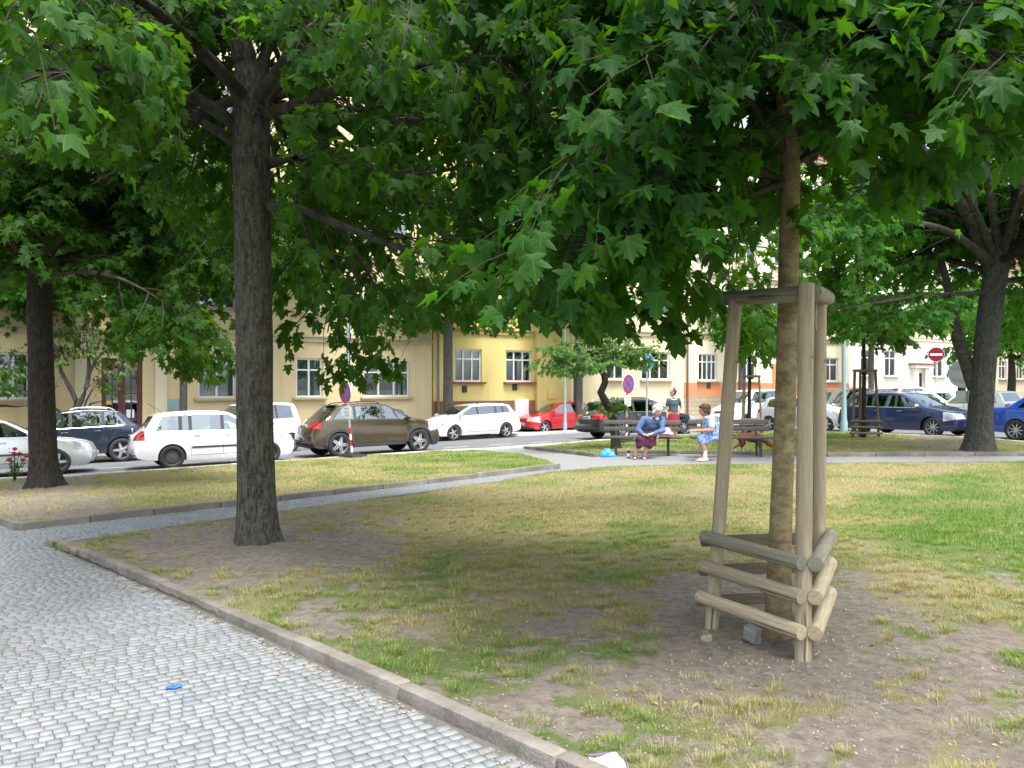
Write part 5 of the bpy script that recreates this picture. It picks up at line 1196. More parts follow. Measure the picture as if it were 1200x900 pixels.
def car(label, color, loc, head, L, Wd, H, wb, fo, rw, zn, zc, xc, xw, xr, xg, zg, belt, pillars, style='five', tail=None, group='cars parked round the square', deck=None, rails=False, cladding=False, strip=False, plate_r=True,
        rear_glass='dark_glass', side_glass='car_glass', chrome=False, lamp_r=(.78, 1.0, .28), lamp_f=None, taillow=.55, spoiler=False, antenna=False, doors=None, badge=None, sill=.20, name='car'):
    """local frame: x forward, y left, z up; origin on the road midway between the axles"""
    root = thing(name, loc, head, label, 'car', group)
    xf = wb / 2 + fo; xb = xf - L; hw = Wd / 2; ax = (wb / 2, -wb / 2); Ra = rw * 1.13; paint = CP[color]
    top = [(xf, .50), (xf - .015, .58), (xf - .07, zn - .07), (xf - .2, zn), (xf - .55, zn + (zc - zn) * .45), (xc, zc), (xw, H - .065), (xw - .35, H - .012), ((xw + xr) / 2, H), (xr + .35, H - .025), (xr, H - .075), (xg, zg)]
    if deck: top += [(deck[0], deck[1])]
    top += [(xb + .07, min(zg - .06, .88) if not deck else deck[1] - .05), (xb + .02, taillow + .06), (xb, taillow - .02)]
    bot = [(xf, .44), (xf - .03, .27), (xf - .2, .19), (wb / 2, sill), (-wb / 2, sill + .01), (xb + .3, .26), (xb + .04, .32), (xb, taillow - .1)]
    xs = [np.linspace(xb, xf, 40), xb + np.array((.01, .03, .06, .1, .15)), xf - np.array((.008, .02, .045, .08, .13, .18))]
    for a in ax: xs += [a + Ra * np.sin(np.linspace(-math.pi / 2, math.pi / 2, 15)), np.array((a - Ra - .003, a + Ra + .003))]
    xs = np.unique(np.round(np.concatenate(xs), 4)); xs = xs[np.concatenate(([True], np.diff(xs) > .0025))]; xs[-1] = xf
    zt = prof(top, xs, .035); zf = prof(bot, xs, .03); side_b = zf.copy()
    for a in ax:
        k = np.abs(xs - a) <= Ra + 1e-4; side_b[k] = np.maximum(side_b[k], rw + np.sqrt(np.maximum(0, Ra ** 2 - (xs[k] - a) ** 2)))
    bl = np.interp(xs, [xb, -wb / 2, wb / 2, xf], [belt[0] + .01, belt[0], belt[1], belt[1] - .03]); bl = np.minimum(bl, zt - .035); bl = np.maximum(bl, side_b + .02); bl = np.minimum(bl, zt - .01)
    u = (xs - (xf + xb) / 2) / (L / 2); w = hw * (1 - .05 * np.abs(u) ** 3 - .05 * np.abs(u) ** 8)
    bm = bmesh.new(); rows = []
    sF = np.clip((xs - (xw - .1)) / (xf - xw + .1), 0, 1); sR = np.clip(((xr + .1) - xs) / (xr + .1 - xb), 0, 1)
    def Yb(z, b, ww):
        q = (z - .2) / max(.2, b - .2); return ww * np.interp(q, [0, .12, .45, .62, .9, 1.0], [.955, .985, 1.0, .99, .975, .95])
    for i, x in enumerate(xs):
        b, t_, s_, ww = bl[i], zt[i], side_b[i], w[i]; pts = [(0, zf[i]), (ww - .27, zf[i]), (ww - .26, s_)]
        for k in range(7): z = s_ + (b - s_) * k / 6; pts.append((Yb(z, b, ww), z))
        yb = Yb(b, b, ww); gh = t_ - b; ed = min(.06, .4 * gh); zE_ = t_ - ed
        for j in (1, 2, 3): z = b + (zE_ - b) * j / 3; pts.append((yb - .25 * (z - b) - .02 * (j / 3), z))
        yE = pts[-1][0]
        for f, g in ((.955, .5), (.86, .8), (.5, .95), (0, 1.0)): pts.append((yE * f, zE_ + ed * g))
        row = []
        for y, z in pts:
            o = abs(y) / hw; row.append(bm.verts.new((x - .20 * sF[i] ** 1.5 * o ** 3 + .13 * sR[i] ** 1.5 * o ** 3, y, z)))
        rows.append(row)
    for i in range(len(rows) - 1):
        for k in range(len(rows[0]) - 1):
            try: bm.faces.new((rows[i][k], rows[i][k + 1], rows[i + 1][k + 1], rows[i + 1][k]))
            except ValueError: pass
    bm.faces.new(rows[0][::-1]); bm.faces.new(rows[-1])
    bmesh.ops.recalc_face_normals(bm, faces=bm.faces)
    cy = sum(f.normal.y * f.calc_area() for f in bm.faces if abs(f.normal.y) > .8 and f.calc_center_median().y > hw * .6)
    if cy < 0: bmesh.ops.reverse_faces(bm, faces=bm.faces)
    def cut(co, no, sel):
        fs = [f for f in bm.faces if sel(f.calc_center_median(), f.normal)]; g = set(fs)
        for f in fs: g.update(f.edges); g.update(f.verts)
        bmesh.ops.bisect_plane(bm, geom=list(g), plane_co=co, plane_no=no, dist=1e-5); bm.normal_update()
    def cutpoly(poly, sel):
        n = len(poly)
        for i in range(n):
            (x0, z0), (x1, z1) = poly[i], poly[(i + 1) % n]; cut((x0, 0, z0), (z1 - z0, 0, -(x1 - x0)), sel)
    tz = lambda x: float(np.interp(x, xs, zt)); bz = lambda x: float(np.interp(x, xs, bl))
    gsel = lambda c, n: n.y > .35 and c.z > bz(c.x) - .1
    # side windows
    def wsx(z): t = (z - zc) / (H - .065 - zc); return xc + (xw - xc) * t
    def rgx(z): t = (z - zg) / (H - .075 - zg); return xg + (xr - xg) * t
    wins = []; nP = len(pillars)
    xt = lambda x: tz(min(max(x, xr + .08), xw - .05)) - .105
    b0 = lambda x: max(bz(x), min(belt)) + .02
    za = b0(xc - .3)
    edges = []
    A0 = (wsx(za) - .22, za); zta = xt(xw - .2); A1 = (wsx(zta) - .16, zta)
    Dz = b0(xg + .3); D0 = (rgx(Dz) + (.30 if not deck else .42), Dz); D1 = (rgx(xt(xr + .3)) + .2, xt(xr + .3) - .01)
    front = [A0, A1]
    for i, p in enumerate(pillars):
        g = .045; back = [(p + g, xt(p)), (p + g, b0(p))]; wins.append(front[:1] + front[1:] + back); front = [(p - g, b0(p)), (p - g, xt(p))]
    wins.append(front + [D1, D0])
    wins = [[(a, b) for a, b in p] for p in wins]
    for p in wins: cutpoly(p, gsel)
    # doors
    dx = doors if doors is not None else ([A0[0] + .06] + list(pillars[:2]))
    seams = list(dx); dsel = lambda c, n: n.y > .3 and c.z < bz(c.x) + .001 and c.z > .1
    for s_ in seams:
        for e in (-.006, .006): cut((s_ + e, 0, 0), (1, 0, 0), dsel)
    dl = sill + .13; cut((0, 0, dl), (0, 0, 1), dsel); cut((0, 0, dl + .012), (0, 0, 1), dsel)
    # screens
    fsel = lambda c, n: n.x > .2 and c.z > zc - .05 and n.z > .1
    for z in (zc + .035, H - .10): cut((0, 0, z), (0, 0, 1), fsel)
    ye = lambda z: hw * .95 - .25 * (z - belt[1]) - .11
    cut((0, ye(zc), zc), (0, H - zc, -(ye(H) - ye(zc))), fsel)
    rsel = lambda c, n: n.x < -.12 and c.z > zg - .08 and c.x < xr + .2
    for z in (zg + .05, H - .125): cut((0, 0, z), (0, 0, 1), rsel)
    cut((0, ye(zg) - .02, zg), (0, H - zg, -(ye(H) - ye(zg))), rsel)
    # lamps, grille
    l0, l1, ly = lamp_r; tsel = lambda c, n: c.x < xb + .55 and (n.x < -.05 or n.y > .5) and l0 - .2 < c.z < l1 + .2
    for z in (l0, l1): cut((0, 0, z), (0, 0, 1), tsel)
    cut((0, hw * (1 - ly * 1.6), 0), (0, 1, 0), tsel); cut((xb + ly + .02, 0, 0), (1, 0, 0), tsel)
    h0, h1, hy, hl = lamp_f or (zn - .19, zn - .045, .48, .55); hsel = lambda c, n: c.x > xf - .95 and c.z < zn + .03 and (n.x > .05 or n.y > .3)
    cut((xf - .02, 0, h0), (-.18, 0, 1), hsel); cut((xf - .1, 0, h1), (.16, 0, 1), hsel); cut((0, hw * hy, 0), (0, 1, 0), hsel); cut((xf - hl, 0, 0), (1, 0, 0), hsel)
    glx = lambda c: h0 + .18 * (c.x - (xf - .02)) < c.z < h1 - .16 * (c.x - (xf - .1))
    g0, g1 = zn - .2, zn - .09; qsel = lambda c, n: n.x > .4 and c.z < zn
    for z in (g0, g1, .25, .37): cut((0, 0, z), (0, 0, 1), qsel)
    cut((0, hw * .42, 0), (0, 1, 0), qsel); cut((0, hw * .66, 0), (0, 1, 0), qsel)
    if cladding: cut((0, 0, .36), (0, 0, 1), lambda c, n: c.z < .6)
    def inpoly(p, x, z):
        c = False; j = len(p) - 1
        for i in range(len(p)):
            if (p[i][1] > z) != (p[j][1] > z) and x < (p[j][0] - p[i][0]) * (z - p[i][1]) / (p[j][1] - p[i][1]) + p[i][0]: c = not c
            j = i
        return c
    groups = {}
    for f in bm.faces:
        c, n = f.calc_center_median(), f.normal; k = 'body'
        if n.y > .35 and c.z > bz(c.x) - .05:
            for i, p in enumerate(wins):
                if inpoly(p, c.x, c.z): k = ('window', i); break
            if k == 'body' and inpoly([wins[0][0], wins[0][1], wins[-1][-2], wins[-1][-1]], c.x, c.z) and b0(c.x) - .02 < c.z < xt(c.x) + .02 and D1[0] - .3 < c.x: k = 'window_frame'
        if k == 'body':
            if fsel(c, n) and zc + .035 < c.z < H - .10 and c.y < ye(c.z): k = 'windscreen'
            elif rsel(c, n) and zg + .05 < c.z < H - .125 and c.y < ye(c.z) - .02: k = 'rear_window'
            elif tsel(c, n) and l0 < c.z < l1 and c.y > hw * (1 - ly * 1.6) and c.x < xb + ly + .02: k = ('tail_light', 0)
            elif hsel(c, n) and glx(c) and c.y > hw * hy and c.x > xf - hl: k = ('headlight', 0)
            elif qsel(c, n) and ((g0 < c.z < g1 and c.y < hw * .42) or (.25 < c.z < .37 and c.y < hw * .66)): k = 'grille'
            elif cladding and c.z < .36: k = 'cladding'
            elif c.z < zf.min() + .08 and n.z < -.5 or (n.z < -.2 and c.y < hw - .2): k = 'underbody'
            elif dsel(c, n) and len(seams) > 1:
                if min(abs(c.x - s_) for s_ in seams) < .007 and c.z > dl: k = 'door_seam'
                elif dl < c.z < dl + .012 and seams[-1] < c.x < seams[0]: k = 'door_seam'
                elif c.z > dl + .012:
                    for i in range(len(seams) - 1):
                        if seams[i + 1] < c.x < seams[i] and abs(c.x - ax[1]) > Ra * .0: k = ('door', i)
        groups.setdefault(k, []).append(f)
    mats = {'body': paint, 'windscreen': M['car_glass'], 'rear_window': M[rear_glass], 'grille': M['trim'], 'cladding': M['trim'], 'underbody': M['black'], 'door_seam': M['black'], 'window_frame': M['trim'], 'window': M[side_glass], 'tail_light': M['lamp_red'], 'headlight': M['lamp_clear'], 'door': paint}
    made = {}
    for k, fl in groups.items():
        nm = k if isinstance(k, str) else k[0]
        def arr(sgn):
            idx = {}; V = []; Fc = []
            for f in fl:
                q = []
                for v in f.verts:
                    if v.index not in idx or True:
                        key = v
                        if key not in idx: idx[key] = len(V); V.append((v.co.x, v.co.y * sgn, v.co.z))
                        q.append(idx[key])
                Fc.append(q if sgn > 0 else q[::-1])
            return V, Fc
        def out(V, Fc, tagn):
            me = bpy.data.meshes.new(nm); me.from_pydata(V, [], Fc)
            if isinstance(k, str):
                b2 = bmesh.new(); b2.from_mesh(me); bmesh.ops.remove_doubles(b2, verts=b2.verts, dist=1e-4); b2.to_mesh(me); b2.free()
            me.polygons.foreach_set('use_smooth', np.ones(len(me.polygons), bool)); me.set_sharp_from_angle(angle=R(32)); me.materials.append(mats[nm]); made.setdefault(k, []).append(link(nm, me, root))
        if isinstance(k, str):
            V, Fc = arr(1); V2, F2 = arr(-1); n0 = len(V); out(V + V2, Fc + [[a + n0 for a in q] for q in F2], 0)
        else:
            out(*arr(1), 1); out(*arr(-1), -1)
    bm.free()
    # wheels and arches
    for a in ax:
        for s_ in (1, -1): wheel(root, a, s_ * (hw - .115), rw, style, s_)
        if cladding:
            for s_ in (1, -1):
                q = MB(); n = 18; vs = []; fs_ = []
                for i in range(n + 1):
                    t = math.pi * (i / n) ; c_, sn = math.cos(t), math.sin(t)
                    for rr_, yy in ((Ra - .01, hw - .05), (Ra - .012, hw + .012), (Ra + .065, hw + .008), (Ra + .075, hw - .05)): vs.append((a + rr_ * c_, s_ * yy, rw + rr_ * sn))
                for i in range(n):
                    for j in range(3): z = i * 4 + j; fs_.append([z, z + 1, z + 5, z + 4])
                q.add(vs, fs_); q.build('arch_trim', M['trim'], root)
    # cabin
    q = MB(); bt = min(belt) - .1; q.box(((xc - .25 + xb + .35) / 2, 0, (.28 + bt - .18) / 2 + .1), (xc - .25 - xb - .35, Wd - .35, bt - .18 - .2), bevel=.04); q.box((xc - .35, 0, bt - .02), (.5, Wd - .3, .2), bevel=.05); q.build('cabin_floor', M['interior'], root)
    for y in (.36, -.36):
        q = MB(); sx = (pillars[0] + .05); q.box((sx, y, bt + .08), (.2, .46, .62), bevel=.06, rot=(0, -.25, 0)); q.box((sx - .1, y, bt + .46), (.1, .26, .17), bevel=.04); q.build('front_seat', M['interior'], root)
    q = MB(); sx = (pillars[1] - .25 if len(pillars) > 1 else pillars[0] - .9); q.box((sx, 0, bt + .02), (.18, Wd - .5, .5), bevel=.06, rot=(0, -.25, 0)); [q.box((sx - .08, y, bt + .36), (.09, .26, .15), bevel=.035) for y in (-.4, 0, .4)]; q.build('rear_seat', M['interior'], root)
    q = MB(); st = Matrix.Translation((xc - .62, .36, bt + .13)) @ Matrix.Rotation(R(65), 4, 'Y')
    q.tube([(.18 * math.cos(t), .18 * math.sin(t), 0) for t in np.linspace(0, 2 * math.pi, 17)], .016, 6, False, st); q.box((0, 0, 0), (.3, .06, .03), st); q.build('steering_wheel', M['interior'], root)
    # mirrors, handles, plates
    mx = A0[0] - .06
    for s_ in (1, -1):
        q = MB(); q.ell((0, s_ * .13, .07), (.075, .11, .075), 12, 8); q.box((-.0, s_ * .04, .03), (.05, .1, .03)); q.build('mirror', paint if not chrome else M['chrome'], root, loc=(mx, s_ * (hw * .93), za - .02))
    for i in range(len(seams) - 1):
        for di, s_ in enumerate((1, -1)):
            ds = made.get(('door', i))
            if ds:
                hx = seams[i + 1] + .16; hz = bz(hx) - .11; q = MB(); q.box((hx, s_ * (hw * .985 + .005), hz), (.17, .025, .026), bevel=.008); q.build('handle', paint if not chrome else M['chrome'], ds[di])
    def plate(x, z, s_, dy=0):
        q = MB(); q.box((0, 0, 0), (.02, .52, .12), bevel=.004); p = q.build('number_plate', M['plate'], root, loc=(x, dy, z))
        q = MB(); q.box((s_ * .012, -s_ * .235, 0), (.003, .045, .11)); q.build('blue_strip', M['sign_blue'], p, False)
        q = MB()
        for k in range(7): q.box((s_ * .012, -.17 + .058 * k + (.02 if k > 2 else 0), 0), (.003, .032, .07))
        q.build('plate_marks', M['ink'], p, False)
    rz_ = (l0 + l1) / 2 - .03 if not deck else taillow + .12
    xrear = float(np.interp(rz_, np.sort(np.array([taillow - .02, taillow + .06, min(zg - .06, .88), zg])), [xb, xb + .02, xb + .07, xg]))
    if plate_r: plate(xrear - .01, rz_, -1)
    plate(xf + .008, .46, 1)
    if badge != 0:
        q = MB(); q.lathe([(0, .012), (.05, .01), (.055, 0), (.055, -.02)], 16, Matrix.Translation((xrear + .035, 0, rz_ + .17)) @ Matrix.Rotation(R(-90), 4, 'Y')); q.build('badge', M['chrome'], root)
    q = MB()
    for s_ in (1, -1): q.box((xf - .12, s_ * hw * .70, .42), (.16, .16, .07), bevel=.03)
    q = MB(); q.box((xb + .03, 0, taillow - .12), (.12, Wd * .62, .03), bevel=.01); q.build('bumper_lip', M['trim'], root)
    if rails:
        for s_ in (1, -1):
            q = MB(); y = s_ * (hw * .95 - .25 * (H - belt[0]) - .045); q.tube([(xw - .25, y, tz(xw - .25) - .02)] + [(x, y, tz(x) + .035) for x in np.linspace(xw - .4, xr + .3, 8)] + [(xr + .15, y, tz(xr + .15) - .02)], .018, 8); q.build('roof_rail', M['chrome'] if rails == 'chrome' else M['trim'], root)
    if strip:
        for s_ in (1, -1): q = MB(); q.box(((seams[0] + seams[-1]) / 2, s_ * (hw + .004), .54), (seams[0] - seams[-1] - .05, .02, .05), bevel=.008); q.build('side_strip', M['trim'], root)
    if spoiler: q = MB(); q.box((xr - .05, 0, H - .055), (.22, Wd * .62, .03), bevel=.01); q.build('spoiler', paint, root)
    if antenna: q = MB(); q.tube([(xr + .25, 0, H - .03), (xr - .1, 0, H + .22)], .006, 6); q.build('antenna', M['black'], root)
    if chrome:
        for s_ in (1, -1): q = MB(); q.tube([(x, s_ * (Yb(bz(x), bz(x), hw) * 1.0), bz(x) + .008) for x in np.linspace(D0[0] + .1, A0[0] - .03, 12)], .012, 6); q.build('chrome_strip', M['chrome'], root)
    for s_ in (1, -1):
        q = MB(); q.tube([(xc + .02, s_ * .45 - .2, zc + .02), (xc - .12, s_ * .45 + .25, zc + .085)], .009, 6); q.build('wiper', M['black'], root)
    return root
def put(px, py, head, wb, Wd, which, near):
    """car origin from the pixel where a wheel meets the road; which 'f'/'r' axle, near side +1 left / -1 right"""
    p = P(px, py, -.10); h = R(head); lx = wb / 2 if which == 'f' else -wb / 2; ly = near * (Wd / 2 - .1)
    x = p.x - (lx * math.cos(h) - ly * math.sin(h)); y = p.y - (lx * math.sin(h) + ly * math.cos(h)); return (x, y, float(T(x, y)) - .10), h
def pitch(o):
    """sit the car on the sloping road"""
    x, y, _ = o.location; h = o.rotation_euler.z; g = lambda a, b: float(T(a, b))
    sx = (g(x + math.cos(h), y + math.sin(h)) - g(x - math.cos(h), y - math.sin(h))) / 2; sy = (g(x - math.sin(h), y + math.cos(h)) - g(x + math.sin(h), y - math.cos(h))) / 2
    o.rotation_euler = (math.atan(sy), -math.atan(sx), h)
def mkcar(label, color, spot, **k):
    wb, Wd = k['wb'], k['Wd']; loc, h = put(*spot[:3], wb, Wd, *spot[3:]); o = car(label, color, loc, h, **k); pitch(o); return o
WAG = dict(L=4.24, Wd=1.65, H=1.50, wb=2.46, fo=.82, rw=.305, zn=.80, zc=.98, xc=1.02, xw=.22, xr=-1.62, xg=-1.88, zg=1.02, belt=(.97, .93), pillars=[.02, -.78, -1.02], lamp_r=(.76, 1.0, .30))
SUV = dict(L=4.39, Wd=1.83, H=1.60, wb=2.60, fo=.88, rw=.36, zn=.92, zc=1.10, xc=1.10, xw=.30, xr=-1.28, xg=-1.74, zg=1.14, belt=(1.10, 1.03), pillars=[.06, -.80], lamp_r=(.86, 1.05, .34), sill=.28, taillow=.62)
HAT = dict(L=3.96, Wd=1.65, H=1.45, wb=2.46, fo=.80, rw=.30, zn=.79, zc=.96, xc=1.0, xw=.22, xr=-1.35, xg=-1.62, zg=1.0, belt=(.96, .92), pillars=[.0, -.80], lamp_r=(.76, .98, .26))
MPV = dict(L=4.45, Wd=1.79, H=1.50, wb=2.65, fo=.88, rw=.315, zn=.80, zc=1.02, xc=1.22, xw=.30, xr=-1.60, xg=-1.92, zg=1.04, belt=(1.05, .95), pillars=[.1, -.82, -1.2], lamp_r=(.8, 1.25, .2))
EST = dict(L=4.84, Wd=1.85, H=1.49, wb=2.89, fo=.84, rw=.33, zn=.76, zc=.97, xc=.98, xw=.16, xr=-1.95, xg=-2.25, zg=1.02, belt=(1.0, .93), pillars=[.0, -.92, -1.2], lamp_r=(.76, .95, .38))
GOL = dict(L=4.53, Wd=1.78, H=1.50, wb=2.58, fo=.90, rw=.32, zn=.80, zc=1.0, xc=1.05, xw=.22, xr=-1.78, xg=-2.02, zg=1.02, belt=(.99, .94), pillars=[.02, -.82, -1.1], lamp_r=(.78, 1.0, .26))
SED = dict(L=4.57, Wd=1.77, H=1.46, wb=2.58, fo=.92, rw=.315, zn=.78, zc=.97, xc=1.0, xw=.20, xr=-1.05, xg=-1.62, zg=1.02, belt=(.98, .93), pillars=[.0, -.82], deck=(-2.0, 1.0), lamp_r=(.76, .94, .26))
VAN = dict(L=4.4, Wd=1.79, H=1.80, wb=2.68, fo=.87, rw=.31, zn=.88, zc=1.12, xc=1.2, xw=.55, xr=-1.75, xg=-1.90, zg=1.2, belt=(1.14, 1.08), pillars=[.2, -.75], lamp_r=(.8, 1.2, .14))
mk = mkcar
mk('silver saloon half hidden by the dark trunk beside the roses', 'silver', (67, 556, 30, 'f', -1), **{**SED, 'style': 'five', 'strip': True, 'zn': .80})
mk('dark navy off-roader with chrome roof rails across the road', 'navy', (143, 541, 212, 'r', 1), **{**SUV, 'H': 1.66, 'rails': 'chrome', 'chrome': True, 'style': 'five', 'side_glass': 'car_glass'})
mk('white estate car on black steel wheels behind the thick maple trunk', 'white', (202, 549.5, 31, 'r', -1), **{**WAG, 'style': 'steel', 'strip': True, 'antenna': True})
mk('white van across the road behind the white estate car', 'white', (341, 529, 222, 'r', 1), **{**VAN, 'L': 3.4, 'wb': 2.2, 'fo': .65, 'xc': .95, 'xw': .45, 'xr': -1.35, 'xg': -1.5, 'pillars': [.1, -.6], 'H': 1.74, 'style': 'steel'})
mk('bronze brown off-roader beside the leaning no stopping sign', 'brown', (398, 535.5, 33, 'r', -1), **{**SUV, 'rails': 'dark', 'cladding': True, 'style': 'double', 'spoiler': True})
mk('small dark blue car behind the bronze off-roader bonnet', 'dkblue', (470, 521, 212, 'r', 1), **{**HAT, 'style': 'steel', 'H': 1.42})
mk('white people carrier parked before the yellow house', 'white', (531, 516.5, 217, 'f', 1), **{**MPV, 'style': 'five', 'side_glass': 'car_glass', 'rails': 'dark'})
mk('bright red hatchback parked before the yellow house', 'red', (638, 508, 213, 'f', 1), **{**HAT, 'style': 'five', 'strip': False})
mk('black estate car with red tail lights behind the crooked tree', 'black', (730, 514.5, 28, 'r', -1), **{**EST, 'style': 'multi', 'rails': 'chrome', 'chrome': True, 'side_glass': 'dark_glass'})
mk('maroon people carrier mostly hidden behind the black estate car', 'maroon', (712, 503.5, 212, 'f', 1), **{**MPV, 'H': 1.62, 'style': 'five'})
wl = mk('white high-roofed van with blue tinted windows and a small side logo', 'white', (873, 500.5, 212, 'f', 1), **{**VAN, 'style': 'steel', 'side_glass': 'blue_glass', 'rear_glass': 'blue_glass'})
mk('pale silver hatchback nose beside the teal lamp post', 'pale', (969, 505.5, -48, 'f', -1), **{**HAT, 'style': 'five'})
mk('olive brown people carrier behind the guarded sapling', 'olive', (984, 498, 212, 'f', 1), **{**MPV, 'H': 1.74, 'style': 'five', 'side_glass': 'dark_glass'})
mk('white people carrier hidden but for its roof behind the dark blue estate car', 'white', (1046, 496.5, 212, 'f', 1), **{**MPV, 'H': 1.76, 'style': 'five'})
mk('dark blue estate car with silver wheels by the forked tree', 'blue', (1094, 512, -57, 'f', -1), **{**GOL, 'style': 'multi', 'chrome': True, 'rails': 'chrome', 'side_glass': 'dark_glass'})
mk('small white car half hidden behind the dark blue estate car', 'white', (1120, 498, -57, 'f', -1), **{**HAT, 'H': 1.5, 'style': 'five'})
mk('white hatchback behind the forked tree trunk', 'white', (1166, 501.5, 118, 'r', 1), **{**HAT, 'H': 1.52, 'style': 'five'})
mk('bright blue saloon cut by the picture edge beyond the forked tree', 'bright_blue', (1191, 516.5, -57, 'r', -1), **{**SED, 'style': 'multi', 'zn': .8})
# the small logo on the white van's side
q = MB()
for k in range(5): q.box((0, 0, 0), (.13, .004, .02), Matrix.Translation((.35, .9, .80)) @ Matrix.Rotation(k * 2 * math.pi / 5, 4, 'Y') @ Matrix.Translation((.07, 0, 0)))
q.build('door_logo', pmat('logo_violet', (.42, .16, .38), None, 4, .6), wl, False)
# ------------------------------------------------------------------ tree guards, benches, signs, lamp posts, small things
def log(name, a, b, r, mat, parent, half=None, seg=18, rng=RND):
    """round or half-round timber from a to b (local); half = direction of the flat side"""
    a, b = Vector(a), Vector(b); d = (b - a); ln = d.length; d.normalize()
    n = 14; m = MB(); vs, fs = [], []
    if half is not None:
        h = Vector(half); h = (h - d * h.dot(d)).normalized(); sd = d.cross(h)
        prof_ = [(-math.cos(t) * r, math.sin(t) * r) for t in np.linspace(0, math.pi, seg)]
        X, Y = sd, -h
    else:
        X, Y, _ = frame_from(d); prof_ = [(math.cos(t) * r, math.sin(t) * r) for t in np.linspace(0, 2 * math.pi, seg, endpoint=False)]
    k = len(prof_); ph = rng.uniform(0, 9)
    for i in range(n + 1):
        t = i / n; e = .965 if i in (0, n) else 1.0
        w = 1 + .02 * math.sin(5 * t + ph) + .012 * math.sin(13 * t + 2 * ph)
        for q, (x, y) in enumerate(prof_):
            j = 1 + .018 * math.sin(q * 2.3 + ph + 3 * t)
            # local z along the log so that the grain follows it
            vs.append((x * e * w * j, y * e * w * j, ln * (t if 0 < i < n else (.0 if i == 0 else 1.0))))
    for i in range(n):
        for q in range(k if half is None else k):
            q2 = (q + 1) % k; fs.append([i * k + q, i * k + q2, (i + 1) * k + q2, (i + 1) * k + q])
    fs.append(list(range(k))[::-1]); fs.append([n * k + q for q in range(k)])
    m.add(vs, fs); o = m.build(name, mat, parent, True, 50)
    Mx = Matrix(((X.x, Y.x, d.x, a.x), (X.y, Y.y, d.y, a.y), (X.z, Y.z, d.z, a.z), (0, 0, 0, 1))); o.matrix_local = Mx
    return o
def screws(parent, pts, r=.009):
    for p in pts:
        m = MB(); m.ell((0, 0, 0), (r, r, r), 8, 6); m.build('screw', M['ink'], parent, loc=p)
# timber guard round the young maple: three posts, cap beams on top, three courses of rails
gA, gB, gC = P(832, 743), P(940, 782), P(958, 738)
gbase = P(911, 752); grd = thing('tree_guard', gbase, 0, 'weathered timber guard of three posts around the young maple', 'tree guard')
loc = lambda v: Vector(v) - gbase
HT = 2.02
tA = AT(862, 349, gA.y + .06); tB = AT(945, 343, gB.y + .04); tC = AT(961, 350, gC.y + .02)
pA = log('post', loc((gA.x, gA.y, gA.z - .08)), loc(tA), .042, M['wood'], grd)
pB = log('post', loc((gB.x, gB.y, gB.z - .08)), loc(tB + Vector((0, 0, .05))), .044, M['wood'], grd)
pC = log('post', loc((gC.x, gC.y, gC.z - .08)), loc(tC), .042, M['wood'], grd)
dBA = (tA - tB).normalized(); dBC = (tC - tB).normalized()
log('cap_beam', loc(tB + Vector((0, .055, 0)) - dBA * .0), loc(tA + Vector((0, .0, .0)) + dBA * .10), .046, M['wood_green'], grd)
log('cap_beam', loc(tB + dBC * .05 + Vector((.035, 0, .01))), loc(tC + dBC * .16 + Vector((.035, 0, .01))), .046, M['wood_green'], grd)
def lerpz(p, t, z): f = (z - p.z) / (t.z - p.z); return Vector((p.x + (t.x - p.x) * f, p.y + (t.y - p.y) * f, z))
for i, (zl, mt) in enumerate(((.565, 'wood_green'), (.385, 'wood'), (.195, 'wood'))):
    a, b, c = (lerpz(p, t, p.z + zl) for p, t in ((gA, tA), (gB, tB), (gC, tC)))
    ab = (a - b).normalized(); cb = (c - b).normalized(); ac = (c - a).normalized()
    ofs = Vector((0, 0, 0)) + Vector((ab.y, -ab.x, 0)).normalized() * (1 if Vector((ab.y, -ab.x, 0)).y < 0 else -1) * .062
    log('rail', loc(b + ofs - ab * .045 + Vector((0, 0, .015))), loc(a + ofs + ab * .05 + Vector((0, 0, .035))), .041, M[mt], grd)
    of2 = Vector((cb.y, -cb.x, 0)).normalized(); of2 = of2 * (1 if of2.x > 0 else -1) * .066
    log('rail', loc(b + of2 - cb * .04 + Vector((0, 0, .01))), loc(c + of2 + cb * .07 + Vector((0, 0, .03))), .041, M[mt], grd)
    of3 = Vector((ac.y, -ac.x, 0)).normalized(); of3 = of3 * (1 if of3.y > 0 else -1) * .05
    log('rail', loc(a + of3 - ac * .08), loc(c + of3 + ac * .06), .036, M['wood_far'], grd, half=-of3)
    fr = ofs.normalized()
    screws(grd, [loc(b + ofs + fr * .036 + ab * .0 + Vector((0, 0, .02))), loc(a + ofs + fr * .036 + ab * .03 + Vector((0, 0, .04)))], .006)
m = MB(); m.tube([loc(tC + Vector((-.04, -.05, -.03))), loc(tC + Vector((-.045, -.05, -.13))), loc(tC + Vector((-.043, -.05, -.2)))], .003, 5); m.build('tie_string', M['label'], grd)
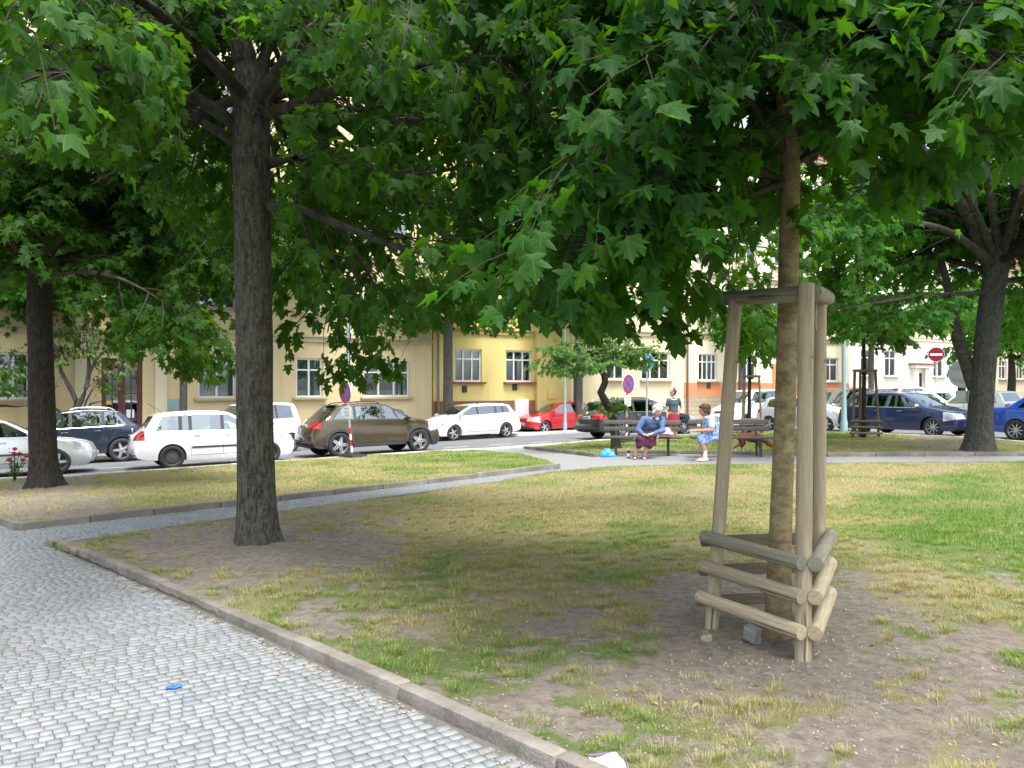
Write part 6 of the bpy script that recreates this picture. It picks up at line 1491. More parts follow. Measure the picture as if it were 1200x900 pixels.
# far guards: same kind, smaller in the picture
def far_guard(b, label, rz):
    g = thing('tree_guard', b, rz, label, 'tree guard', 'timber guards round saplings'); tri = [(-.38, -.2), (.38, -.2), (0, .42)]
    tops = [(x * .78, y * .78) for x, y in tri]
    for (x, y), (u, v) in zip(tri, tops): log('post', (x, y, -.05), (u, v, 2.05), .04, M['wood_far'], g, seg=10)
    for i in range(3):
        a, c = tops[i], tops[(i + 1) % 3]; log('cap_beam', (a[0] * 1.12, a[1] * 1.12, 2.07), (c[0] * 1.12, c[1] * 1.12, 2.07), .04, M['wood_far'], g, seg=10)
        for z in (.18, .36, .54): a, c = tri[i], tri[(i + 1) % 3]; k = 1.12 - z * .1; log('rail', (a[0] * k * 1.1, a[1] * k * 1.1 - .02, z), (c[0] * k * 1.1, c[1] * k * 1.1 - .02, z), .036, M['wood_far'], g, seg=10)
    return g
far_guard(GUARDS[0], 'small timber guard around the sapling before the dark blue estate car', R(-8)); far_guard(GUARDS[1], 'small timber guard around the sapling behind the empty bench', R(12))
# benches
def bench(c, rz, label, plaque=False):
    g = thing('park_bench', c, rz, label, 'bench'); Lb = 1.86
    for i, y in enumerate((-.17, -.02, .13)):
        m = MB(); m.box((0, y, .445), (Lb, .125, .04), bevel=.01); m.build('seat_slat', M['slat'], g)
    for i, (y, z) in enumerate(((.262, .63), (.30, .79))):
        m = MB(); m.box((0, 0, 0), (Lb, .036, .105), bevel=.01); s = m.build('back_slat', M['slat'], g, loc=(0, y, z), rot=(R(-12), 0, 0))
        if plaque and i == 0: q = MB(); q.box((0, 0, 0), (.15, .006, .075)); q.build('plaque', M['label'], s, False, loc=(.55, -.022, 0))
    for x in (-.62, .62):
        m = MB(); m.box((x, -.12, .21), (.05, .05, .42)); m.box((x, -.0, .41), (.045, .42, .035)); m.build('leg', M['iron'], g)
        m = MB(); m.tube([(x, .19, 0), (x, .215, .42), (x, .33, .84)], .024, 8); m.build('back_support', M['iron'], g)
    return g
bc1 = P(753, 534.5); bc2 = P(859, 536)
bench((bc1.x, bc1.y + .1, bc1.z), R(-9), 'dark slatted bench carrying the woman in the denim jacket', True)
bench((bc2.x, bc2.y + .1, bc2.z), R(-1), 'dark slatted bench carrying the woman in the floral dress')
# signs
def disc(mb, r, y, t, seg=40): mb.lathe([(0.0, t), (r * .999, t), (r, t * .9), (r, 0), (0, 0)], seg, Matrix.Translation((0, y, 0)) @ Matrix.Rotation(R(90), 4, 'X'))
def ring(mb, r0, r1, y, t, seg=40): mb.lathe([(r0, 0), (r0, t), (r1, t), (r1, 0)], seg, Matrix.Translation((0, y, 0)) @ Matrix.Rotation(R(90), 4, 'X'))
def nostop(foot, zc_, label, rz, lean=(0, 0), r=.32, plate=True):
    g = thing('no_stopping_sign', foot, rz, label, 'road sign', 'portable no stopping signs'); top = zc_ - foot.z
    m = MB(); m.box((0, 0, .05), (.85, .42, .1), bevel=.03); m.box((0, 0, .11), (.3, .3, .05), bevel=.015); m.build('rubber_foot', M['black'], g)
    ax_, ay_ = lean; pt = lambda z: Vector((ax_ * z, ay_ * z, z))
    m = MB(); m.tube([pt(.05), pt(top + r * .9)], .028, 12); po = m.build('post', M['galv'], g)
    for i in range(4):
        m = MB(); m.tube([pt(.16 + .16 * i), pt(.315 + .16 * i)], .031, 12); m.build('reflective_band', M['sign_white' if i % 2 == 0 else 'sign_red'], po)
    h = thing('sign_face', (0, 0, 0)); bpy.data.objects.remove(h)
    m = MB(); disc(m, r, 0, .018); f = m.build('sign_face', M['sign_white'], g, loc=tuple(pt(top) + Vector((0, -.035, 0))), rot=(-ay_, ax_, 0))
    m = MB(); disc(m, r * .80, -.0185, .003); m.build('blue_field', M['sign_blue'], f)
    m = MB(); ring(m, r * .76, r * .96, -.019, .006); m.build('red_ring', M['sign_red'], f)
    for a in (45, -45):
        m = MB(); m.box((0, -.0245 - (.001 if a > 0 else 0), 0), (r * 1.56, .003, r * .19), rot=(0, R(a), 0)); m.build('red_bar', M['sign_red'], f, False)
    if plate:
        m = MB(); m.box((0, 0, 0), (.34, .012, .34), bevel=.004); p = m.build('time_plate', M['sign_white'], g, loc=tuple(pt(top - r - .22) + Vector((0, -.035, 0))), rot=(-ay_, ax_, 0))
        for z, w in ((.09, .24), (.0, .28), (-.08, .2)): m = MB(); m.box((0, -.008, z), (w, .003, .028)); m.build('faded_line', M['galv'], p, False)
    return g
f1 = P(413, 536.5, .02); nostop(f1, AT(409, 459, f1.y).z, 'no stopping sign leaning beside the bronze off-roader', R(-50), (-.05, -.07))
f2 = P(734, 519, .02); nostop(f2, AT(730, 450, f2.y).z, 'no stopping sign in front of the black estate car', R(46), (.02, 0), .30)
f3 = AT(758, 424, 25.6); g3 = GP(f3.x, f3.y)
g = thing('one_way_sign', g3, R(28), 'round blue sign with white arrow on a grey pole behind the benches', 'road sign'); tz_ = f3.z - g3.z
m = MB(); m.tube([(0, 0, -.1), (0, 0, tz_ + .2)], .032, 12); m.build('post', M['galv'], g)
m = MB(); disc(m, .26, 0, .018); f = m.build('sign_face', M['sign_white'], g, loc=(0, -.04, tz_)); m = MB(); disc(m, .245, -.019, .003); m.build('blue_field', M['sign_cyan'], f)
m = MB(); m.prism([(-.035, -.17), (.035, -.17), (.035, .03), (.10, -.03), (.10, .05), (0, .17), (-.10, .05), (-.10, -.03), (-.035, .03)], .004, Matrix.Translation((0, -.0225, 0)) @ Matrix.Rotation(R(90), 4, 'X')); m.build('white_arrow', M['sign_white'], f, False)
f4 = AT(1097, 415.5, 36); g4 = GP(f4.x, f4.y); g = thing('no_entry_sign', g4, R(-24), 'round red no entry sign on a post across the side street', 'road sign'); tz_ = f4.z - g4.z
m = MB(); m.tube([(0, 0, -.1), (0, 0, tz_ + .3)], .035, 12); m.build('post', M['galv'], g)
m = MB(); disc(m, .34, 0, .02); f = m.build('sign_face', M['sign_dred'], g, loc=(0, -.045, tz_)); m = MB(); ring(m, .325, .34, -.021, .002); m.build('rim_line', M['sign_white'], f); m = MB(); m.box((0, -.023, 0), (.5, .004, .1)); m.build('white_bar', M['sign_white'], f, False)
f5 = AT(1130, 438, 19.9); g5 = GP(f5.x, f5.y); g = thing('road_sign_back', g5, R(180 - 20), 'pale back of a round sign on a thin post behind the forked tree', 'road sign'); tz_ = f5.z - g5.z
m = MB(); m.tube([(-.1, 0, -.1), (-.1, 0, tz_ + .38)], .03, 12); m.build('post', M['teal'], g)
m = MB(); disc(m, .36, 0, .015); m.build('sign_face', M['sign_back'], g, loc=(0, -.035, tz_)); m = MB(); m.box((0, 0, 0), (.34, .012, .3), bevel=.004); m.build('lower_plate', M['sign_back'], g, loc=(.02, -.035, tz_ - .58))
for dz in (.15, -.15): m = MB(); m.box((0, .02, tz_ + dz), (.4, .03, .04)); m.build('bracket', M['galv'], g, False)
# lamp posts
def lamp(b, label, r=.08, h=7.5, rz=0.0):
    g = thing('lamp_post', b, rz, label, 'lamp post', 'teal lamp posts')
    m = MB(); m.lathe([(r * 1.6, -.1), (r * 1.6, .35), (r * 1.25, .5), (r * 1.1, 1.2), (r, 1.3), (r * .8, h)], 20); m.build('column', M['teal'], g)
    m = MB(); m.tube([(0, 0, h - .1), (0, -.2, h + .5), (0, -.9, h + .8), (0, -1.4, h + .85)], .035, 10); m.build('arm', M['teal'], g)
    m = MB(); m.ell((0, -1.6, h + .83), (.14, .34, .09), 16, 8); m.build('lantern', M['galv'], g)
pL = P(989, 507.5); lamp((pL.x, pL.y, pL.z), 'pale teal lamp post on the lawn corner by the saplings', .075)
a_ = (408 - 600) / F; dL = 29.5 / (-math.sin(SA) * a_ + math.cos(SA)); lamp(GP(a_ * dL, dL), 'pale teal lamp post across the road behind the bronze off-roader', .085, 7.5, SA)
a_ = (662 - 600) / F; dL = 29.6 / (-math.sin(SA) * a_ + math.cos(SA)); lamp(GP(a_ * dL, dL), 'grey teal lamp post beside the tall dark doorway', .06, 7.5, SA)
# things on the ground
b = P(712, 535.5); m = MB(); m.ell((0, 0, .07), (.13, .11, .12)); m.ell((-.09, .02, .06), (.09, .09, .09)); m.ell((.08, -.01, .06), (.1, .09, .09)); m.ell((-.01, 0, .14), (.09, .08, .07)); m.ell((.14, 0, .02), (.06, .05, .03))
tag(blob('plastic_bag', m, .014, M['bag'], None, 2, [((9, 9, 9), .035), ((24, 24, 24), .014)], b), 'crumpled bright blue plastic bag on the path by the kerb', 'bag')
b = P(736.5, 537); g = thing('bottle', b, 0, 'brown glass bottle with pale label standing by sandalled feet', 'bottle')
m = MB(); m.lathe([(0, 0), (.031, .002), (.033, .02), (.033, .13), (.03, .155), (.015, .19), (.0125, .225), (.014, .227), (.014, .24), (0, .24)], 18); m.build('glass', M['bottle'], g)
m = MB(); m.lathe([(.0335, .04), (.0335, .115)], 18); m.build('label', M['label'], g); m = MB(); m.lathe([(.0142, .19), (.0155, .2), (.0148, .243), (0, .244)], 14); m.build('cap', M['label'], g)
b = P(711, 893, .065); m = MB(); n = 8; vs = []
for i in range(n + 1):
    for j in range(n + 1): x, y = -.06 + .12 * i / n, -.05 + .1 * j / n; vs.append((x, y, .012 * math.sin(x * 40) + .01 * math.cos(y * 50 + x * 20)))
m.add(vs, [[i * (n + 1) + j, (i + 1) * (n + 1) + j, (i + 1) * (n + 1) + j + 1, i * (n + 1) + j + 1] for i in range(n) for j in range(n)])
pp = tag(m.build('paper_scrap', M['paper'], None, loc=b, rot=(R(14), 0, .25)), 'crumpled white paper scrap on bare soil', 'litter'); m = MB(); m.box((0, .0485, .002), (.116, .004, .004)); m.build('purple_edge', M['purple'], pp, False)
b = P(204, 805.5, .022); m = MB(); m.ell((0, 0, .004), (.03, .02, .006), 12, 6); m.ell((.02, .01, .008), (.02, .014, .008), 12, 6); m.ell((-.02, -.006, .005), (.018, .012, .006), 10, 6)
tag(blob('plastic_scrap', m, .004, M['blue_litter'], None, 1, [((40, 40, 40), .004)], b), 'small blue plastic scrap on the paving setts', 'litter')
def stone(loc_, s, label=None, group=None, flat=.7, seed=1):
    m = MB(); r_ = random.Random(seed); m.box((0, 0, 0), (s, s * .8, s * flat), bevel=s * .12); m.v = [v * (1 + r_.uniform(-.12, .12)) for v in m.v]
    o = m.build('stone', M['stone'], None, True, 20, loc=loc_, rot=(r_.uniform(-.3, .3), r_.uniform(-.3, .3), r_.uniform(0, 6)))
    return tag(o, label, 'stone', group)
stone(P(881, 742, .10), .085, 'pale sett stone lying inside the guard against the young maple', None, .95, 3); stone(P(885, 751, .05), .05, 'small pale stone chip at the foot of the young maple', None, .7, 4)
stone(P(828, 748, .05), .06, 'flat grey stone beside the left guard post', None, .5, 5)
# crumbs, pebbles and dead leaves: too many to count
def scatter(name, mat, n, px, py, smin, smax, tmpl, label, cat, lift=.04, poly=None, flat=True):
    X, Y, Z = [], [], []
    for i in range(n):
        p = P(RND.uniform(*px), py[0] + (py[1] - py[0]) * RND.random() ** 1.3)
        if poly is not None and not inside(poly, np.array([p.x]), np.array([p.y]))[0]: continue
        X.append(p.x); Y.append(p.y); Z.append(p.z)
    X, Y, Z = map(np.array, (X, Y, Z)); k = len(X)
    if lift > .03: Z = Z + .035 + lawn_noise(X, Y)
    else: Z = Z + lift
    pos = np.column_stack((X, Y, Z)); a = NPR.uniform(0, 6.28, k); tip = np.column_stack((np.cos(a), np.sin(a), NPR.normal(0, .25, k))); nr = np.column_stack((NPR.normal(0, .3, (k, 2)), np.ones(k)))
    V, Fc, _ = leaf_arrays(pos, tip, nr, NPR.uniform(smin, smax, k), tmpl)
    return tag(link(name, mesh_np(name, V.reshape(-1, 3), Fc, mat)), label, cat, kind='stuff')
LT['pebble'] = (np.array([(-.5, -.4, 0), (.5, -.5, 0), (.45, .4, 0), (-.4, .5, 0), (-.3, -.25, .4), (.3, -.3, .45), (.25, .28, .4), (-.25, .3, .35)]), np.array([(4, 5, 6), (4, 6, 7), (0, 1, 5), (0, 5, 4), (1, 2, 6), (1, 6, 5), (2, 3, 7), (2, 7, 6), (3, 0, 4), (3, 4, 7)]))
scatter('pebbles', M['crumb'], 2600, (120, 1195), (650, 895), .004, .013, 'pebble', 'scattered pebbles and crumbs on the bare soil', 'pebbles', .04, ML)
scatter('pebbles', M['crumb'], 350, (780, 1050), (690, 830), .004, .018, 'pebble', 'loose grit around the timber guard', 'pebbles', .04, ML)
scatter('dead_leaves', M['dead_leaf'], 380, (150, 1195), (640, 895), .012, .04, 'oval', 'dry fallen leaf scraps on the front lawn', 'leaves', .04, ML)
def along(name, mat, n, spread, smin, smax, tmpl, label, cat):
    t = NPR.uniform(-.05, .98, n) ** 1.0; off = .08 + np.abs(NPR.normal(0, spread, n)); c = fbm(np.column_stack((t * 14, t * 0, t * 0)), 2, 8) > .44
    t, off = t[c], off[c]; nk = np.array((-k1[1], k1[0])); A_ = K1a[None] + (K1b - K1a)[None] * t[:, None] + nk[None] * off[:, None]; k = len(A_)
    pos = np.column_stack((A_, T(A_[:, 0], A_[:, 1]) + .018)); a = NPR.uniform(0, 6.28, k)
    V, Fc, _ = leaf_arrays(pos, np.column_stack((np.cos(a), np.sin(a), NPR.normal(0, .3, k))), np.column_stack((NPR.normal(0, .4, (k, 2)), np.ones(k))), NPR.uniform(smin, smax, k), tmpl)
    tag(link(name, mesh_np(name, V.reshape(-1, 3), Fc, mat)), label, cat, kind='stuff')
along('dead_leaves', M['dead_leaf'], 420, .09, .012, .035, 'oval', 'dry leaf litter gathered against the kerb on the paving', 'leaves'); along('grit', M['stone'], 700, .12, .004, .011, 'pebble', 'grit gathered along the kerb on the paving', 'grit')
# rose bush by the dark trunk
def rose(b, label, seed):
    r_ = np.random.default_rng(seed); g = thing('rose_bush', b, 0, label, 'shrub'); st = MB(); P_ = []; heads = []
    for i in range(7):
        a = r_.uniform(0, 6.28); e = np.array((math.cos(a) * r_.uniform(.05, .28), math.sin(a) * .15, r_.uniform(.45, .78))); st.tube([(0, 0, 0), e * np.array((.4, .4, .55)), e], [.008, .006, .004], 5)
        heads.append(e)
        for k in range(26): t = r_.uniform(.3, .97); P_.append(e * np.array((t ** 1.4, t ** 1.4, t)) + r_.normal(0, .045, 3))
    st.build('stems', M['twig'], g); P_ = np.array(P_); k = len(P_)
    V, Fc, _ = leaf_arrays(P_, r_.normal(0, 1, (k, 3)) + np.array((0, 0, -.3)), r_.normal(0, .5, (k, 3)) + np.array((0, 0, 1)), r_.uniform(.04, .075, k), 'oval'); tag(link('leaves', mesh_np('leaves', V.reshape(-1, 3), Fc, M['rose_leaf'])), kind='stuff').parent = g
    for h in heads:
        m = MB(); m.ell((0, 0, 0), (.042, .042, .036), 12, 8)
        for q in range(7): a = q * .9; m.ell((.024 * math.cos(a), .024 * math.sin(a), .006 * (q % 3)), (.026, .026, .02), 8, 6)
        m.build('rose_head', M['rose'], g, loc=tuple(h))
rose(P(17, 566), 'rose bush with small red blooms beside the dark trunk', 5)
# ------------------------------------------------------------------ people and dog
def hand(m, w, d, up, s=1.0, curl=.5, seed=0):
    """palm, four unequal bent fingers and a side thumb; w wrist, d pointing direction, up = back of the hand"""
    w, d, up = Vector(w), Vector(d).normalized(), Vector(up).normalized(); sd = d.cross(up).normalized(); up = sd.cross(d)
    m.ell(tuple(w + d * .045 * s), (.02 * s, .02 * s, .02 * s)); m.capsule(w, .023 * s, w + d * .07 * s, .03 * s, 10)
    for i, (o, ln) in enumerate(((-.03, .062), (-.01, .074), (.011, .07), (.031, .052))):
        a = w + d * .078 * s + sd * o * s; k = a + d * ln * .5 * s - up * .012 * s * curl * 2; e = k + (d * (1 - curl) - up * curl).normalized() * ln * .55 * s
        m.capsule(a, .0105 * s, k, .0098 * s, 8); m.capsule(k, .0098 * s, e, .0085 * s, 8)
    a = w + d * .02 * s - sd * .028 * s; k = a - sd * .028 * s + d * .03 * s; m.capsule(a, .013 * s, k, .011 * s, 8); m.capsule(k, .011 * s, k + d * .03 * s - up * .008, .0095 * s, 8)
def head(m, c, face, up, r=.105):
    """skull, jaw, nose, brow, ears; returns axes"""
    c, f = Vector(c), Vector(face).normalized(); u = Vector(up); u = (u - f * u.dot(f)).normalized(); s = f.cross(u)
    rot = Matrix((s, f, u)).transposed().to_euler()
    m.ell(tuple(c + u * .02), (r * .76, r * .95, r * .95), 18, 12, rot); m.ell(tuple(c - u * .05 + f * .022), (r * .60, r * .72, r * .78), 16, 10, rot)
    m.capsule(c + f * r * .88 + u * .012, .009, c + f * r * 1.08 - u * .028, .015, 8); m.ell(tuple(c + f * r * .86 - u * .06), (.026, .014, .010), 8, 6, rot)
    for q in (-1, 1):
        m.ell(tuple(c + s * q * r * .77 - u * .012), (.011, .024, .032), 8, 6, rot); m.ell(tuple(c + f * r * .84 + s * q * .036 + u * .022), (.021, .012, .008), 8, 6, rot)
    m.ell(tuple(c - u * .105 + f * .05), (.022, .022, .018), 8, 6)
    return c, f, u, s, rot
def eyes(root, ax, r=.105):
    c, f, u, s, rot = ax
    for q in (-1, 1): m = MB(); m.ell((0, 0, 0), (.011, .006, .006), 8, 6, rot); m.build('eye', M['ink'], root, loc=tuple(c + f * r * .90 + s * q * .034 + u * .004))
    m = MB(); m.ell((0, 0, 0), (.024, .006, .006), 8, 6, rot); m.build('lips', M['sign_dred'], root, loc=tuple(c + f * r * .895 - u * .058))
# --- woman in denim jacket and purple skirt, leaning to her left on the bench
o1 = P(757, 537.5)
m = MB()
hipc = Vector((.10, .26, .55)); feetL, feetR = Vector((-.27, -.10, .05)), Vector((-.06, -.12, .05)); kL, kR = Vector((-.17, -.17, .46)), Vector((.06, -.18, .46))
chest = Vector((.16, .12, .82)); neck = Vector((.235, .03, .98)); hd = Vector((.265, -.03, 1.095))
m.loft([(hipc + Vector((0, 0, -.10)), .16, .14), (hipc, .20, .16), ((hipc + chest) / 2, .18, .14), (chest, .19, .13), (chest + Vector((.04, -.05, .10)), .15, .10), (neck, .055, .055)])
for h, k, f in ((-.10, kL, feetL), (.10, kR, feetR)):
    hp = hipc + Vector((h, -.02, -.06)); m.capsule(hp, .09, k, .066); m.capsule(k, .062, (k + f) / 2 + Vector((0, .02, .02)), .055); m.capsule((k + f) / 2 + Vector((0, .02, .02)), .054, f + Vector((0, 0, .04)), .036)
    m.capsule(f + Vector((0, .03, -.005)), .036, f + Vector((-.02, -.13, -.018)), .03); m.ell(tuple(f + Vector((-.025, -.16, -.022))), (.042, .05, .02))
m.capsule(neck - Vector((0, 0, .04)), .055, hd - Vector((0, .0, .05)), .05)
shL, shR = Vector((-.03, .06, .90)), Vector((.385, .04, .885)); elL, elR = Vector((-.20, .0, .66)), Vector((.36, -.12, .66)); wrL, wrR = Vector((-.09, -.20, .565)), Vector((.10, -.24, .585))
for s_, e_, w_ in ((shL, elL, wrL), (shR, elR, wrR)): m.capsule(s_, .055, e_, .045); m.capsule(e_, .042, w_, .028)
hand(m, wrL, (.6, -.35, -.12), (0, -.2, 1), 1, .4); hand(m, wrR, (-.75, -.2, -.1), (.1, -.2, 1), 1, .5)
ax_ = head(m, hd, (.42, -.85, -.16), (.22, -.1, 1))
w1 = tag(blob('person', m, .0135, M['skin'], None, 3, None, o1), 'white-haired person in denim jacket and purple skirt leaning sideways on bench', 'person'); eyes(w1, ax_)
c, f, u, s, rot = ax_
m = MB(); m.ell(tuple(c + u * .045 - f * .03), (.115, .115, .10), 16, 10, rot)
for q in range(26):
    a = q * 2.4; e = math.cos(q * 1.7); d_ = (s * math.cos(a) + u * (.55 + .5 * math.sin(a * .7)) - f * (.45 + .4 * e)).normalized(); m.ell(tuple(c + u * .03 + d_ * .105), (.038, .038, .036), 8, 6)
for q in (-1, 1): m.ell(tuple(c + s * q * .088 - u * .03 - f * .03), (.035, .05, .06), 10, 8, rot)
blob('hair', m, .012, M['hair_white'], w1, 1, [((30, 30, 30), .012)])
m = MB(); m.loft([(hipc + Vector((-.01, -.02, -.05)), .225, .185), (hipc + Vector((.0, -.0, .06)), .215, .175), ((hipc + chest) / 2, .205, .165), (chest, .215, .155), (chest + Vector((.03, -.04, .08)), .19, .12), (neck + Vector((-.01, .01, -.03)), .085, .085), (neck + Vector((0, .005, .01)), .075, .075)])
for s_, e_, w_ in ((shL, elL, wrL), (shR, elR, wrR)): m.capsule(s_, .078, e_, .068); m.capsule(e_, .066, w_ + (e_ - w_).normalized() * .05, .05); m.capsule(Vector(s_), .08, chest + Vector((0, 0, .06)), .1)
m.box(tuple(neck + Vector((-.05, -.085, -.035))), (.11, .02, .07), bevel=.008, rot=(.3, .2, .35)); m.box(tuple(neck + Vector((.07, -.07, -.03))), (.1, .02, .07), bevel=.008, rot=(.3, -.2, -.4))
ja = blob('jacket', m, .012, M['denim'], w1, 2, [((7, 7, 11), .022), ((20, 20, 26), .009)])
m = MB(); m.loft([(Vector((-.02, -.10, .30)), .235, .16), (Vector((-.02, -.09, .40)), .235, .17), (Vector((-.0, -.06, .50)), .225, .18), (Vector((.05, .10, .545)), .225, .19), (hipc + Vector((0, .0, .03)), .215, .175)])
m.capsule(hipc + Vector((-.09, 0, -.05)), .10, kL + Vector((0, 0, .0)), .088); m.capsule(hipc + Vector((.09, 0, -.05)), .10, kR, .088); m.capsule(kL, .075, kL + Vector((-.02, 0, -.15)), .07); m.capsule(kR, .075, kR + Vector((-.01, 0, -.15)), .07)
blob('skirt', m, .013, M['skirt'], w1, 2, [((12, 12, 5), .014)])
m = MB(); m.ell(tuple(neck + Vector((.015, -.07, -.055))), (.045, .02, .05)); m.build('blouse', M['collar'], w1)
for f_ in (feetL, feetR):
    m = MB(); m.box(tuple(f_ + Vector((-.015, -.05, -.042))), (.085, .27, .022), bevel=.008, rot=(0, 0, -.12)); m.build('sandal', M['sole'], w1)
    m = MB(); m.tube([f_ + Vector((-.05, -.09, -.03)), f_ + Vector((-.045, -.10, .02)), f_ + Vector((.0, -.10, .026)), f_ + Vector((.025, -.09, -.03))], .013, 8); m.tube([f_ + Vector((-.042, .0, -.02)), f_ + Vector((-.03, -.02, .05)), f_ + Vector((.02, -.02, .05)), f_ + Vector((.035, .0, -.02))], .011, 8); m.build('sandal_strap', M['sandal'], w1)
# pink cloth bag beside her
b = P(779, 535.5); m = MB(); m.ell((0, .0, .545), (.20, .15, .07)); m.ell((-.10, -.02, .57), (.11, .12, .075)); m.ell((.06, .02, .575), (.12, .11, .08)); m.ell((.15, 0, .53), (.08, .11, .055)); m.ell((-.19, -.10, .47), (.06, .06, .09)); m.ell((-.21, -.12, .38), (.045, .04, .08))
tag(blob('cloth_bundle', m, .012, M['pink'], None, 2, [((8, 8, 12), .035), ((22, 22, 22), .012)], (b.x, b.y + .12, b.z)), 'crumpled pink cloth bundle on the bench beside the denim jacket', 'cloth')
# --- woman in the floral dress, in profile on the end of the second bench
o2 = P(826, 540.5); m = MB()
hp = Vector((.20, .14, .535)); ch = Vector((.19, .10, .80)); nk = Vector((.08, .09, .985)); hd = Vector((.0, .08, 1.105)); F2 = (-.92, -.12, -.14)
m.loft([(hp + Vector((0, 0, -.09)), .17, .17), (hp, .19, .19), ((hp + ch) / 2, .175, .17), (ch, .16, .18), (ch + Vector((-.04, 0, .11)), .12, .16), (nk, .055, .055)])
kA, kB = Vector((-.10, -.02, .47)), Vector((-.04, .16, .48)); fA, fB = Vector((-.02, -.06, .07)), Vector((.02, .10, .07))
for k, f in ((kA, fA), (kB, fB)):
    m.capsule(hp + Vector((-.03, (k.y - .1) * .6, -.03)), .10, k, .07); m.capsule(k, .068, (k + f) / 2 + Vector((.03, 0, 0)), .062); m.capsule((k + f) / 2 + Vector((.03, 0, 0)), .06, f + Vector((0, 0, .04)), .04); m.capsule(f, .04, f + Vector((-.15, -.01, -.03)), .032)
m.capsule(nk - Vector((0, 0, .05)), .058, hd - Vector((-.01, 0, .06)), .052)
s1, e1, r1 = Vector((.10, -.08, .91)), Vector((.12, -.14, .675)), Vector((-.20, -.16, .665)); s2, e2, r2 = Vector((.12, .27, .9)), Vector((.08, .30, .67)), Vector((-.2, .14, .66))
for a, b_, c_ in ((s1, e1, r1), (s2, e2, r2)): m.capsule(a, .06, b_, .052); m.capsule(b_, .05, c_, .032)
hand(m, r1, (-1, .0, .06), (0, -.2, 1), 1.05, .25); hand(m, r2, (-.9, -.3, .05), (0, -.1, 1), 1, .4)
ax2 = head(m, hd, F2, (-.1, 0, 1), .108)
w2 = tag(blob('person', m, .0135, M['skin_tan'], None, 3, None, o2), 'auburn-haired person in blue floral dress and white socks seated sideways', 'person'); eyes(w2, ax2, .108)
c, f, u, s, rot = ax2; m = MB(); m.ell(tuple(c + u * .04 - f * .03), (.105, .125, .105), 16, 10, rot); m.ell(tuple(c - f * .075 - u * .04), (.09, .06, .085), 12, 8, rot); m.ell(tuple(c - f * .085 - u * .10), (.07, .035, .05), 12, 8, rot)
for q in (-1, 1): m.ell(tuple(c + s * q * .078 - u * .02 - f * .01), (.025, .06, .065), 10, 8, rot)
m.ell(tuple(c + f * .075 + u * .085), (.06, .035, .025), 10, 8, rot); blob('hair', m, .011, M['hair_auburn'], w2, 2, [((14, 14, 40), .008)])
m = MB(); m.loft([(hp + Vector((-.02, 0, -.07)), .225, .225), (hp + Vector((-.0, 0, .02)), .225, .22), ((hp + ch) / 2, .205, .20), (ch, .19, .205), (ch + Vector((-.04, 0, .10)), .15, .185), (nk + Vector((.01, 0, -.03)), .085, .09)])
m.capsule(hp + Vector((-.02, -.07, -.02)), .13, kA + Vector((.02, 0, .0)), .095); m.capsule(hp + Vector((-.02, .07, -.02)), .13, kB + Vector((.02, 0, 0)), .095); m.capsule(kA + Vector((.06, 0, 0)), .085, kA + Vector((.06, 0, -.07)), .08)
blob('dress', m, .012, M['floral'], w2, 2, [((7, 7, 9), .018)])
m = MB()
for a, b_ in ((s1, e1), (s2, e2)): m.capsule(a + Vector((.01, 0, .01)), .085, a + (b_ - a) * .62, .076)
m.ell(tuple(nk + Vector((.0, 0, -.05))), (.11, .12, .05)); blob('sleeves', m, .011, M['collar'], w2, 2)
for f_ in (fA, fB):
    m = MB(); m.capsule(f_ + Vector((0, 0, .0)), .046, f_ + Vector((.008, 0, .13)), .048); m.build('sock', M['sock'], w2)
    m = MB(); m.capsule(f_ + Vector((.035, 0, -.025)), .044, f_ + Vector((-.14, -.01, -.035)), .036); m.ell(tuple(f_ + Vector((-.06, 0, -.05))), (.15, .048, .02)); blob('shoe', m, .01, M['shoe_white'], w2, 2)
m = MB(); m.tube([r1 + Vector((.035, .033 * math.cos(t), .033 * math.sin(t))) for t in np.linspace(0, 6.28, 13)], .007, 6, False); m.build('bracelet', M['galv'], w2)
# --- standing woman in grey tee and red skirt
o3 = GP((789 - 600) / F * 24.0, 24.0, .03); m = MB(); F3 = (-.95, -.25, 0)
m.loft([((0, 0, .76), .15, .12), ((0, 0, .86), .17, .125), ((0, 0, 1.02), .128, .10), ((.0, 0, 1.18), .155, .11), ((.0, 0, 1.30), .155, .095), ((0, 0, 1.36), .06, .06)])
for q in (-1, 1):
    m.capsule((.085 * q, 0, .82), .085, (.08 * q, -.01, .45), .058); m.capsule((.08 * q, -.01, .45), .056, (.08 * q, .02, .26), .052); m.capsule((.08 * q, .02, .26), .05, (.08 * q, .02, .08), .034); m.capsule((.08 * q, .03, .04), .036, (.06 * q - .05, -.12, .03), .028)
m.capsule((0, 0, 1.33), .052, (-.01, -.01, 1.44), .048)
m.capsule((-.165, 0, 1.27), .048, (-.21, .02, 1.02), .04); m.capsule((-.21, .02, 1.02), .037, (-.20, -.05, .80), .026); hand(m, (-.20, -.05, .79), (0, -.1, -1), (-1, 0, 0), .95, .3)
m.capsule((.165, 0, 1.27), .048, (.25, .06, 1.05), .04); m.capsule((.25, .06, 1.05), .037, (.17, .0, .88), .026); hand(m, (.17, .0, .89), (-.5, -.5, -.5), (.4, -.8, .3), .95, .4)
ax3 = head(m, (-.02, -.015, 1.51), F3, (0, 0, 1), .1)
w3 = tag(blob('person', m, .0135, M['skin'], None, 3, None, o3), 'person in grey tee and red skirt standing with one hand on hip', 'person'); eyes(w3, ax3, .1)
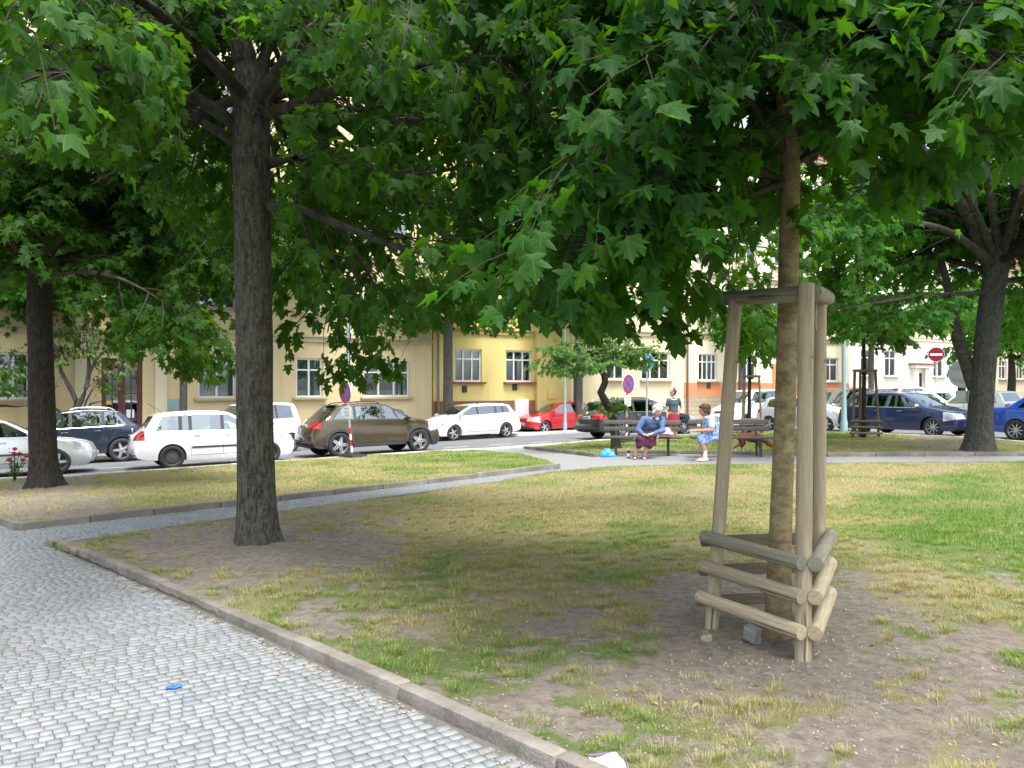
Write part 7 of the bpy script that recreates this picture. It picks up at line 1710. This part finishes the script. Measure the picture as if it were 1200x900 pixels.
c, f, u, s, rot = ax3; m = MB(); m.ell(tuple(c + u * .035 - f * .03), (.09, .10, .09), 16, 10, rot); m.ell(tuple(c + u * .12 - f * .05), (.04, .04, .035)); m.ell(tuple(c - f * .06 - u * .02), (.075, .05, .06), 12, 8, rot); blob('hair', m, .011, M['hair_brown'], w3, 2, [((20, 20, 30), .008)])
m = MB(); m.loft([((0, 0, .90), .165, .125), ((0, 0, 1.02), .142, .115), ((0, 0, 1.18), .172, .128), ((0, 0, 1.29), .165, .105), ((0, 0, 1.345), .10, .08)]); m.capsule((-.155, 0, 1.28), .062, (-.19, .01, 1.14), .058); m.capsule((.155, 0, 1.28), .062, (.205, .025, 1.16), .058); blob('tee_shirt', m, .012, M['tee'], w3, 2, [((9, 9, 12), .012)])
m = MB(); m.tube([(-.09, -.06, 1.335), (-.05, -.11, 1.29), (.01, -.12, 1.275), (.06, -.10, 1.30), (.09, -.05, 1.34)], .016, 8); m.build('white_neckline', M['sock'], w3)
m = MB(); m.loft([((0, 0, .50), .215, .17), ((0, 0, .64), .20, .16), ((0, 0, .80), .185, .145), ((0, 0, .895), .155, .12)]); blob('skirt', m, .014, M['red_skirt'], w3, 2, [((12, 12, 4), .012)])
for q in (-1, 1): m = MB(); m.capsule((.08 * q, .035, .03), .04, (.06 * q - .05, -.13, .025), .034); m.build('shoe', M['ink'], w3)
# --- reddish dog sniffing along behind the bench, walking to the right
o4 = P(879, 530.5, .03); m = MB()
V_ = Vector
m.loft([(V_((-.30, 0, .36)), .07, .07, (0, 1.57, 0)), (V_((-.24, 0, .37)), .10, .10, (0, 1.57, 0)), (V_((-.08, 0, .375)), .095, .09, (0, 1.57, 0)), (V_((.08, 0, .36)), .125, .10, (0, 1.57, 0)), (V_((.20, 0, .36)), .125, .10, (0, 1.4, 0)), (V_((.28, 0, .355)), .085, .085, (0, 1.3, 0))])
m.capsule((.24, 0, .37), .085, (.40, -.01, .26), .06); m.ell((.44, -.01, .215), (.075, .055, .06), 14, 9, (0, .5, 0)); m.capsule((.47, -.01, .19), .04, (.55, -.015, .125), .024); m.ell((.565, -.015, .115), (.015, .016, .013))
for q in (-1, 1): m.ell((.405, q * .055 - .01, .225), (.028, .012, .05), 8, 6, (0, .3, q * .2))
for y, x0, sw in ((-.06, .20, .05), (.06, .19, -.07)): m.capsule((x0, y, .33), .055, (x0 - .02, y, .20), .036); m.capsule((x0 - .02, y, .20), .032, (x0 + sw * .5, y, .10), .022); m.capsule((x0 + sw * .5, y, .10), .021, (x0 + sw * .7, y, .03), .02); m.capsule((x0 + sw * .7, y, .02), .021, (x0 + sw * .7 + .04, y, .016), .017)
for y, x0, sw in ((-.06, -.23, -.10), (.06, -.20, .07)):
    kn = V_((x0 + .05 + sw * .3, y, .22)); hk = V_((x0 - .06 + sw, y, .125)); pw = V_((x0 - .03 + sw * 1.05, y, .025)); m.capsule((x0, y, .34), .075, kn, .048); m.capsule(kn, .042, hk, .024); m.capsule(hk, .022, pw, .019); m.capsule(pw, .021, pw + V_((.045, 0, -.006)), .016)
m.capsule((-.32, 0, .39), .032, (-.40, 0, .42), .03); m.capsule((-.40, 0, .42), .032, (-.50, .01, .47), .016)
dg = tag(blob('dog', m, .010, M['dog'], None, 2, [((30, 30, 30), .006)], o4, R(-3)), 'reddish brown dog with white paws sniffing the grass behind the bench', 'dog')
m = MB(); m.ell((0, 0, 0), (.014, .015, .012)); m.build('nose', M['ink'], dg, loc=(.575, -.015, .113))
